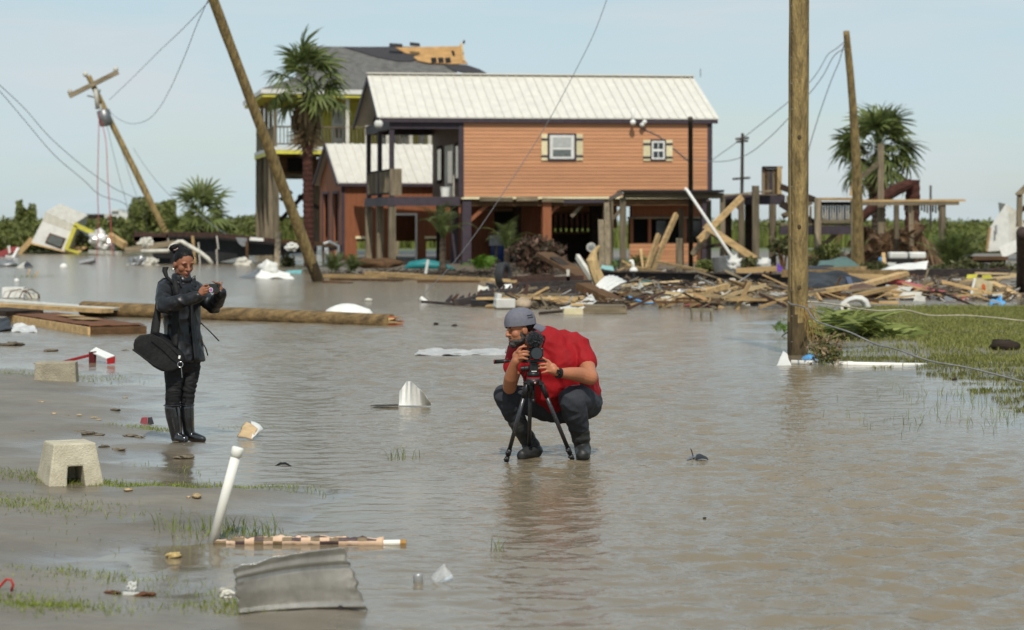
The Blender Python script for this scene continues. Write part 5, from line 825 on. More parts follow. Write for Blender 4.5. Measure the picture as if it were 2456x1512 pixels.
lump('basin', 2070, 702, 53.5, (.42, .3, .22), mat('brown_plastic', srgb(104, 80, 66), .5), 'upturned brown basin behind the white shell', 'basin', .12); crumple('panel', [(2110, 700, 54), (2180, 704, 54), (2190, 688, 55), (2126, 684, 55)], WHITE_D, 'cream flat panel under the red beam', 'panel', .03); crumple('panel', [(2150, 716, 52.5), (2206, 716, 52.5), (2212, 700, 53), (2166, 700, 53)], WHITE_D, 'small cream panel under the dark beam', 'panel', .03)
# white chair shell
Yc = 46.8; m = MB(); arc = [(2012, 738), (2022, 728), (2036, 720), (2050, 716), (2064, 717), (2074, 724), (2079, 736), (2080, 748)]; m.tube(pc(arc, Yc), [.03, .045, .055, .065, .075, .08, .08, .075], 14)
m.v = [(x, Yc + (y - Yc) * 2.6, z) for x, y, z in m.v]; chs = empty('chair_shell', gp(2050, 748), 'white curved plastic chair shell upturned on the lawn edge', 'chair'); m.build('seat_shell', WHITE, chs, smooth=True); m = MB(); c = at(2028, 738, Yc - .25); m.tube([c + Vector((0, 0, 0)), c + Vector((0, .3, 0))], .1, 14); m.build('base_ring', WHITE_D, chs); m = MB(); m.tube([c + Vector((0, -.01, 0)), c + Vector((0, .02, 0))], .045, 12); m.build('hub_shade', DARK, chs)  # black disc on the ring paints the shade of the hub hole
for x0, x1 in ((2133, 2178), (2182, 2222)): m = MB(); Fr(x0, 78, 0).rect(m, x0, 605, x1, 621, 0, .5); thing1('cushion', 'cushion', 'left white bench cushion behind the sago palm' if x0 < 2150 else 'right white bench cushion next to the sago palm', m, WHITE, bevel=.06)
slab(None, 'x', 0, 0, 1, 1, 50, .1, WHITE) if False else None
m = MB(); Fr(2135, 79, 0).rect(m, 2135, 621, 2190, 632, 0, .6); thing1('bench_base', 'bench', 'dark bench base under the white cushions', m, BLACK)
crumple('siding_sheet', [(2112, 648, 70), (2222, 646, 69), (2226, 627, 70), (2150, 634, 71)], WHITE, 'long white sheet lying before the sago palm', 'sheet', .03, ribs=3); crumple('siding_sheet', [(2100, 640, 74), (2140, 642, 74), (2150, 630, 75), (2104, 632, 75)], WHITE_D, 'grey white sheet left of the long white sheet', 'sheet', .04); plank(2119, 612, 74, 2121, 640, 73, .12, .16, TANWOOD, 'short cream stake standing by the white cushions', 'stake', 'stake'); lump('blue_scrap', 2116, 624, 75, (.14, .1, .1), LBLUE, 'small bright blue scrap by the cream stake', 'scrap', .4)
plank(2165, 654, 72, 2420, 656, 70, .4, .24, STEEL, 'long dark beam lying behind the cream panel', 'metal_beam', 'beam')
fr_ = empty('broken_fridge', gp(2350, 720), 'broken cream fridge door with a rust patch by the right edge', 'fridge'); m = MB(); m.prism([at(x, y, 55) for x, y in ((2328, 716), (2376, 718), (2382, 678), (2340, 668))], (.06, .3, 0)); m.build('door_panel', mat('cream_enamel', srgb(214, 200, 160), .45, dirt=.4), fr_); lump('rust_patch', 2359, 691, 54.9, (.05, .02, .1), mat('rust_orange', srgb(190, 90, 30), .8), None, None, .4, par=fr_); part(fr_, 'side_trim', (2327, 716, 2338, 668, 54.9), WHITE, wd=.05, ht=.06); part(fr_, 'shelf', (2376, 712, 2410, 690, 55.3), mat('tan_panel', srgb(150, 130, 95), .7), wd=.4, ht=.04)
plank(2318, 664, 56.5, 2342, 663, 56.5, .1, .1, YELLOW, 'yellow bar lying left on the fridge door', 'bar', 'bar'); plank(2356, 665, 56.3, 2376, 664, 56.3, .1, .1, YELLOW, 'yellow bar lying right on the fridge door', 'bar', 'bar'); crumple('cloth', [(2370, 729, 50.5), (2412, 729, 50.5), (2400, 712, 51), (2386, 716, 51)], LBLUE, 'light blue cloth heap below the fridge door', 'cloth', .1, f=5); crumple('roof_scrap', [(2300, 694, 56), (2312, 714, 55), (2322, 714, 55), (2308, 692, 56)], GREYMETAL, 'grey pointed metal flake left of the fridge door', 'scrap', .02)
tb_ = empty('table', gp(2378, 660), 'brown topped table standing behind the fridge door', 'table'); slab(tb_, 'table_top', 2334, 616, 2418, 624, 80, 1.0, BROWNWOOD); slab(tb_, 'apron', 2345, 624, 2412, 631, 80.1, .8, DARKWOOD)
for x, Y in ((2352, 80.2), (2408, 80.2), (2356, 80.9), (2404, 80.9)): vp(tb_, 'leg', x, 624, 662, Y, .09, DARKWOOD)
wc = empty('wrecked_trailer', at(2420, 606, 100), 'white tilted trailer body at the right edge behind the table', 'wreck'); m = MB(); m.prism([at(x, y, 100) for x, y in ((2366, 604), (2374, 546), (2412, 490), (2424, 600))], (.1, .1, 0)); m.build('end_wall', WHITE, wc); m = MB(); m.prism([at(x, y, 100.1) for x, y in ((2412, 490), (2440, 506), (2470, 560), (2470, 604), (2424, 600))], (.1, 2, .1)); m.build('side_wall', WHITE_D, wc); part(wc, 'edge_trim', (2366, 604, 2374, 546, 99.9), TANWOOD, wd=.1, ht=.14); m = MB(); m.prism([at(x, y, 99.8) for x, y in ((2386, 542), (2391, 540), (2391, 562), (2386, 565))], (0, -.03, 0)); m.build('vent', GREYMETAL, wc); part(wc, 'loose_panel', (2400, 606, 2460, 580, 99), WHITE, wd=.05, ht=.5)
fz = empty('broken_scaffold', at(2455, 560, 92), 'grey timber frame corner cut by the right edge', 'frame'); part(fz, 'post', (2444, 545, 2446, 468, 92), GREYWOOD, wd=.2, ht=.2); part(fz, 'rafter', (2440, 470, 2480, 430, 92), GREYWOOD_X, wd=.2, ht=.22); part(fz, 'brace', (2446, 510, 2475, 480, 92), DARKWOOD, wd=.15, ht=.15)
# cinder block standing in the water
CONC = mat('concrete', srgb(172, 162, 140), .9, var=.16, scale=6, fine=55, bump=.8, rnd=.05, dirt=.12)
m = MB(); c = gp(1684, 764); bz = .17
for dx in (-.2, -.01, .18): m.box(c + Vector((dx, 0, bz / 2 - .02)), (.035, .19, bz), mi=0)
m.box(c + Vector((-.01, 0, bz - .005)), (.424, .194, .05)); thing1('cinder_block', 'block', 'hollow two-cell cinder block standing in the water', m, mat('olive_concrete', srgb(140, 132, 108), .9, var=.2, scale=8))
# brush and broken stems caught in the right-hand pile
for i, (x, y, r, sd_, mt_) in enumerate(((1950, 640, .5, 31, OLIVE), (2030, 640, .45, 32, OLIVE), (2100, 640, .5, 33, OLIVE), (2250, 655, .5, 34, OLIVE), (2400, 650, .5, 35, OLIVE), (1790, 640, .5, 36, OLIVE), (1700, 640, .45, 37, THICK), (2330, 640, .6, 38, OLIVE), (1985, 612, .7, 39, THICK))):
    bush(['tangle of broken brush right of the thick pole', 'tangle of broken brush on the green sheet', 'tangle of broken brush left of the white cushions', 'tangle of broken brush right of the sago palm', 'tangle of broken brush before the table', 'tangle of broken brush above the straight tan beam', 'green brush below the crossed planks', 'tangle of broken brush behind the table', 'green brush under the wrecked deck'][i], at(x, y, 73 if y > 635 else 80), (r, r * .7, r * .6), 700, mt_, .08, sd_, 'brush', 4)
# lumber and scraps too jumbled to name one by one
def zone_of(x, y):
    return ('beside the chassis and tyre' if x < 1350 else 'around the white siding sheets' if x < 1500 else 'on the dark steel beam' if y < 662 and x < 1900 else 'below the left half of the steel beam' if x < 1620 else 'around the long tan planks' if x < 1760 else 'close left of the thick pole' if x < 1900
            else 'on the black tarp right of the thick pole' if x < 2080 else 'around the faded red beam' if x < 2240 else 'near the cream fridge door')
def blab(x, y, ln, mt):
    c_ = {'fresh_lumber': 'tan', 'brown_board': 'brown', 'dark_wet_wood': 'dark', 'weathered_grey_board': 'grey', 'rusty_steel': 'rusty'}[mt.name]
    return '%s %s broken board in the debris %s' % ('long' if ln > .8 else 'short' if ln < .5 else 'loose', c_, zone_of(x, y))
rn = random.Random(11); G1 = 'broken boards jumbled in the debris row'
for k in range(170):
    zone = rn.random()
    if zone < .5: x, y = rn.uniform(1500, 1890), rn.uniform(672, 730)
    elif zone < .78: x, y = rn.uniform(1940, 2430), rn.uniform(640, 718)
    elif zone < .9: x, y = rn.uniform(1140, 1500), rn.uniform(665, 735)
    else: x, y = rn.uniform(1480, 1900), rn.uniform(630, 660)
    Y = gY(min(742, y + rn.uniform(6, 26))); a = rn.uniform(-.5, .5) if rn.random() < .8 else rn.uniform(-1.3, 1.3); ln = rn.uniform(.25, 1.1); dx = math.cos(a) * ln * FP / Y / 2; dy = math.sin(a) * ln * FP / Y / 2
    mt_ = rn.choice([TANWOOD, TANWOOD, BROWNWOOD, DARKWOOD, GREYWOOD_X, RUST])
    plank(x - dx, y + dy, Y - rn.uniform(-.3, .3), x + dx, y - dy, Y + rn.uniform(-.3, .3), rn.uniform(.04, .12), rn.uniform(.02, .07), mt_, blab(x, y, ln, mt_), group=G1, tap=rn.uniform(.6, 1))
G2 = 'crumpled scraps in the debris row'
for k in range(110):
    zone = rn.random()
    if zone < .5: x, y = rn.uniform(1500, 1890), rn.uniform(672, 730)
    elif zone < .8: x, y = rn.uniform(1940, 2400), rn.uniform(655, 722)
    else: x, y = rn.uniform(1150, 1500), rn.uniform(672, 735)
    Y = gY(min(742, y + rn.uniform(4, 20))); s = rn.uniform(5, 17); q = [(x - s + rn.uniform(-4, 4), y + s * .4, Y), (x + s + rn.uniform(-4, 4), y + s * .45, Y - .1), (x + s * .8, y - s * .4, Y + .3), (x - s * .7, y - s * .45 + rn.uniform(-3, 3), Y + .3)]
    mt_ = rn.choice([WHITE_D, WHITE_D, WHITE, BLACK, GREYMETAL, BROWNWOOD, CREAM, DGREEN, RUST, STEEL]); c_ = {'dirty_white': 'dirty white', 'white_paint': 'white', 'black_sheet': 'black', 'grey_metal': 'grey', 'brown_board': 'brown', 'cream_paint': 'cream', 'green_sheet': 'green', 'rusty_steel': 'rusty', 'dark_steel': 'dark brown'}[mt_.name]
    crumple('scrap', q, mt_, '%s %s crumpled scrap %s' % ('small' if s < 9 else 'larger' if s > 13 else 'flat', c_, zone_of(x, y)), 'scrap', .06, n_=5, f=6, group=G2, smooth=False)

# longer bleached boards thrown across the top of the pile
rn = random.Random(77); PALE = wood('bleached_lumber', srgb(222, 196, 150), 'x', var=.16); G3 = 'long bleached boards on top of the debris row'
for k in range(30):
    z_ = rn.random(); x = rn.uniform(1490, 1900) if z_ < .5 else rn.uniform(1950, 2420) if z_ < .85 else rn.uniform(1230, 1480); y = rn.uniform(676, 722) if x < 1900 else rn.uniform(652, 708); Y = gY(y + 22); a = rn.gauss(0, .22); ln = rn.uniform(.9, 2.2); dx = math.cos(a) * ln * FP / Y / 2; dy = math.sin(a) * ln * FP / Y / 2; mt_ = rn.choice([PALE, TANWOOD, GREYWOOD_X, GREYWOOD_X]); c_ = {'bleached_lumber': 'bleached', 'fresh_lumber': 'tan', 'weathered_grey_board': 'grey'}[mt_.name]
    plank(x - dx, y + dy, Y - rn.uniform(-.5, .5), x + dx, y - dy, Y + rn.uniform(-.5, .5), rn.uniform(.06, .2), rn.uniform(.04, .09), mt_, '%s %s board %s %s' % ('very long' if ln > 1.7 else 'long', c_, 'rising right' if a > .12 else 'dropping right' if a < -.12 else 'lying level', zone_of(x, y)), group=G3, tap=rn.uniform(.75, 1))
# straw, laths and splinters matted through the pile, past counting
def straw(name, label, zones, n_, mt, lmin, lmax, wd, seed):
    rs_ = np.random.RandomState(seed); Vv = []
    for (x0, x1, ya, yb, h) in zones:
        k = int(n_ * (x1 - x0) / sum(z[1] - z[0] for z in zones)); Y = gY(rs_.uniform(ya, yb, k)); px = rs_.uniform(x0, x1, k); X = (px - CX) * Y / FP; hm = h * (.45 + .55 * np.abs(np.sin(px * .021 + 1) * np.sin(px * .057))); z = rs_.uniform(0, 1, k) ** 1.4 * hm + .01
        a = rs_.uniform(0, 6.28, k); el = rs_.normal(0, .28, k); ln = rs_.uniform(lmin, lmax, k); d = np.column_stack([np.cos(a) * np.cos(el), np.sin(a) * np.cos(el) * .6, np.sin(el)]) * ln[:, None] / 2; C = np.column_stack([X, Y, z]); u = np.cross(d, rs_.normal(size=(k, 3))); u /= np.linalg.norm(u, axis=1)[:, None]; u *= wd * rs_.uniform(.5, 1.6, k)[:, None]; v = np.cross(d, u); v /= np.linalg.norm(v, axis=1)[:, None]; v *= wd * .5
        Vv.append(np.stack([C - d - u, C - d + u, C - d + v, C + d - u, C + d + u, C + d + v], 1).reshape(-1, 3))
    V = np.concatenate(Vv); V[:, 2] = np.maximum(V[:, 2], -.03); k = len(V) // 6; i = np.arange(k)[:, None] * 6; F = np.concatenate([i + [0, 1, 4, 3], i + [1, 2, 5, 4], i + [2, 0, 3, 5]], 1).reshape(-1, 4)
    return tag(npmesh(name, V, F, mt, attr=np.repeat(rs_.rand(k), 6)), label, 'litter', kind='stuff')
Z1 = [(1500, 1900, 690, 736, .42), (1940, 2330, 680, 722, .35), (2250, 2440, 690, 726, .22), (1240, 1500, 700, 742, .3), (1480, 1900, 655, 680, .3), (1930, 2450, 648, 672, .25)]
straw('splinter_litter', 'tan splinters and laths matted through the debris row', Z1, 4200, leafmat('splinter_tan', (.16, .11, .06), (.50, .40, .26), .8), .12, .55, .011, 5); straw('dark_litter', 'dark twigs and torn strips matted through the debris row', Z1, 2300, leafmat('splinter_dark', (.015, .013, .012), (.13, .10, .075), .8), .1, .5, .016, 6); straw('white_litter', 'white torn strips scattered through the debris row', Z1, 700, leafmat('strip_white', (.35, .34, .32), (.75, .74, .7), .6), .08, .35, .02, 7)
straw('frond_litter', 'dry brown frond stems heaped under the pergola', [(2060, 2240, 628, 640, 1.2), (1930, 2060, 630, 642, .6)], 1800, BROWNP, .3, 1.0, .014, 8)
straw('shore_litter', 'brown reeds and twigs washed up below the houses', [(780, 1180, 652, 668, .12), (1180, 1500, 640, 665, .3)], 900, MC['splinter_dark'], .15, .6, .015, 9)
# ---------------------------------------------------------------- foreground: blocks, pipes, sheets, small litter
def hz(x, y): return float(height([[x, y]])[0])
def gpt(x, y):                                     # sight line onto the real ground or water
    p = gp(x, y)
    for _ in range(6): p = gp(x, y, max(0.0, hz(p.x, p.y)))
    return p
pb_ = empty('pier_block', gpt(116, 1168), 'tapered concrete pier block with a square notch at its foot', 'block'); o = WL[pb_] - Vector((0, 0, .02)); t = R(25); ex = Vector((math.cos(t), math.sin(t), 0)); ey = Vector((-math.sin(t), math.cos(t), 0)); s0 = .4; hb = .31
m = MB()
def pbp(a, b, z):                                  # a, b in 0..1 across the base; sides lean in with height
    k = .05 * z / hb; return o + ex * (k + a * (s0 - 2 * k)) + ey * (k + b * (s0 - 2 * k)) + Vector((0, 0, z))
na, nz0 = .3, .13; A0, A1 = .33, .66
def hx(a0, a1, b0, b1, z0, z1): m.hexa([pbp(a0, b0, z0), pbp(a1, b0, z0), pbp(a1, b1, z0), pbp(a0, b1, z0), pbp(a0, b0, z1), pbp(a1, b0, z1), pbp(a1, b1, z1), pbp(a0, b1, z1)])
nz_ = .15; P8 = []                                 # one closed shell: front wall with notch built as an outline prism, back wall behind it
prof = [(0, 0), (A0, 0), (A0 + .015, nz_), (A1 - .015, nz_), (A1, 0), (1, 0), (1, hb), (0, hb)]
m.add([pbp(a, 0, z) for a, z in prof] + [pbp(a, .7, z) for a, z in prof] , [tuple(range(8))] + [(i, i + 8, (i + 1) % 8 + 8, (i + 1) % 8) for i in range(8)]); m.add([pbp(0, .7, 0), pbp(1, .7, 0), pbp(1, 1, 0), pbp(0, 1, 0), pbp(0, .7, hb), pbp(1, .7, hb), pbp(1, 1, hb), pbp(0, 1, hb)], [(3, 2, 1, 0), (0, 1, 5, 4), (4, 5, 6, 7), (1, 2, 6, 5), (2, 3, 7, 6), (3, 0, 4, 7)])
PITTED = mat('pitted_concrete', srgb(196, 188, 165), .92, var=.12, scale=9, fine=80, bump=.55, rnd=0, c2=srgb(172, 163, 140)); m.build('block', PITTED, pb_, bevel=.012)
c = gpt(132, 914); t = R(6); m = MB(); ex = Vector((math.cos(t), math.sin(t), 0)); ey = Vector((-ex.y, ex.x, 0)); w2, d2, hh = .242, .18, .21
m.hexa([c + ex * a * w2 * k + ey * (b * d2 * k + d2) + Vector((0, 0, z)) for z, k in ((-.03, 1), (hh, .94)) for a, b in ((-1, -1), (1, -1), (1, 1), (-1, 1))]); m.build('concrete_block', CONC, label='plain concrete block on the mud behind the pier block', cat='block', bevel=.012)
PVC = mat('white_pvc', srgb(228, 226, 216), .35, var=.03, bump=.02, rnd=0, dirt=.08)
pv = empty('standpipe', gpt(509, 1302), 'capped white plastic standpipe leaning out of the mud', 'pipe'); a, b = at(507, 1312, 13.25), at(571, 1074, 13.25); m = MB(); m.tube([a, b], .029, 20); m.build('tube', PVC, pv, smooth=True); d = (b - a).normalized(); m = MB(); m.tube([b - d * .055, b - d * .053, b - d * .004, b + d * .002], [.030, .0345, .0345, .030], 20); m.build('cap', PVC, pv, smooth=True)
# camouflage wrapped pole
cm = bpy.data.materials.new('camouflage_cloth'); cm.use_nodes = True; tn = cm.node_tree; l = tn.links.new; b_ = tn.nodes['Principled BSDF']; tcn = N(tn, 'ShaderNodeTexCoord'); sn = N(tn, 'ShaderNodeVectorMath', operation='SNAP'); sn.inputs[1].default_value = (.055, .05, .021); l(tcn.outputs['Object'], sn.inputs[0]); wn_ = N(tn, 'ShaderNodeTexWhiteNoise'); l(sn.outputs[0], wn_.inputs['Vector']); rp = N(tn, 'ShaderNodeValToRGB'); rp.color_ramp.interpolation = 'CONSTANT'; e = rp.color_ramp.elements; e[0].color = (*srgb(200, 168, 138), 1); e[1].position = .36; e[1].color = (*srgb(112, 94, 66), 1); k = e.new(.6); k.color = (*srgb(70, 52, 52), 1); k = e.new(.82); k.color = (*srgb(205, 176, 150), 1); l(wn_.outputs[0], rp.inputs[0]); l(rp.outputs[0], b_.inputs['Base Color']); b_.inputs['Roughness'].default_value = .6
cp = empty('wrapped_pole', gpt(700, 1306), 'pole wrapped in blocky tan and brown camouflage cloth lying at the waterline', 'pole'); Yp = 13.2; m = MB(); pts = []; rr = []
for i in range(41): x = 512 + i * 10.2; pts.append(at(x, 1303 - 5 * math.sin(i / 40 * 3.1), Yp)); rr.append(.010 + .021 * min(1, i / 6) + .006 * math.sin(i * 1.3) + .004 * math.sin(i * 2.9))
m.tube(pts, rr, 16); m.build('cloth_wrap', cm, cp, smooth=True); m = MB(); m.tube([at(918, 1303, Yp), at(962, 1302, Yp)], .018, 12); m.build('pole_end', PVC, cp); m = MB(); m.tube([at(960, 1302, Yp), at(974, 1302, Yp)], .0195, 12); m.build('end_cap', mat('ochre_plastic', srgb(200, 150, 70), .5), cp)
# corrugated sheet standing in the foreground
Ys = 10.8; TLp, TRp, BRp, BLp = at(560, 1366, Ys - .15), at(826, 1318, Ys - .12), at(886, 1478, Ys + .06), at(574, 1490, Ys + .03); GALV = mat('galvanised_sheet', (.60, .605, .58), .3, metal=.7, var=.14, scale=7, bump=.12, fine=25, dirt=.22, stretch=(1, 1, .5)); m = MB()
def cs_(u, v):
    p = TLp.lerp(TRp, u).lerp(BLp.lerp(BRp, u), v); nrm = (TRp - TLp).cross(BLp - TLp).normalized(); prof_ = 0
    for c_, w_, h_ in ((.17, .05, .012), (.26, .03, -.008), (.5, .14, .004), (.84, .03, .009), (.92, .03, -.006)): prof_ += h_ * math.exp(-((v - c_ - .02 * u) / w_) ** 2)
    return p + nrm * (-prof_ + .05 * math.sin(u * 2.2 + .4) * (1 - v * .6) - .09 * max(0, .18 - v)) + (TRp - TLp) * (.04 * noise.noise(Vector((v * 9, 3, 0))) * (1 if u > .9 else -1 if u < .06 else 0)) + Vector((0, 0, .012 * noise.noise(Vector((u * 7, 1, 0))) * (1 if v < .05 else 0)))
m.sheet(cs_, 40, 60, .0018); sx = empty('corrugated_sheet', gpt(720, 1488), 'torn galvanised corrugated sheet standing in the mud in the foreground', 'sheet'); m.build('panel', GALV, sx, smooth=True); p = cs_(.8, .88); m = MB(); m.tube([p + Vector((0, -.004, 0)), p + Vector((0, -.022, 0))], .011, 10); m.build('bolt', STEEL, sx); m = MB(); m.beam(at(612, 1490, Ys - .02), at(880, 1482, Ys + .06), .006, .02); m.build('bottom_lip', WHITE_D, sx)
def small(x, y, name, label, cat, r, mt, amp=.3, f=2.5, sm=True, sink=.3, rot=(0, 0, 0), group=None):
    g = gpt(x, y); m = MB(); m.ell((0, 0, 0), r, rot, 14, 9); sd_ = random.uniform(0, 99); rm = max(r); c = g + Vector((0, 0, r[2] * (1 - sink))); m.v = [tuple(c + Vector(v) * (1 + amp * noise.noise(Vector(v) * f / rm + Vector((sd_, 0, 0))))) for v in m.v]; return thing1(name, cat, label, m, mt, group, smooth=sm)
SHELLM = mat('tan_shell', srgb(205, 180, 135), .7, var=.25, scale=30, bump=.5); MUDC = mat('mud_clod', srgb(126, 114, 94), .7, var=.2, scale=20, bump=.8)
small(308, 1178, 'oyster_shell', 'flat brown shell right of the pier block', 'shell', (.03, .03, .012), SHELLM, .5); small(472, 1194, 'oyster_shell', 'pale ridged shell left of the standpipe', 'shell', (.035, .03, .018), SHELLM, .5); small(452, 1194, 'oyster_shell', 'tiny shell beside the pale ridged shell', 'shell', (.014, .012, .006), SHELLM, .5); small(417, 1338, 'foam_chunk', 'tan foam chunk on the mud below the standpipe', 'chunk', (.045, .03, .018), mat('tan_foam', srgb(190, 165, 110), .85, var=.2, scale=25), .6, sm=False)
m = MB(); c = gpt(316, 1428); m.box(c + Vector((0, 0, .008)), (.09, .03, .012), (0, .05, .1)); thing1('foam_strip', 'strip', 'flat white foam strip under the crumpled paper', m, WHITE); small(316, 1424, 'paper_wad', 'crumpled white paper on the foam strip', 'paper', (.025, .025, .028), WHITE, .8, 3, False, -.1); small(350, 1430, 'seaweed_clump', 'brown weed clump beside the crumpled paper', 'weed', (.05, .03, .012), mat('brown_weed', srgb(120, 80, 50), .9, var=.3, scale=40), .8, 4, False); small(270, 1424, 'seaweed_clump', 'brown weed clump left of the crumpled paper', 'weed', (.045, .03, .008), MC['brown_weed'], .8, 4, False)
small(545, 1432, 'paper_wad', 'wet white paper left of the corrugated sheet', 'paper', (.03, .03, .02), WHITE_D, .8, 3, False); small(535, 1420, 'paper_wad', 'small white scrap behind the wet paper', 'paper', (.016, .016, .012), WHITE_D, .8, 3, False)
g = gpt(10, 1418); m = MB(); m.tube([g + Vector(k) for k in ((-.04, 0, .0), (-.015, 0, .03), (.01, 0, .058), (.035, 0, .055), (.045, 0, .03), (.035, 0, .0))], .0065, 8); thing1('hose', 'hose', 'looped bright red hose end at the left edge', m, mat('red_hose', srgb(200, 50, 36), .45), smooth=True)
c = gp(1003, 1396); m = MB(); m.tube([c + Vector((0, 0, z)) for z in (-.01, .0, .03, .042, .045)], [.024, .026, .026, .024, .021], 16); thing1('can', 'can', 'short grey can half sunk in the foreground water', m, mat('grey_can', (.5, .5, .48), .4, metal=.5), smooth=True)
CLEAR = bpy.data.materials.new('clear_plastic'); CLEAR.use_nodes = True; b_ = CLEAR.node_tree.nodes['Principled BSDF']; b_.inputs['Base Color'].default_value = (.86, .88, .88, 1); b_.inputs['Roughness'].default_value = .12; b_.inputs['Transmission Weight'].default_value = .75; b_.inputs['IOR'].default_value = 1.2
c = gp(1060, 1394); m = MB(); pts = [c + Vector((-.04, 0, .0)), c + Vector((-.01, 0, .022)), c + Vector((.03, 0, .05)), c + Vector((.036, 0, .054))]; m.tube(pts, [.03, .036, .044, .042], 16, cap=False); thing1('plastic_cup', 'cup', 'clear plastic cup lying in the foreground water', m, CLEAR, smooth=True)
# siding pieces and other litter in the water
m = MB(); A, B = at(957, 973, 22.9), at(1034, 973, 22.9); tp = [at(958, 940, 23), at(976, 914, 23), at(988, 916, 22.9), at(1002, 930, 22.9), at(1016, 942, 22.8), at(1032, 966, 22.8)]
def fan_(u, v):
    k = u * 5; i = min(4, int(k)); tpp = tp[i].lerp(tp[i + 1], k - i); return (A.lerp(B, u)).lerp(tpp, v) + Vector((0, .02 * (abs((u * 6) % 1 - .5) * 4 - 1) * v, 0))
m.sheet(fan_, 36, 6, .002); thing1('siding_piece', 'sheet', 'fanned white siding piece standing in the water left of the man', m, WHITE); crumple('dark_strip', [(888, 974, 22.8), (955, 973, 22.8), (955, 970.5, 23), (900, 971.5, 23)], DARKWOOD, 'thin dark strip afloat left of the fanned white siding', 'strip', .004, .004, f=3)
WOODG = wood('tan_siding', srgb(206, 178, 138), 'z', var=.12, rnd=0); crumple('siding_piece', [(570, 1050, 19.6), (606, 1056, 19.4), (618, 1028, 19.6), (590, 1012, 19.8)], WOODG, 'folded tan siding piece right of the woman', 'sheet', .01, .004, bow=.012, ribs=2, rd=.006); crumple('siding_piece', [(604, 1052, 19.4), (616, 1046, 19.6), (632, 1030, 19.8), (602, 1010, 19.9)], WHITE, 'white curled back of the folded tan siding', 'sheet', .015, .003, bow=.02)
crumple('metal_scrap', [(336, 1016, 21.0), (352, 1020, 20.8), (354, 1001, 20.9), (340, 1002, 21)], RED, 'small red folded flashing left of the woman', 'scrap', .004, .004); crumple('metal_scrap', [(353, 1020, 20.8), (369, 1017, 20.9), (364, 1001, 21), (355, 1002, 20.9)], STEEL, 'back half of the small red flashing, shade put in its colour', 'scrap', .004, .004)  # dark steel colour paints the shade inside the red fold
ra = empty('bent_flashing', gpt(245, 870), 'red angle flashing with white inside lying in the shallow water', 'flashing'); bp_(MB(), 155, 868, 214, 853, 30.2, 29.9, .03, .035).build('thin_arm', RED, ra); m = MB(); m.prism([at(x, y, 29.9) for x, y in ((213, 880), (226, 880), (227, 843), (213, 845))], (.02, .02, 0)); m.build('upright', mat('dark_red', srgb(96, 16, 20), .5), ra); m = MB(); m.prism([at(x, y, Y) for x, y, Y in ((216, 843, 30), (230, 833, 30.3), (275, 853, 29.8), (256, 860, 29.5))], (0, 0, -.015)); m.build('white_face', WHITE, ra); m = MB(); m.prism([at(x, y, 29.5) for x, y in ((256, 861, ), (276, 855), (275, 872), (257, 874))], (0, .02, 0)); m.build('red_end', RED, ra)
crumple('tin_sheet', [(50, 902, 27.6), (92, 912, 27), (114, 912, 26.8), (80, 902, 27.4)], PINKRED, 'flat pinkish tin sheet in front of the plain block', 'sheet', .02); crumple('tin_sheet', [(84, 908, 26.4), (116, 915, 26.2), (112, 911, 26.4), (90, 904, 26.6)], BLACK, 'dark curled end of the pinkish tin sheet', 'sheet', .02)
crumple('roof_scrap', [(1646, 1104, 17.75), (1672, 1098, 17.9), (1676, 1090, 18.0), (1660, 1092, 18.0)], GREYMETAL, 'pale side of the curled roofing flake right of the man', 'scrap', .01, .004); crumple('roof_scrap', [(1668, 1104, 17.75), (1700, 1104, 17.75), (1686, 1092, 17.95), (1670, 1091, 17.95)], BLACK, 'dark curled roofing flake right of the man', 'scrap', .012, .004, bow=.01); plank(1663, 1096, 17.9, 1659, 1083, 17.9, .008, .008, DARKWOOD, 'twig upright on the curled roofing flake', 'twig', 'twig')
m = MB(); m.tube([gp(660, 1118), gp(672, 1116) + Vector((0, 0, .012)), gp(685, 1116) + Vector((0, 0, .014)), gp(700, 1119)], [.004, .01, .01, .003], 8); thing1('rubber_strip', 'strip', 'thin black arched strip in the water below the woman', m, BLACK)
for x, y, n_, lb in ((1046, 779, .05, 'left small dark lump in the water behind the fallen pole'), (1090, 783, .05, 'right small dark lump in the water behind the fallen pole'), (1690, 1244, .012, 'tiny dark bit floating in the open water'), (2408, 840, .2, 'grey brown rotten log piece on the lawn'), (883, 723, .09, 'small white bag floating beyond the fallen pole'), (2290, 912, .03, 'small dark clod at the lawn shore')): small(x, y, 'float_lump', lb, 'lump', (n_, n_ * .6, n_ * .45), WHITE_D if 'white' in lb else DARKWOOD, .5)
g = gp(835, 759); m = MB(); m.ell((0, 0, 0), (.5, .4, .25), None, 24, 12); m.v = [tuple(g + Vector((v[0], v[1], max(-.02, v[2] * (1 - .25 * abs(v[0]))))) + Vector((0, 0, .05 * noise.noise(Vector(v) * 5)))) for v in m.v]; thing1('plastic_bag', 'bag', 'large white plastic sack floating behind the fallen pole', m, WHITE, smooth=True)
crumple('clear_sheet', [(990, 853, 31.6), (1212, 853, 31.6), (1214, 838, 32.4), (1010, 838, 32.4)], FOIL, 'glinting clear film strip floating behind the man', 'sheet', .05, .003, n_=26, f=6, smooth=False); crumple('clear_sheet', [(1405, 866, 31), (1422, 866, 31), (1420, 852, 31.6), (1408, 853, 31.6)], GREYMETAL, 'small grey film end showing right of the man', 'sheet', .02)
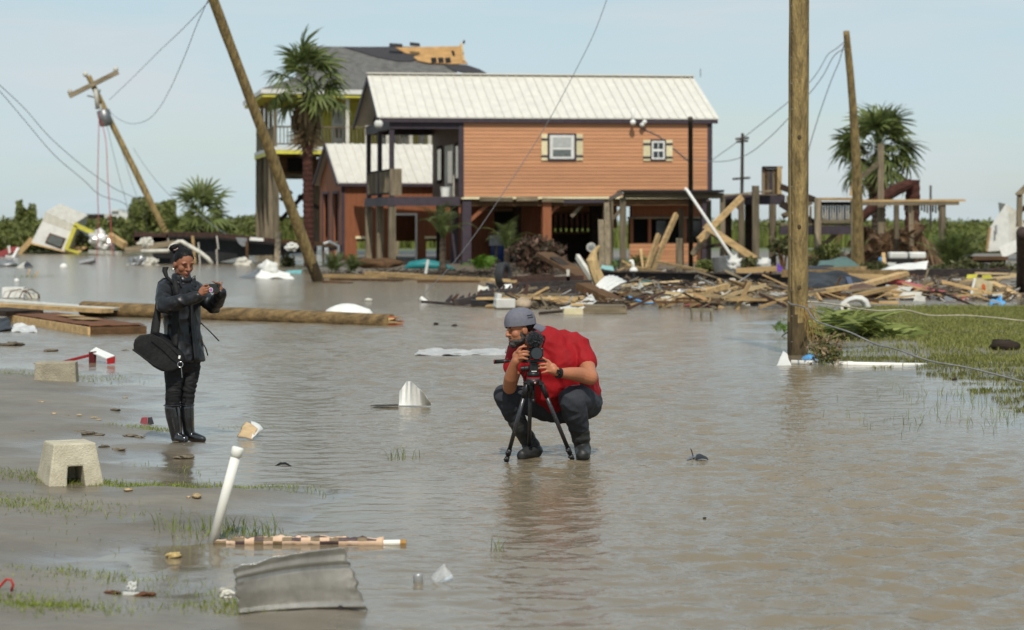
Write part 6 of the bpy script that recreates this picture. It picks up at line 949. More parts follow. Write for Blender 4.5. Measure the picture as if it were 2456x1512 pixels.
# fallen pole, platform
fp_ = pole('fallen_pole', at(200, 741, 44.9), at(938, 772, 40.6), .155, .14, wood('fallen_timber', srgb(150, 124, 84), 'x', var=.35, scale=10, bump=.9, c2=srgb(84, 70, 50), rnd=0), 'long fallen utility pole floating across the water behind the woman', rough=.012, seg=18)
for k in range(10): a = k * .63; m = MB(); b0 = at(932, 772, 40.6) + Vector((0, .09 * math.cos(a), .09 * math.sin(a))); m.beam(b0, b0 + Vector((random.uniform(.1, .3), 0, random.uniform(-.03, .02))), .05, .05, taper=.3); m.build('splinter', TANWOOD if k % 3 else mat('red_splinter', srgb(170, 80, 50), .8), fp_)
pl = empty('door_platform', gp(200, 800), 'brown topped timber platform floating at the left behind the woman', 'platform'); A, B, C = gp(22, 772), gp(212, 804), gp(340, 802); A = Vector((-9.45, 42.3, 0)); B = Vector((-6.98, 37.3, 0)); C = Vector((-6.15, 37.7, 0)); Dd = A + (C - B); zt = .13
DIRT = mat('dirt_covered_top', srgb(134, 88, 56), .9, var=.25, scale=5, fine=60, bump=.9, c2=srgb(92, 60, 40)); m = MB(); m.hexa([p + Vector((0, 0, -.03)) for p in (A, B, C, Dd)] + [p + Vector((0, 0, zt)) for p in (A, B, C, Dd)]); m.build('core', DARKWOOD, pl)
m = MB(); m.sheet(lambda u, v: A.lerp(B, u).lerp(Dd.lerp(C, u), v) + Vector((0, 0, zt + .012 + .03 * max(0, noise.noise(Vector((u * 9, v * 5, 2)))))), 24, 12, .01); m.build('dirt_top', DIRT, pl, smooth=True); m = MB(); m.beam(A + Vector((-.02, -.02, .05)), B + Vector((-.02, -.03, .05)), .04, .15); m.build('edge_board', TANWOOD, pl); m = MB(); m.beam(B + Vector((.01, -.03, .05)), C + Vector((.03, -.02, .05)), .04, .15); m.build('end_board', BROWNWOOD, pl)
for (u0, u1, v0, v1) in ((.34, .46, .45, .8), (.56, .72, .3, .7)): m = MB(); f2 = lambda u, v: A.lerp(B, u).lerp(Dd.lerp(C, u), v) + Vector((0, 0, zt + .045)); m.prism([f2(u0, v0), f2(u1, v0), f2(u1, v1), f2(u0, v1)], (0, 0, .008)); m.build('plywood_square', TANWOOD, pl)
plank(-20, 722, 47, 262, 742, 44, .5, .06, WHITE_D, 'white edged board floating behind the brown platform', 'board', 'board'); plank(-20, 732, 45.5, 256, 746, 43.4, .3, .08, TANWOOD, 'tan board under the white edged board', 'board', 'board'); plank(-30, 745, 43, 60, 752, 42, .8, .1, DARKWOOD, 'dark board left end of the brown platform', 'board', 'board')
crumple('foil_scrap', [(28, 796, 38.2), (90, 798, 38), (84, 782, 38.6), (34, 778, 39)], FOIL, 'crumpled foil below the brown platform', 'foil', .06, f=7, smooth=False); crumple('tarp', [(-20, 798, 38), (30, 792, 38.5), (22, 768, 40), (-20, 764, 40.5)], TARP, 'black sheet at the left end of the platform', 'tarp', .08)
bx_ = empty('wire_basket', gp(30, 716), 'white crate with bent wire hoops floating far left', 'crate'); slab(bx_, 'crate_wall', 5, 690, 56, 714, 54.6, .4, WHITE)
for k in range(4): m = MB(); m.tube(pc([(4 + k * 14, 716), (12 + k * 14, 700), (34 + k * 14, 694), (58 + k * 11, 704), (68 + k * 9, 717)], 54 - k * .1), .014, 6); m.build('wire_hoop', BROWNWOOD if k % 2 else WHITE_D, bx_)
slab(bx_, 'broken_slab', 62, 706, 90, 716, 54.3, .3, WHITE_D)
# mud clods thrown up along the bank
for i, (x, y, r) in enumerate(((60, 1042, .10), (88, 1048, .09), (105, 1046, .05), (60, 1056, .08), (190, 1038, .08), (215, 1042, .08), (240, 1044, .05), (310, 1048, .07), (335, 1050, .05), (250, 1072, .05), (285, 1080, .06), (185, 1060, .05), (30, 830, .2), (120, 843, .12), (440, 1100, .08), (300, 842, .06), (425, 1062, .05), (160, 1000, .06), (275, 985, .06))):
    small(x, y, 'mud_clod', ['broad', 'low', 'small', 'flat', 'rough'][i % 5] + ' mud clod ' + ['behind the pier block left', 'behind the pier block top', 'just above the pier block', 'at the pier block shoulder', 'in the long ridge left of the woman', 'in the middle of the ridge left of the woman', 'at the right end of the ridge', 'right of the ridge before the boots', 'nearest the left boot', 'right above the pier block corner', 'right of the pier block corner', 'on the track above the pier block', 'at the far left waterline', 'left of the red flashing', 'in the woman\'s reflection', 'right of the red flashing', 'at the woman\'s toes', 'on the tan bank left', 'on the tan bank left of the knees'][i], 'clod', (r * .8, r * .7, r * .2), MUDC, .8, 4, True, .5)
for i, (x, y) in enumerate(((206, 1000), (225, 1003), (170, 998), (190, 996), (238, 1008), (300, 955), (85, 872), (100, 965), (130, 993))): small(x, y, 'pebble', ['largest', 'second', 'leftmost', 'small', 'rightmost', 'lone upper', 'far waterline', 'lone left', 'lower left'][i] + ' tan wood chip in the scatter left of the woman\'s knees', 'chip', (.03, .012, .006), SHELLM, .5, group='wood chips on the bank')
for i, (x, y) in enumerate(((510, 985), (745, 1185), (2000, 905))): pass
# thick pole surroundings
m = MB(); m.tube([at(1898, 870, 29.7), at(2060, 875, 29.5), at(2222, 878, 29.4)], .036, 14); wp_ = empty('drain_pipe', gp(2060, 884), 'long white plastic pipe lying in the water at the thick pole', 'pipe'); m.build('tube', PVC, wp_, smooth=True); m = MB(); m.tube([at(2032, 874.5, 29.5), at(2046, 875, 29.5)], .043, 14); m.build('coupling', PVC, wp_); m = MB(); m.tube([at(2221, 878, 29.4), at(2223.5, 878, 29.4)], [.03, .03], 12); m.build('bore_shade', DARK, wp_)  # black disc at the pipe end paints the shade of its hollow
crumple('paper_sheet', [(1862, 876, 29.4), (1898, 878, 29.3), (1888, 850, 29.6), (1878, 842, 29.7)], WHITE, 'white paper scrap stuck at the foot of the thick pole', 'paper', .02, .004); lump('plastic_tub', 1950, 864, 30.8, (.16, .14, .08), LBLUE, 'blue plastic tub behind the thick pole foot', 'tub', .2)
cable('rope', pc([(1890, 724), (1898, 730), (1930, 738), (1942, 752), (1958, 770), (1990, 782), (2040, 798), (2100, 826), (2150, 838), (2230, 866), (2330, 884), (2470, 920)], 30.0, 25.5), .010, mat('grey_rope', srgb(150, 150, 150), .8), 'grey rope running from the thick pole down across the lawn', cat='rope'); cable('rope', pc([(1938, 724), (1990, 729), (2060, 741), (2110, 746), (2170, 744), (2230, 757), (2310, 757), (2380, 762), (2470, 772)], 31, 37), .012, mat('pale_rope', srgb(205, 196, 170), .8), 'pale rope running right from the thick pole over the lawn', cat='rope')
VINE = mat('dry_vine', srgb(170, 140, 84), .8, var=.2); vn = empty('dry_vine', at(1935, 735, 30), 'dry tan vines hanging from the rope on the thick pole', 'vine'); rn = random.Random(21)
for k in range(22):
    x, y = rn.uniform(1918, 1950), rn.uniform(722, 745); P4 = [(x, y)]
    for j in range(4): x += rn.uniform(-3, 14); y += rn.uniform(12, 34); P4.append((x, min(y, 872)))
    m = MB(); m.tube(pc(P4, 29.95 + rn.uniform(-.1, .1)), [.006, .006, .005, .004, .003], 5); m.build('stem', VINE, vn)
leafball('dead_leaves', vn, at(1978, 840, 29.6), (.25, .2, .22), 500, DEADP, .035, 5); leafball('dead_leaves', vn, at(1985, 850, 29.6), (.2, .2, .14), 400, THICK, .03, 6)
# heap of green leaf blades behind the pole
lh = empty('leaf_heap', gp(2070, 800), 'heap of cut green broad leaf blades behind the thick pole', 'leaf heap'); LEAFB = leafmat('broad_leaf', (.09, .12, .02), (.36, .40, .12)); rs = np.random.RandomState(4)
def blade_mesh(s):
    V = []; F = []; T = []; L0 = .42
    for i in range(6): t = i / 5; w2 = .045 * math.sin(math.pi * min(1, .15 + t * .85)) ; V += [(L0 * t, -w2, -.1 * t * t + .06 * t), (L0 * t, 0, -.1 * t * t + .06 * t - .008), (L0 * t, w2, -.1 * t * t + .06 * t)]; T += [s * .7 + t * .2] * 3
    for i in range(5):
        for j in (0, 1): a = i * 3 + j; F.append((a, a + 1, a + 4, a + 3))
    return tmesh('leaf_blade', V, F, T, LEAFB)
LB = [blade_mesh(k / 5) for k in range(6)]
for k in range(420):
    u = rn.betavariate(1.2, 1.6); x = 1930 + u * 265; y = 806 - rn.random() * 56 * math.sin(math.pi * min(1, .12 + u)) ; o_ = bpy.data.objects.new('leaf_blade', rn.choice(LB)); col.objects.link(o_); o_.parent = lh; Yq = 36.5 + rn.uniform(-1.2, 1.2); o_.location = at(x, max(y, 752), Yq) - WL[lh]; o_.location.z = max(.0, min(.42, o_.location.z)); o_.rotation_euler = (rn.uniform(-.6, .6), rn.uniform(-.5, .45), rn.uniform(-.9, .9) + (0 if rn.random() < .7 else 3.14)); sc_ = rn.uniform(.7, 1.35); o_.scale = (sc_, sc_, sc_)
tuft('small green leafy plant just left of the thick pole', gp(1880, 806), FERN, 14, .35, (20, 80), 'weed', 'weed', .12)
# ---------------------------------------------------------------- people: bodies and garments grown as single continuous surfaces
def capsule(m, p0, p1, r0, r1, seg=14):
    p0 = Vector(p0); p1 = Vector(p1); d = p1 - p0; ln = d.length
    if ln < 1e-5: m.ell(p0, (r0, r0, r0)); return
    d /= ln; pts = []; rr = []
    for k in range(4): a = math.pi / 2 * (1 - k / 4); pts.append(p0 - d * r0 * math.sin(a)); rr.append(max(.0008, r0 * math.cos(a)))
    for k in range(5): t = k / 4; pts.append(p0.lerp(p1, t)); rr.append(r0 + (r1 - r0) * t)
    for k in range(1, 5): a = math.pi / 2 * k / 4; pts.append(p1 + d * r1 * math.sin(a)); rr.append(max(.0008, r1 * math.cos(a)))
    m.tube(pts, rr, seg)
def chain(m, pts, rr, seg=14):
    for i in range(len(pts) - 1): capsule(m, pts[i], pts[i + 1], rr[i], rr[i + 1], seg)
def loft(m, rings, seg=28):                        # rings: (centre, wide radius, deep radius, wide axis)
    vs = []
    for c, a, b, ax in rings:
        ax = Vector(ax).normalized(); ay = Vector((0, 0, 1)).cross(ax).normalized()
        for k in range(seg): t = 6.28318 * k / seg; vs.append(Vector(c) + ax * a * math.cos(t) + ay * b * math.sin(t))
    n_ = len(rings); fs = [(i * seg + k, i * seg + (k + 1) % seg, (i + 1) * seg + (k + 1) % seg, (i + 1) * seg + k) for i in range(n_ - 1) for k in range(seg)]
    m.add(vs, fs + [tuple(range(seg))[::-1], tuple((n_ - 1) * seg + k for k in range(seg))])
def flesh(name, m, mt, parent, vox=.007, smooth=6, fold=None, pick=None):
    me = bpy.data.meshes.new('tmp'); me.from_pydata(m.v, [], m.f); me.update(); o = bpy.data.objects.new('tmp', me); col.objects.link(o)
    r = o.modifiers.new('r', 'REMESH'); r.mode = 'VOXEL'; r.voxel_size = vox; s = o.modifiers.new('s', 'SMOOTH'); s.factor = .5; s.iterations = smooth
    dg = bpy.context.evaluated_depsgraph_get(); ev_ = o.evaluated_get(dg); me2 = bpy.data.meshes.new_from_object(ev_); bpy.data.objects.remove(o); bpy.data.meshes.remove(me)
    n_ = len(me2.vertices); co = np.empty(n_ * 3, np.float32); me2.vertices.foreach_get('co', co); co = co.reshape(-1, 3)
    if fold:
        no = np.empty(n_ * 3, np.float32); me2.vertices.foreach_get('normal', no); no = no.reshape(-1, 3); amp, sx, sz, sd_ = fold[:4]
        k = np.array([max(-1, min(1, 1.6 * noise.noise(Vector((float(c[0]) * sx + sd_, float(c[1]) * sx, float(c[2]) * sz + .5 * float(c[0]) * sx))))) for c in co]); k = np.where(k > 0, k, k * .55)
        if len(fold) > 4: k = np.array([(1 - 3.2 * abs(noise.noise(Vector((float(c[0]) * sx + sd_ + 1.1 * float(c[2]) * sz, float(c[1]) * sx, float(c[2]) * sz - .6 * float(c[0]) * sx))))) * (.35 + .65 * max(0, min(1, .5 + 1.4 * noise.noise(Vector((float(c[0]) * 5, float(c[1]) * 5 + sd_, float(c[2]) * 5)))))) for c in co]); k = np.clip(k, -.6, 1)
        k2 = np.array([noise.noise(Vector((float(c[0]) * sx * 2.6, float(c[1]) * sx * 2.6 + sd_, float(c[2]) * sz * 2.3 - float(c[0]) * sx))) for c in co])
        co = co + no * ((k * amp + k2 * amp * .28)[:, None])
    ol = WL[parent]; co = co - np.array(ol, np.float32); me2.vertices.foreach_set('co', co.ravel()); me2.name = name
    me2.materials.clear()
    for x in (mt if isinstance(mt, (list, tuple)) else [mt]): me2.materials.append(x)
    if pick:
        idx = [pick(p.center + ol) for p in me2.polygons]; me2.polygons.foreach_set('material_index', idx)
    else: me2.polygons.foreach_set('material_index', [0] * len(me2.polygons))
    me2.polygons.foreach_set('use_smooth', [True] * len(me2.polygons)); me2.update(); return link(name, me2, parent)
def ribbon(name, pts, wv, th, mt, parent, **k):
    m = MB(); P = [Vector(p) for p in pts]; n_ = len(P); wv = [Vector(w) for w in (wv if isinstance(wv, list) else [wv] * n_)]
    def fn(u, v): x = u * (n_ - 1); i = min(n_ - 2, int(x)); f = x - i; return P[i].lerp(P[i + 1], f) + wv[i].lerp(wv[i + 1], f) * (v - .5)
    m.sheet(fn, (n_ - 1) * 4, 2, th); return m.build(name, mt, parent, smooth=True, **k)
def headmat(fwd, roll=0.0):                        # columns: forward, left, up
    f = Vector(fwd).normalized(); l_ = Vector((0, 0, 1)).cross(f).normalized(); u = f.cross(l_); m = Matrix((f, l_, u)).transposed(); return m @ Matrix.Rotation(roll, 3, 'X')
def head_prims(m, c, M, s=1.0, male=False):
    E = lambda p, r: m.ell(c + M @ (Vector(p) * s), tuple(x * s for x in r), M, 18, 12)
    E((0, 0, .03), (.094, .074, .098)); E((.022, 0, -.045), (.068, .058 if not male else .064, .066)); E((.066, 0, -.093), (.024, .026, .02)); E((.05, .034, -.022), (.034, .03, .034)); E((.05, -.034, -.022), (.034, .03, .034))
    chain(m, [c + M @ (Vector(p) * s) for p in ((.086, 0, .022), (.104, 0, -.014), (.108, 0, -.024))], [.009 * s, .012 * s, .014 * s], 10); E((.098, .011, -.026), (.011, .009, .009)); E((.098, -.011, -.026), (.011, .009, .009))
    for y in (-1, 1): E((.078, y * .03, .026), (.016, .026, .011)); E((-.004, y * .074, -.008), (.022, .009, .032)); E((.004, y * .079, -.006), (.016, .007, .026))
    E((.086, 0, -.054), (.014, .024, .008)); E((.082, 0, -.068), (.014, .021, .009))
SKIN = mat('brown_skin', srgb(150, 98, 72), .5, var=.08, scale=9, bump=.06, rnd=0, fine=90, spec=.4); SKIN2 = mat('tan_skin', srgb(172, 112, 80), .48, var=.09, scale=9, bump=.06, rnd=0, fine=90, spec=.4)
HAIR = mat('black_hair', (.008, .007, .007), .5, var=.2, scale=30, stretch=(1, 1, .3), bump=.4, rnd=0, spec=.15); LIPS = mat('lips', srgb(132, 72, 64), .45, var=.05, bump=0); EYE = mat('dark_eye', (.05, .032, .024), .35, bump=0, var=.05)
JACKET = mat('black_nylon', (.006, .006, .0072), .38, var=.1, scale=8, bump=.05, rnd=0, spec=.5); PANTS = mat('black_leggings', (.010, .010, .011), .75, var=.1, bump=.05, rnd=0); RBOOT = mat('black_rubber', (.008, .008, .009), .1, var=.05, bump=.0, rnd=0, spec=.6, coat=.6); BAGM = mat('black_canvas', (.012, .012, .012), .72, var=.15, scale=30, bump=.25, rnd=0, spec=.3)
def hand(m, palm, pr, rotM, fingers, r=.0085):
    m.ell(palm, pr, rotM, 14, 9)
    for f in fingers: chain(m, f, [r * 1.08] + [r] * (len(f) - 2) + [r * .82], 10)
# ---- woman
Y0 = 19.3
def Wz(zx, zy, dy=0.0): return at((480 + zx / 1.758) / 1.6678, (940 + zy / 1.758) / 1.6678, Y0 + dy)
wm = empty('person', gp(258, 1060), 'person in black rain jacket and rubber boots photographing with a phone', 'person')
fw = Vector((.72, -.69, 0)); rt = Vector((-.69, -.72, 0)); HC = Wz(444, 204, -.02); HM = headmat((.58, -.78, -.25))
RS, RE, RW = Wz(318, 385, -.12), Wz(318, 505, -.33), Wz(546, 436, -.40); LS, LE, LW = Wz(536, 390, .11), Wz(660, 505, -.04), Wz(710, 408, -.24)
m = MB(); head_prims(m, HC, HM, 1.05); chain(m, [Wz(428, 250, 0), Wz(425, 350, .01)], [.052, .058]); chain(m, [Wz(425, 350, .01), Wz(432, 480), Wz(440, 700), Wz(445, 860)], [.09, .11, .1, .11]); chain(m, [RS, RE, RW], [.045, .04, .028]); chain(m, [LS, LE, LW], [.045, .04, .028]); chain(m, [Wz(425, 370, 0), RS], [.07, .05]); chain(m, [Wz(425, 370, 0), LS], [.07, .05])
chain(m, [Wz(395, 860, -.05), Wz(377, 1080, -.06), Wz(395, 1400, -.04)], [.07, .05, .03]); chain(m, [Wz(495, 860, .05), Wz(478, 1085, .03), Wz(485, 1390, .04)], [.07, .05, .03])
hd = lambda *p: [Wz(*q) for q in p]
chain(m, [RW, Wz(578, 408, -.41)], [.028, .03]); hand(m, Wz(582, 398, -.415), (.036, .022, .045), Euler((0, .5, 0)).to_matrix(), [hd((578, 370, -.42), (596, 352, -.43), (622, 351, -.42)), hd((590, 380, -.435), (608, 372, -.44), (630, 366, -.425)), hd((592, 395, -.437), (610, 390, -.44), (628, 386, -.425)), hd((590, 412, -.43), (606, 408, -.435), (622, 402, -.42)), hd((585, 385, -.39), (600, 365, -.37), (618, 355, -.36))], .0082)
chain(m, [LW, Wz(705, 385, -.25)], [.027, .028]); hand(m, Wz(702, 380, -.262), (.026, .030, .036), None, [hd((700, 365, -.28), (712, 345, -.28), (719, 327, -.275)), hd((698, 362, -.285), (700, 342, -.30), (690, 333, -.31)), hd((694, 364, -.285), (690, 345, -.31), (680, 335, -.325)), hd((688, 368, -.28), (668, 335, -.31), (648, 326, -.33)), hd((692, 395, -.28), (678, 410, -.30), (660, 413, -.32))], .0078)
flesh('body', m, SKIN, wm, .0055, 4)
for y in (-1, 1):
    m = MB(); m.ell(HC + HM @ Vector((.0885, y * .0315, .006)), (.006, .010, .0026), HM); m.build('eye', EYE, wm, smooth=True); m = MB(); m.ell(HC + HM @ Vector((.0965, y * .0325, .029)), (.005, .016, .0025), HM); m.build('eyebrow', HAIR, wm, smooth=True)
m = MB(); m.ell(HC + HM @ Vector((.098, 0, -.0585)), (.0085, .022, .0048), HM); m.ell(HC + HM @ Vector((.095, 0, -.0695)), (.0085, .019, .006), HM); m.build('lips', LIPS, wm, smooth=True)
m = MB(); m.ell(HC + HM @ Vector((-.002, 0, .033)), (.104, .085, .107), HM, 24, 18); m.ell(HC + HM @ Vector((-.035, 0, -.02)), (.062, .07, .07), HM, 20, 14); m.ell(HC + HM @ Vector((-.07, 0, .12)), (.04, .035, .03), HM)
hr = flesh('hair', m, HAIR, wm, .006, 3, (.0025, 70, 20, 3)); bmh = bmesh.new(); bmh.from_mesh(hr.data); HI = HM.inverted()
def in_hair(p):
    q = HI @ (p + WL[wm] - HC); return -.72 * q.x + .70 * q.z + .010 * noise.noise(q * 60) + .03 * abs(q.y) > .011 or (q.x < -.045 and q.z > -.075)
bmesh.ops.delete(bmh, geom=[f for f in bmh.faces if not in_hair(f.calc_center_median())], context='FACES'); bmh.to_mesh(hr.data); bmh.free()
m = MB(); m.ell(Wz(384, 92, .03), (.036, .034, .032)); m.ell(Wz(368, 96, .03), (.026, .03, .028)); m.ell(Wz(398, 84, .03), (.024, .028, .024)); m.ell(Wz(388, 118, .02), (.026, .026, .022)); flesh('hair_bun', m, HAIR, wm, .005, 2, (.004, 50, 50, 3))
m = MB(); a_ = Wz(402, 96, -.045); m.tube([Wz(377, 108, .02), Wz(388, 106, -.03), Wz(400, 100, -.035), Wz(412, 92, -.0)], .006, 8); m.build('hair_tie', mat('pale_hair_tie', srgb(190, 160, 150), .7), wm); m = MB(); m.ell(HC + HM @ Vector((.0, -.088, -.046)), .0085); m.build('earring', mat('pearl', srgb(235, 230, 220), .2, var=.02, bump=0), wm, smooth=True)
for k in range(2): m = MB(); q = HC + HM @ Vector((.06, .06 + .006 * k, .085)); m.tube([q, q + Vector((.03, 0, -.01 - .01 * k)), q + Vector((.045 + .004 * k, 0, -.05 - .012 * k))], [.0012, .001, .0006], 4); m.build('hair_strand', HAIR, wm)
# jacket
m = MB(); loft(m, [(Wz(424, 322, .0), .085, .075, rt), (Wz(424, 340, .0), .125, .095, rt), (Wz(424, 365, .0), .18, .12, rt), (Wz(426, 420, 0), .19, .132, rt), (Wz(430, 520, 0), .182, .134, rt), (Wz(438, 640, 0), .168, .128, rt), (Wz(444, 720, 0), .172, .132, rt), (Wz(450, 820, 0), .184, .14, rt), (Wz(455, 878, 0), .19, .146, rt), (Wz(456, 892, 0), .186, .142, rt)])
chain(m, [Wz(345, 372, -.09), RS, Wz(308, 450, -.24), RE, Wz(430, 468, -.37), RW], [.072, .075, .07, .068, .06, .046]); chain(m, [Wz(505, 375, .08), LS, Wz(600, 455, .03), LE, Wz(690, 455, -.15), LW], [.068, .07, .066, .064, .058, .046])
m.ell(Wz(438, 318, -.02), (.085, .08, .045)); loft(m, [(Wz(430, 325, -.01), .088, .08, rt), (Wz(432, 288, -.01), .082, .075, rt), (Wz(430, 270, .01), .076, .07, rt)])
flesh('jacket', m, JACKET, wm, .0065, 5, (.0075, 11, 7, 1.7, 1))
for y in (-1, 1):                                  # open collar flaps
    a_ = Wz(432, 300, -.01) + fw * .07 + rt * (.045 * y); m = MB(); m.sheet(lambda u, v: a_ + rt * y * (.03 * v + .012) + fw * (.02 * u + .008 * v) + Vector((0, 0, .02 * v - .10 * u)), 5, 5, .008); m.build('collar_flap', JACKET, wm, smooth=True)
m = MB(); pts = [Wz(505 + k * 1.5, 400 + k * 60, 0) + fw * (.150 + .003 * k) * 0 for k in range(9)]
zp = [Vector((p.x, 0, p.z)) for p in (Wz(498, 430), Wz(503, 560), Wz(506, 700), Wz(512, 870))]
ribbon('zip_placket', [Wz(430, 400, 0) + fw * .145, Wz(434, 520, 0) + fw * .152, Wz(440, 640, 0) + fw * .148, Wz(448, 760, 0) + fw * .156, Wz(455, 885, 0) + fw * .166], rt * .05, .012, JACKET, wm)
for P5, nm in (((Wz(566, 618, .05), Wz(620, 668, .05), Wz(660, 708, .05), Wz(697, 748, .05)), 'drawstring'), ((Wz(572, 740, .04), Wz(604, 800, .04), Wz(618, 850, .04)), 'drawstring')): m = MB(); m.tube(P5, .0055, 8); m.build(nm, JACKET, wm, smooth=True)
# trousers and boots
m = MB(); chain(m, [Wz(445, 850, 0), Wz(445, 880, 0)], [.13, .13]); chain(m, [Wz(392, 870, -.06), Wz(380, 980, -.065), Wz(377, 1080, -.07), Wz(372, 1150, -.06), Wz(368, 1230, -.05)], [.098, .083, .068, .066, .06]); chain(m, [Wz(500, 870, .05), Wz(490, 980, .04), Wz(478, 1085, .02), Wz(472, 1150, .03), Wz(470, 1230, .03)], [.09, .08, .066, .062, .056]); flesh('trousers', m, PANTS, wm, .0065, 4, (.006, 9, 24, 5.1, 1))
def boot(name, par, pts, rr, toe, mt, top, fold=None, vox=.006):
    m = MB(); chain(m, pts, rr); chain(m, toe[0], toe[1]); return flesh(name, m, mt, par, vox, 5, fold)
b1 = boot('boot', wm, [Wz(368, 1215, -.05), Wz(376, 1280, -.05), Wz(388, 1350, -.045), Wz(396, 1405, -.04)], [.068, .067, .058, .053], ([Wz(395, 1425, -.03), Wz(425, 1432, -.08), Wz(452, 1440, -.12)], [.048, .045, .036]), RBOOT, None, (.0015, 10, 12, 2)); b2 = boot('boot', wm, [Wz(470, 1212, .03), Wz(473, 1280, .03), Wz(480, 1350, .04), Wz(486, 1395, .04)], [.061, .06, .053, .05], ([Wz(488, 1412, .04), Wz(530, 1425, .02), Wz(582, 1437, -.0)], [.046, .043, .03]), RBOOT, None, (.0015, 10, 12, 4))
for (c, r) in ((Wz(367, 1198, -.05), .071), (Wz(469, 1196, .03), .064)): m = MB(); m.tube([c + Vector((r * math.cos(a), r * math.sin(a), 0)) for a in [6.2832 * k / 24 for k in range(25)]], .006, 6, cap=False); m.build('boot_rim', RBOOT, wm, smooth=True)
m = MB(); m.box(Wz(333, 1235, -.1), (.03, .006, .03), (0, 0, .6)); m.build('boot_buckle', RBOOT, wm)
# shoulder bag
bg_ = empty('shoulder_bag', Wz(260, 960, -.28), 'black canvas bag hanging at the hip of the person in black', 'bag'); out = [(84, 775), (98, 735), (132, 705), (215, 692), (262, 708), (330, 752), (390, 800), (428, 845), (440, 885), (418, 930), (372, 955), (325, 968), (285, 958), (225, 925), (150, 868), (90, 818)]
m = MB(); m.prism([Wz(x + 4, y, -.36 + .0004 * (x - 80)) for x, y in out], (.04, .2, 0)); flesh('pouch', m, BAGM, bg_, .008, 5, (.006, 9, 9, 8))
m = MB(); m.tube([Wz(88, 806, -.375), Wz(160, 858, -.372), Wz(240, 915, -.36), Wz(320, 958, -.34)], .007, 8); m.build('piping', BAGM, bg_, smooth=True); m = MB(); m.tube([Wz(215, 694, -.37), Wz(300, 742, -.36), Wz(350, 790, -.35), Wz(408, 850, -.3)], .005, 8); m.build('piping', BAGM, bg_, smooth=True)
ribbon('strap', [Wz(244, 700, -.30), Wz(254, 620, -.28), Wz(264, 540, -.26), Wz(272, 480, -.24), Wz(276, 400, -.19), Wz(290, 335, -.12), Wz(325, 305, -.06)], [Vector((.075, 0, 0))] * 2 + [Vector((.055, 0, 0))] * 5, .008, BAGM, bg_)
ribbon('strap', [Wz(384, 315, -.13), Wz(388, 360, -.19), Wz(396, 410, -.205), Wz(402, 440, -.2), Wz(392, 540, -.2), Wz(386, 600, -.2), Wz(384, 700, -.2), Wz(382, 785, -.22)], [Vector((.04, -.01, 0))] * 4 + [Vector((.055, -.02, 0))] * 4, .009, BAGM, bg_)
ribbon('strap_loop', [Wz(345, 315, -.12), Wz(325, 290, -.11), Wz(314, 255, -.1), Wz(322, 226, -.09)], [Vector((.03, 0, .02)), Vector((.035, 0, 0)), Vector((.045, 0, 0)), Vector((.052, 0, 0))], .006, BAGM, bg_); ribbon('strap_buckle', [Wz(330, 300, -.125), Wz(372, 335, -.16)], Vector((.0, 0, .03)), .012, BAGM, bg_)
m = MB(); c = Wz(424, 912, -.31); m.tube([c + Vector((.022 * math.cos(a), 0, .024 * math.sin(a))) for a in [6.2832 * k / 16 for k in range(17)]], .0035, 6, cap=False); m.build('key_ring', mat('chrome', (.8, .8, .8), .15, metal=1.0, bump=0), bg_); m = MB(); m.box(Wz(418, 860, -.31), (.016, .01, .026), (0, .2, 0)); m.build('tag', WHITE, bg_); m = MB(); m.tube([Wz(430, 930, -.31), Wz(434, 965, -.31), Wz(437, 1005, -.31)], .003, 6); m.build('cord', GREYMETAL, bg_)
# phone
pn = Vector((.64, -.77, 0)).normalized(); pu = Vector((0, 0, 1)); pr_ = Vector((-.77, -.64, 0)); PM = Matrix((pr_, pn, pu)).transposed(); c = Wz(647, 376, -.352); ph_ = empty('phone', c, 'dark smartphone with a round coloured grip held up by the person in black', 'phone')
m = MB(); m.box(c, (.146, .009, .076), PM); m.build('case', mat('dark_phone', (.03, .032, .03), .25, var=.1, bump=0, spec=.5), ph_, bevel=.006); m = MB(); m.box(c + pr_ * -.058 + pn * .0065 + pu * .022, (.024, .004, .026), PM); cb = m.build('camera_bump', mat('black_glass', (.01, .01, .012), .12, bump=0), ph_, bevel=.003)
for z in (.028, .016): m = MB(); q = c + pr_ * -.055 + pn * .008 + pu * z; m.tube([q, q + pn * .003], .0045, 12); m.build('lens', GLASS, cb)
q = c + pr_ * .018 + pn * .009 - pu * .013; m = MB(); m.tube([q - pn * .004, q + pn * .004], .0205, 20); gpz = m.build('grip', WHITE, ph_); m = MB(); m.tube([q + pn * .004, q + pn * .0052], .0145, 18); m.build('grip_print', mat('pink_swirl', srgb(210, 60, 130), .4, var=.0, scale=60, c2=srgb(70, 140, 200), bump=0), gpz)

# ---- man
Y1 = 18.06
def Mz(zx, zy, dy=0.0): return at((1900 + zx / 2.2241) / 1.6678, (1200 + zy / 2.2241) / 1.6678, Y1 + dy)
mn = empty('person', gp(1325, 1096), 'person in red shirt and backward grey cap crouching behind a tripod', 'person')
HC = Mz(402, 262, -.30); HM = headmat((-.90, -.40, -.16)); RSh, REl, RWr = Mz(392, 455, -.10), Mz(308, 778, -.30), Mz(345, 575, -.46); LSh, LEl, LWr = Mz(905, 430, .02), Mz(1025, 690, -.24), Mz(748, 652, -.46)
m = MB(); head_prims(m, HC, HM, 1.1, True); chain(m, [Mz(440, 330, -.26), Mz(560, 400, -.06)], [.075, .09]); chain(m, [Mz(600, 420, -.03), Mz(690, 560, 0), Mz(760, 760, .08), Mz(780, 920, .16)], [.12, .14, .14, .1]); chain(m, [Mz(600, 440, -.03), RSh], [.1, .07]); chain(m, [Mz(650, 440, 0), LSh], [.1, .08])
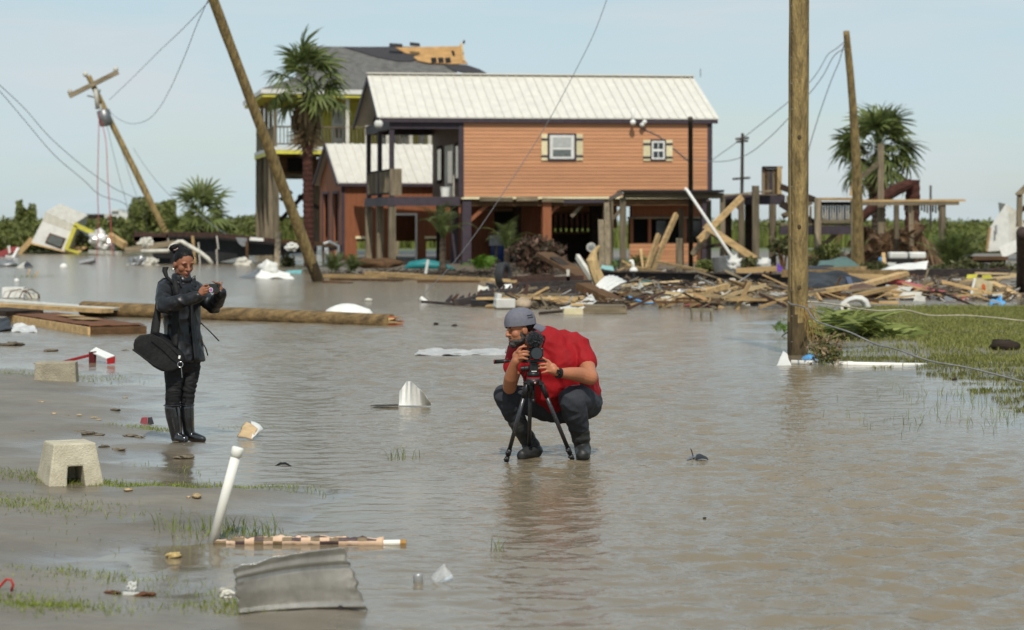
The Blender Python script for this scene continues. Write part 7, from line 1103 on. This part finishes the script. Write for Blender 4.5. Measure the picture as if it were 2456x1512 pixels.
chain(m, [RSh, Mz(345, 640, -.2), REl], [.066, .058, .052]); chain(m, [REl, Mz(318, 690, -.38), RWr], [.056, .054, .034]); chain(m, [LSh, Mz(985, 560, -.08), LEl], [.075, .07, .06]); chain(m, [LEl, Mz(940, 668, -.28), Mz(850, 655, -.38), LWr], [.062, .062, .05, .036])
chain(m, [Mz(650, 950, .18), Mz(262, 850, -.13), Mz(385, 1090, .0), Mz(490, 1290, .03)], [.08, .045, .035, .03]); chain(m, [Mz(930, 940, .22), Mz(862, 890, -.2), Mz(925, 1130, -.06), Mz(955, 1320, -.02)], [.08, .05, .035, .03])
hd = lambda *p: [Mz(*q) for q in p]
hand(m, Mz(385, 505, -.48), (.048, .026, .05), Euler((0, -.5, 0)).to_matrix(), [hd((372, 462, -.50), (400, 425, -.515), (438, 415, -.51), (455, 417, -.505)), hd((395, 470, -.51), (430, 458, -.525), (462, 460, -.52), (480, 465, -.51)), hd((398, 495, -.51), (430, 488, -.525), (462, 490, -.52), (480, 494, -.51)), hd((392, 522, -.505), (425, 518, -.52), (452, 524, -.515), (470, 528, -.51)), hd((380, 480, -.45), (410, 430, -.44), (438, 402, -.44))], .0105)
chain(m, [RWr, Mz(365, 540, -.475)], [.034, .036]); chain(m, [LWr, Mz(700, 625, -.485)], [.036, .037]); hand(m, Mz(682, 612, -.49), (.046, .026, .046), Euler((0, .4, 0)).to_matrix(), [hd((665, 575, -.50), (640, 540, -.515), (612, 522, -.52), (592, 512, -.515)), hd((655, 590, -.51), (625, 572, -.525), (590, 574, -.525), (565, 578, -.515)), hd((655, 615, -.51), (625, 604, -.525), (590, 606, -.525), (566, 611, -.515)), hd((668, 638, -.505), (640, 636, -.52), (612, 644, -.52), (594, 650, -.515)), hd((690, 580, -.46), (650, 540, -.44), (620, 530, -.44))], .0105)
flesh('body', m, SKIN2, mn, .006, 4)
BEARD = mat('grey_beard', (.035, .028, .024), .8, var=.3, scale=60, bump=.6, rnd=0, c2=(.10, .09, .085)); E = lambda m, p, r: m.ell(HC + HM @ (Vector(p) * 1.1), tuple(x * 1.1 for x in r), HM, 16, 10)
m = MB(); E(m, (.03, 0, -.072), (.062, .0625, .042)); E(m, (.068, 0, -.092), (.034, .036, .034)); E(m, (.012, .055, -.035), (.026, .014, .045)); E(m, (.012, -.056, -.035), (.026, .014, .045)); E(m, (.089, 0, -.045), (.012, .028, .006)); flesh('beard', m, BEARD, mn, .006, 2, (.004, 70, 70, 2))
m = MB(); E(m, (-.03, 0, .012), (.072, .078, .05)); flesh('hair', m, HAIR, mn, .006, 2, (.002, 60, 60, 2))
for y in (-1, 1):
    m = MB(); E(m, (.0855, y * .03, .006), (.007, .013, .005)); m.build('eye', EYE, mn, smooth=True); m = MB(); E(m, (.092, y * .031, .027), (.007, .019, .005)); m.build('eyebrow', HAIR, mn, smooth=True)
m = MB(); E(m, (.093, 0, -.062), (.007, .02, .005)); m.build('lips', LIPS, mn, smooth=True)
CAP = mat('grey_cap', srgb(104, 104, 114), .75, var=.06, scale=40, bump=.15, rnd=0); cp_ = None; m = MB(); CMx = headmat((-.9, -.4, -.1)); cc = HC + HM @ Vector((-.008, 0, .052)); vs = []; ra, rb, rc = .130, .106, .120; nu, nv = 36, 12
for j in range(nv + 1):
    t = math.pi / 2 * j / nv
    for i in range(nu): a = 6.28318 * i / nu; seam = 1 + .006 * (abs(math.sin(a * 3)) - .6); vs.append(cc + CMx @ Vector((ra * math.cos(t) ** .8 * math.cos(a) * seam, rb * math.cos(t) ** .8 * math.sin(a) * seam, rc * math.sin(t) - (.018 if j == 0 else 0) * 1.0)))
m.add(vs, [(j * nu + i, j * nu + (i + 1) % nu, (j + 1) * nu + (i + 1) % nu, (j + 1) * nu + i) for j in range(nv) for i in range(nu)]); ce = m.build('cap', CAP, mn, smooth=True)
m = MB(); m.sheet(lambda u, v: cc + CMx @ Vector((-(ra - .01) * math.cos((v - .5) * 1.9) - .095 * u * math.cos((v - .5) * 1.5), rb * 1.0 * math.sin((v - .5) * 1.95) * (1 - .12 * u), -.012 - .05 * u - .035 * (2 * v - 1) ** 2)), 8, 12, .004); m.build('cap_brim', CAP, ce, smooth=True); m = MB(); m.ell(cc + CMx @ Vector((0, 0, rc)), (.007, .007, .004)); m.build('cap_button', CAP, ce)
CAPD = mat('cap_vent', srgb(62, 62, 70), .8, bump=0)
for z in (.035, .052): m = MB(); m.sheet(lambda u, v: cc + CMx @ Vector((ra * 1.012 * math.cos(math.asin(z / rc)) ** .8 * math.cos(1.75 + .5 * u), rb * 1.02 * math.cos(math.asin(z / rc)) ** .8 * math.sin(1.75 + .5 * u), z + .008 * v)), 8, 1, .001); m.build('vent_stripe', CAPD, ce)
# red shirt
SHIRT = mat('red_jersey', srgb(150, 16, 24), .75, var=.09, scale=12, bump=.1, rnd=0, fine=120, spec=.25); m = MB()
chain(m, [Mz(545, 372, -.06), Mz(640, 400, -.02), Mz(760, 560, .02), Mz(850, 740, .10), Mz(900, 830, .18)], [.1, .15, .205, .21, .195]); chain(m, [Mz(640, 430, -.02), Mz(780, 400, .04), Mz(890, 450, .06), Mz(965, 640, .16), Mz(1030, 800, .22)], [.12, .125, .125, .105, .085]); chain(m, [Mz(560, 560, -.06), Mz(620, 760, .0), Mz(670, 870, .08)], [.15, .17, .13])
chain(m, [Mz(560, 400, -.06), RSh], [.11, .095]); chain(m, [RSh, Mz(355, 540, -.15), Mz(343, 600, -.18)], [.095, .083, .082]); chain(m, [Mz(860, 420, .03), LSh, Mz(960, 500, -.03), Mz(985, 555, -.08)], [.125, .115, .1, .092]); flesh('shirt', m, SHIRT, mn, .0075, 5, (.009, 7, 6, 4.4, 1))
# trousers
SLATE = mat('slate_trousers', srgb(58, 60, 66), .8, var=.1, scale=14, bump=.1, rnd=0, fine=120, spec=.2); m = MB(); chain(m, [Mz(700, 950, .2), Mz(960, 900, .24)], [.14, .16]); chain(m, [Mz(640, 945, .16), Mz(440, 890, .0), Mz(262, 850, -.15)], [.125, .112, .088]); chain(m, [Mz(262, 850, -.15), Mz(315, 970, -.1), Mz(385, 1090, -.03)], [.086, .082, .07]); chain(m, [Mz(985, 915, .2), Mz(925, 885, -.05), Mz(862, 895, -.24)], [.135, .125, .11]); chain(m, [Mz(862, 895, -.24), Mz(890, 1000, -.19), Mz(925, 1130, -.1)], [.108, .1, .078]); flesh('trousers', m, SLATE, mn, .0075, 5, (.008, 8, 8, 9.2, 1))
WADER = mat('dark_rubber_boot', srgb(46, 47, 46), .5, var=.12, scale=10, bump=.08, rnd=0)
boot('boot', mn, [Mz(375, 1075, -.05), Mz(430, 1180, -.02), Mz(490, 1280, .02), Mz(525, 1330, .03)], [.077, .07, .066, .062], ([Mz(535, 1345, .03), Mz(470, 1362, -.06), Mz(420, 1378, -.12)], [.064, .055, .042]), WADER, None, (.008, 8, 26, 3), .007); boot('boot', mn, [Mz(922, 1125, -.1), Mz(940, 1210, -.07), Mz(952, 1290, -.04), Mz(960, 1340, -.02)], [.082, .076, .068, .066], ([Mz(962, 1350, -.0), Mz(958, 1365, -.12), Mz(955, 1378, -.2)], [.064, .062, .052]), WADER, None, (.009, 8, 26, 6), .007)
wa = Mz(745, 652, -.475); m = MB(); ax = (Mz(700, 625, -.485) - LEl).normalized(); m.tube([wa - ax * .013, wa + ax * .013], .041, 20); wt = m.build('watch_band', BAGM, mn); m = MB(); m.box(wa + Vector((0, -.042, .012)), (.034, .012, .038), (.3, .15, 0)); m.build('watch_face', mat('watch_glass', (.008, .008, .01), .1, bump=0), wt, bevel=.005)
# tripod
BLK = mat('black_plastic', (.015, .015, .016), .4, var=.1, bump=.05, rnd=0); CARB = mat('carbon_tube', (.035, .036, .038), .28, var=.25, scale=60, bump=.1, rnd=0, spec=.6); REDR = mat('red_ring', srgb(170, 20, 40), .4, bump=0); ap = Mz(520, 738, -.48)
tp_ = empty('tripod', Mz(520, 1430, -.3), 'black carbon tripod with red accents standing in the water', 'tripod')
for (tx, ty, fx, fy, dy) in ((465, 750, 278, 1440, -.36), (495, 750, 478, 1398, -.0), (590, 748, 868, 1422, -.26)):
    a = Mz(tx, ty, -.48); b = Mz(fx, fy, dy); lg = MB(); lg.tube([a, a.lerp(b, .17)], [.021, .02], 14); lg = lg.build('leg', BLK, tp_, smooth=True); m = MB(); m.tube([a.lerp(b, .15), a.lerp(b, .85)], .0165, 16); m.build('leg_tube', CARB, lg, smooth=True)
    m = MB(); m.tube([a.lerp(b, .84), a.lerp(b, .92)], [.021, .02], 12); m.tube([a.lerp(b, .915), a.lerp(b, .985)], [.014, .014], 12); m.tube([a.lerp(b, .94), a.lerp(b, 1.0)], [.02, .018], 12); m.build('leg_lock', BLK, lg, smooth=True)
    for t_ in (.88, .965): m = MB(); q = a.lerp(b, t_) + Vector((-.012, -.02, 0)); m.ell(q, (.016, .01, .011)); m.build('lock_knob', BLK, lg, smooth=True)
m = MB(); m.ell(ap, (.082, .035, .022)); m.tube([ap + Vector((0, 0, -.01)), ap + Vector((0, 0, .03))], .055, 20); m.build('spider', BLK, tp_, smooth=True)
for x in (482, 586): m = MB(); q = Mz(x, 740, -.515); m.tube([q, q + Vector((0, -.012, 0))], .017, 14); m.build('hinge_knob', BLK, tp_)
m = MB(); q = Mz(533, 734, -.525); m.tube([q, q + Vector((0, -.008, 0))], .012, 16); lgo = m.build('round_badge', REDR, tp_); m = MB(); m.prism([q + Vector((x, -.0085, z)) for x, z in ((-.006, -.006), (.006, -.006), (0, .007))], (0, -.001, 0)); m.build('badge_mark', WHITE, lgo)
m = MB(); m.tube([Mz(518, 760, -.44), Mz(518, 905, -.44)], [.014, .014], 14); m.tube([Mz(518, 880, -.44), Mz(518, 918, -.44)], [.017, .016], 14); m.build('centre_column', BLK, tp_, smooth=True)
m = MB(); m.tube([Mz(518, 716, -.48), Mz(518, 698, -.48)], .052, 24); m.build('bowl', GREYMETAL, tp_); m = MB(); m.tube([Mz(518, 698, -.48), Mz(518, 684, -.48)], .054, 24); m.build('red_collar', REDR, tp_); m = MB(); m.tube([Mz(518, 684, -.48), Mz(518, 640, -.48)], [.05, .047], 24); m.build('pan_base', BLK, tp_, smooth=True)
m = MB(); m.box(Mz(518, 600, -.48), (.06, .06, .08)); m.box(Mz(545, 600, -.48), (.05, .07, .05)); m.tube([Mz(440, 612, -.49), Mz(478, 608, -.49)], .02, 16); m.tube([Mz(404, 614, -.49), Mz(442, 612, -.49)], .019, 16); m.build('fluid_head', BLK, tp_, bevel=.004); m = MB(); m.box(Mz(545, 542, -.48), (.15, .07, .016)); m.build('plate', BLK, tp_); m = MB(); m.box(Mz(526, 636, -.528), (.04, .003, .006)); m.build('label_strip', WHITE, tp_)
m = MB(); m.tube([Mz(470, 555, -.47), Mz(300, 543, -.44)], .007, 10); ph2 = m.build('pan_handle', BLK, tp_); m = MB(); m.tube([Mz(300, 543, -.44), Mz(255, 547, -.43), Mz(168, 552, -.42)], [.014, .016, .017], 14); m.build('handle_grip', BLK, ph2, smooth=True)
for x in (262, 172): m = MB(); m.tube([Mz(x - 3, 550, -.43), Mz(x + 3, 550, -.43)], .0178, 14); m.build('handle_ring', REDR, ph2)
# camera
cmr = empty('video_camera', Mz(545, 470, -.5), 'black camera with a furry grey microphone on the tripod', 'camera'); m = MB(); m.box(Mz(535, 475, -.42), (.13, .07, .085)); m.box(Mz(540, 432, -.42), (.06, .06, .03)); m.build('camera_body', BLK, cmr, bevel=.008); ln0 = Mz(548, 470, -.44); m = MB(); m.tube([ln0, ln0 + Vector((0, -.05, 0)), ln0 + Vector((0, -.09, 0)), ln0 + Vector((0, -.125, 0))], [.036, .038, .044, .048], 24); lb = m.build('lens_barrel', BLK, cmr, smooth=True); m = MB(); m.tube([ln0 + Vector((0, -.126, 0)), ln0 + Vector((0, -.128, 0))], .043, 24); m.build('front_glass', GLASS, lb)
m = MB(); m.box(Mz(462, 520, -.43), (.05, .05, .05)); m.build('side_handle', BLK, cmr, bevel=.006); m = MB(); c = Mz(532, 352, -.46); m.tube([Mz(540, 425, -.43), c], .012, 10); mic = m.build('mic_stem', BLK, cmr)
rs = np.random.RandomState(9); n_ = 2600; d = rs.normal(size=(n_, 3)); d /= np.linalg.norm(d, axis=1)[:, None]; sc3 = np.array([.052, .06, .048]); B_ = np.array(c) + d * sc3; tip = np.array(c) + d * (sc3 + rs.uniform(.008, .022, (n_, 1))) + rs.normal(size=(n_, 3)) * .006; sdv = np.cross(d, rs.normal(size=(n_, 3))); sdv /= np.linalg.norm(sdv, axis=1)[:, None]; Vv = np.stack([B_ - sdv * .0028, B_ + sdv * .0028, tip], 1).reshape(-1, 3) - np.array(WL[cmr])
m = MB(); m.ell(c, (.053, .061, .049)); FURM = leafmat('grey_fur', (.03, .032, .036), (.16, .165, .175), .8); fu = m.build('furry_windscreen', mat('fur_core', (.05, .052, .056), .9, bump=0), cmr, smooth=True); fo = npmesh('fur', Vv, np.arange(n_ * 3).reshape(-1, 3), FURM, fu, attr=np.repeat(rs.rand(n_), 3)); tag(fo, kind='stuff')
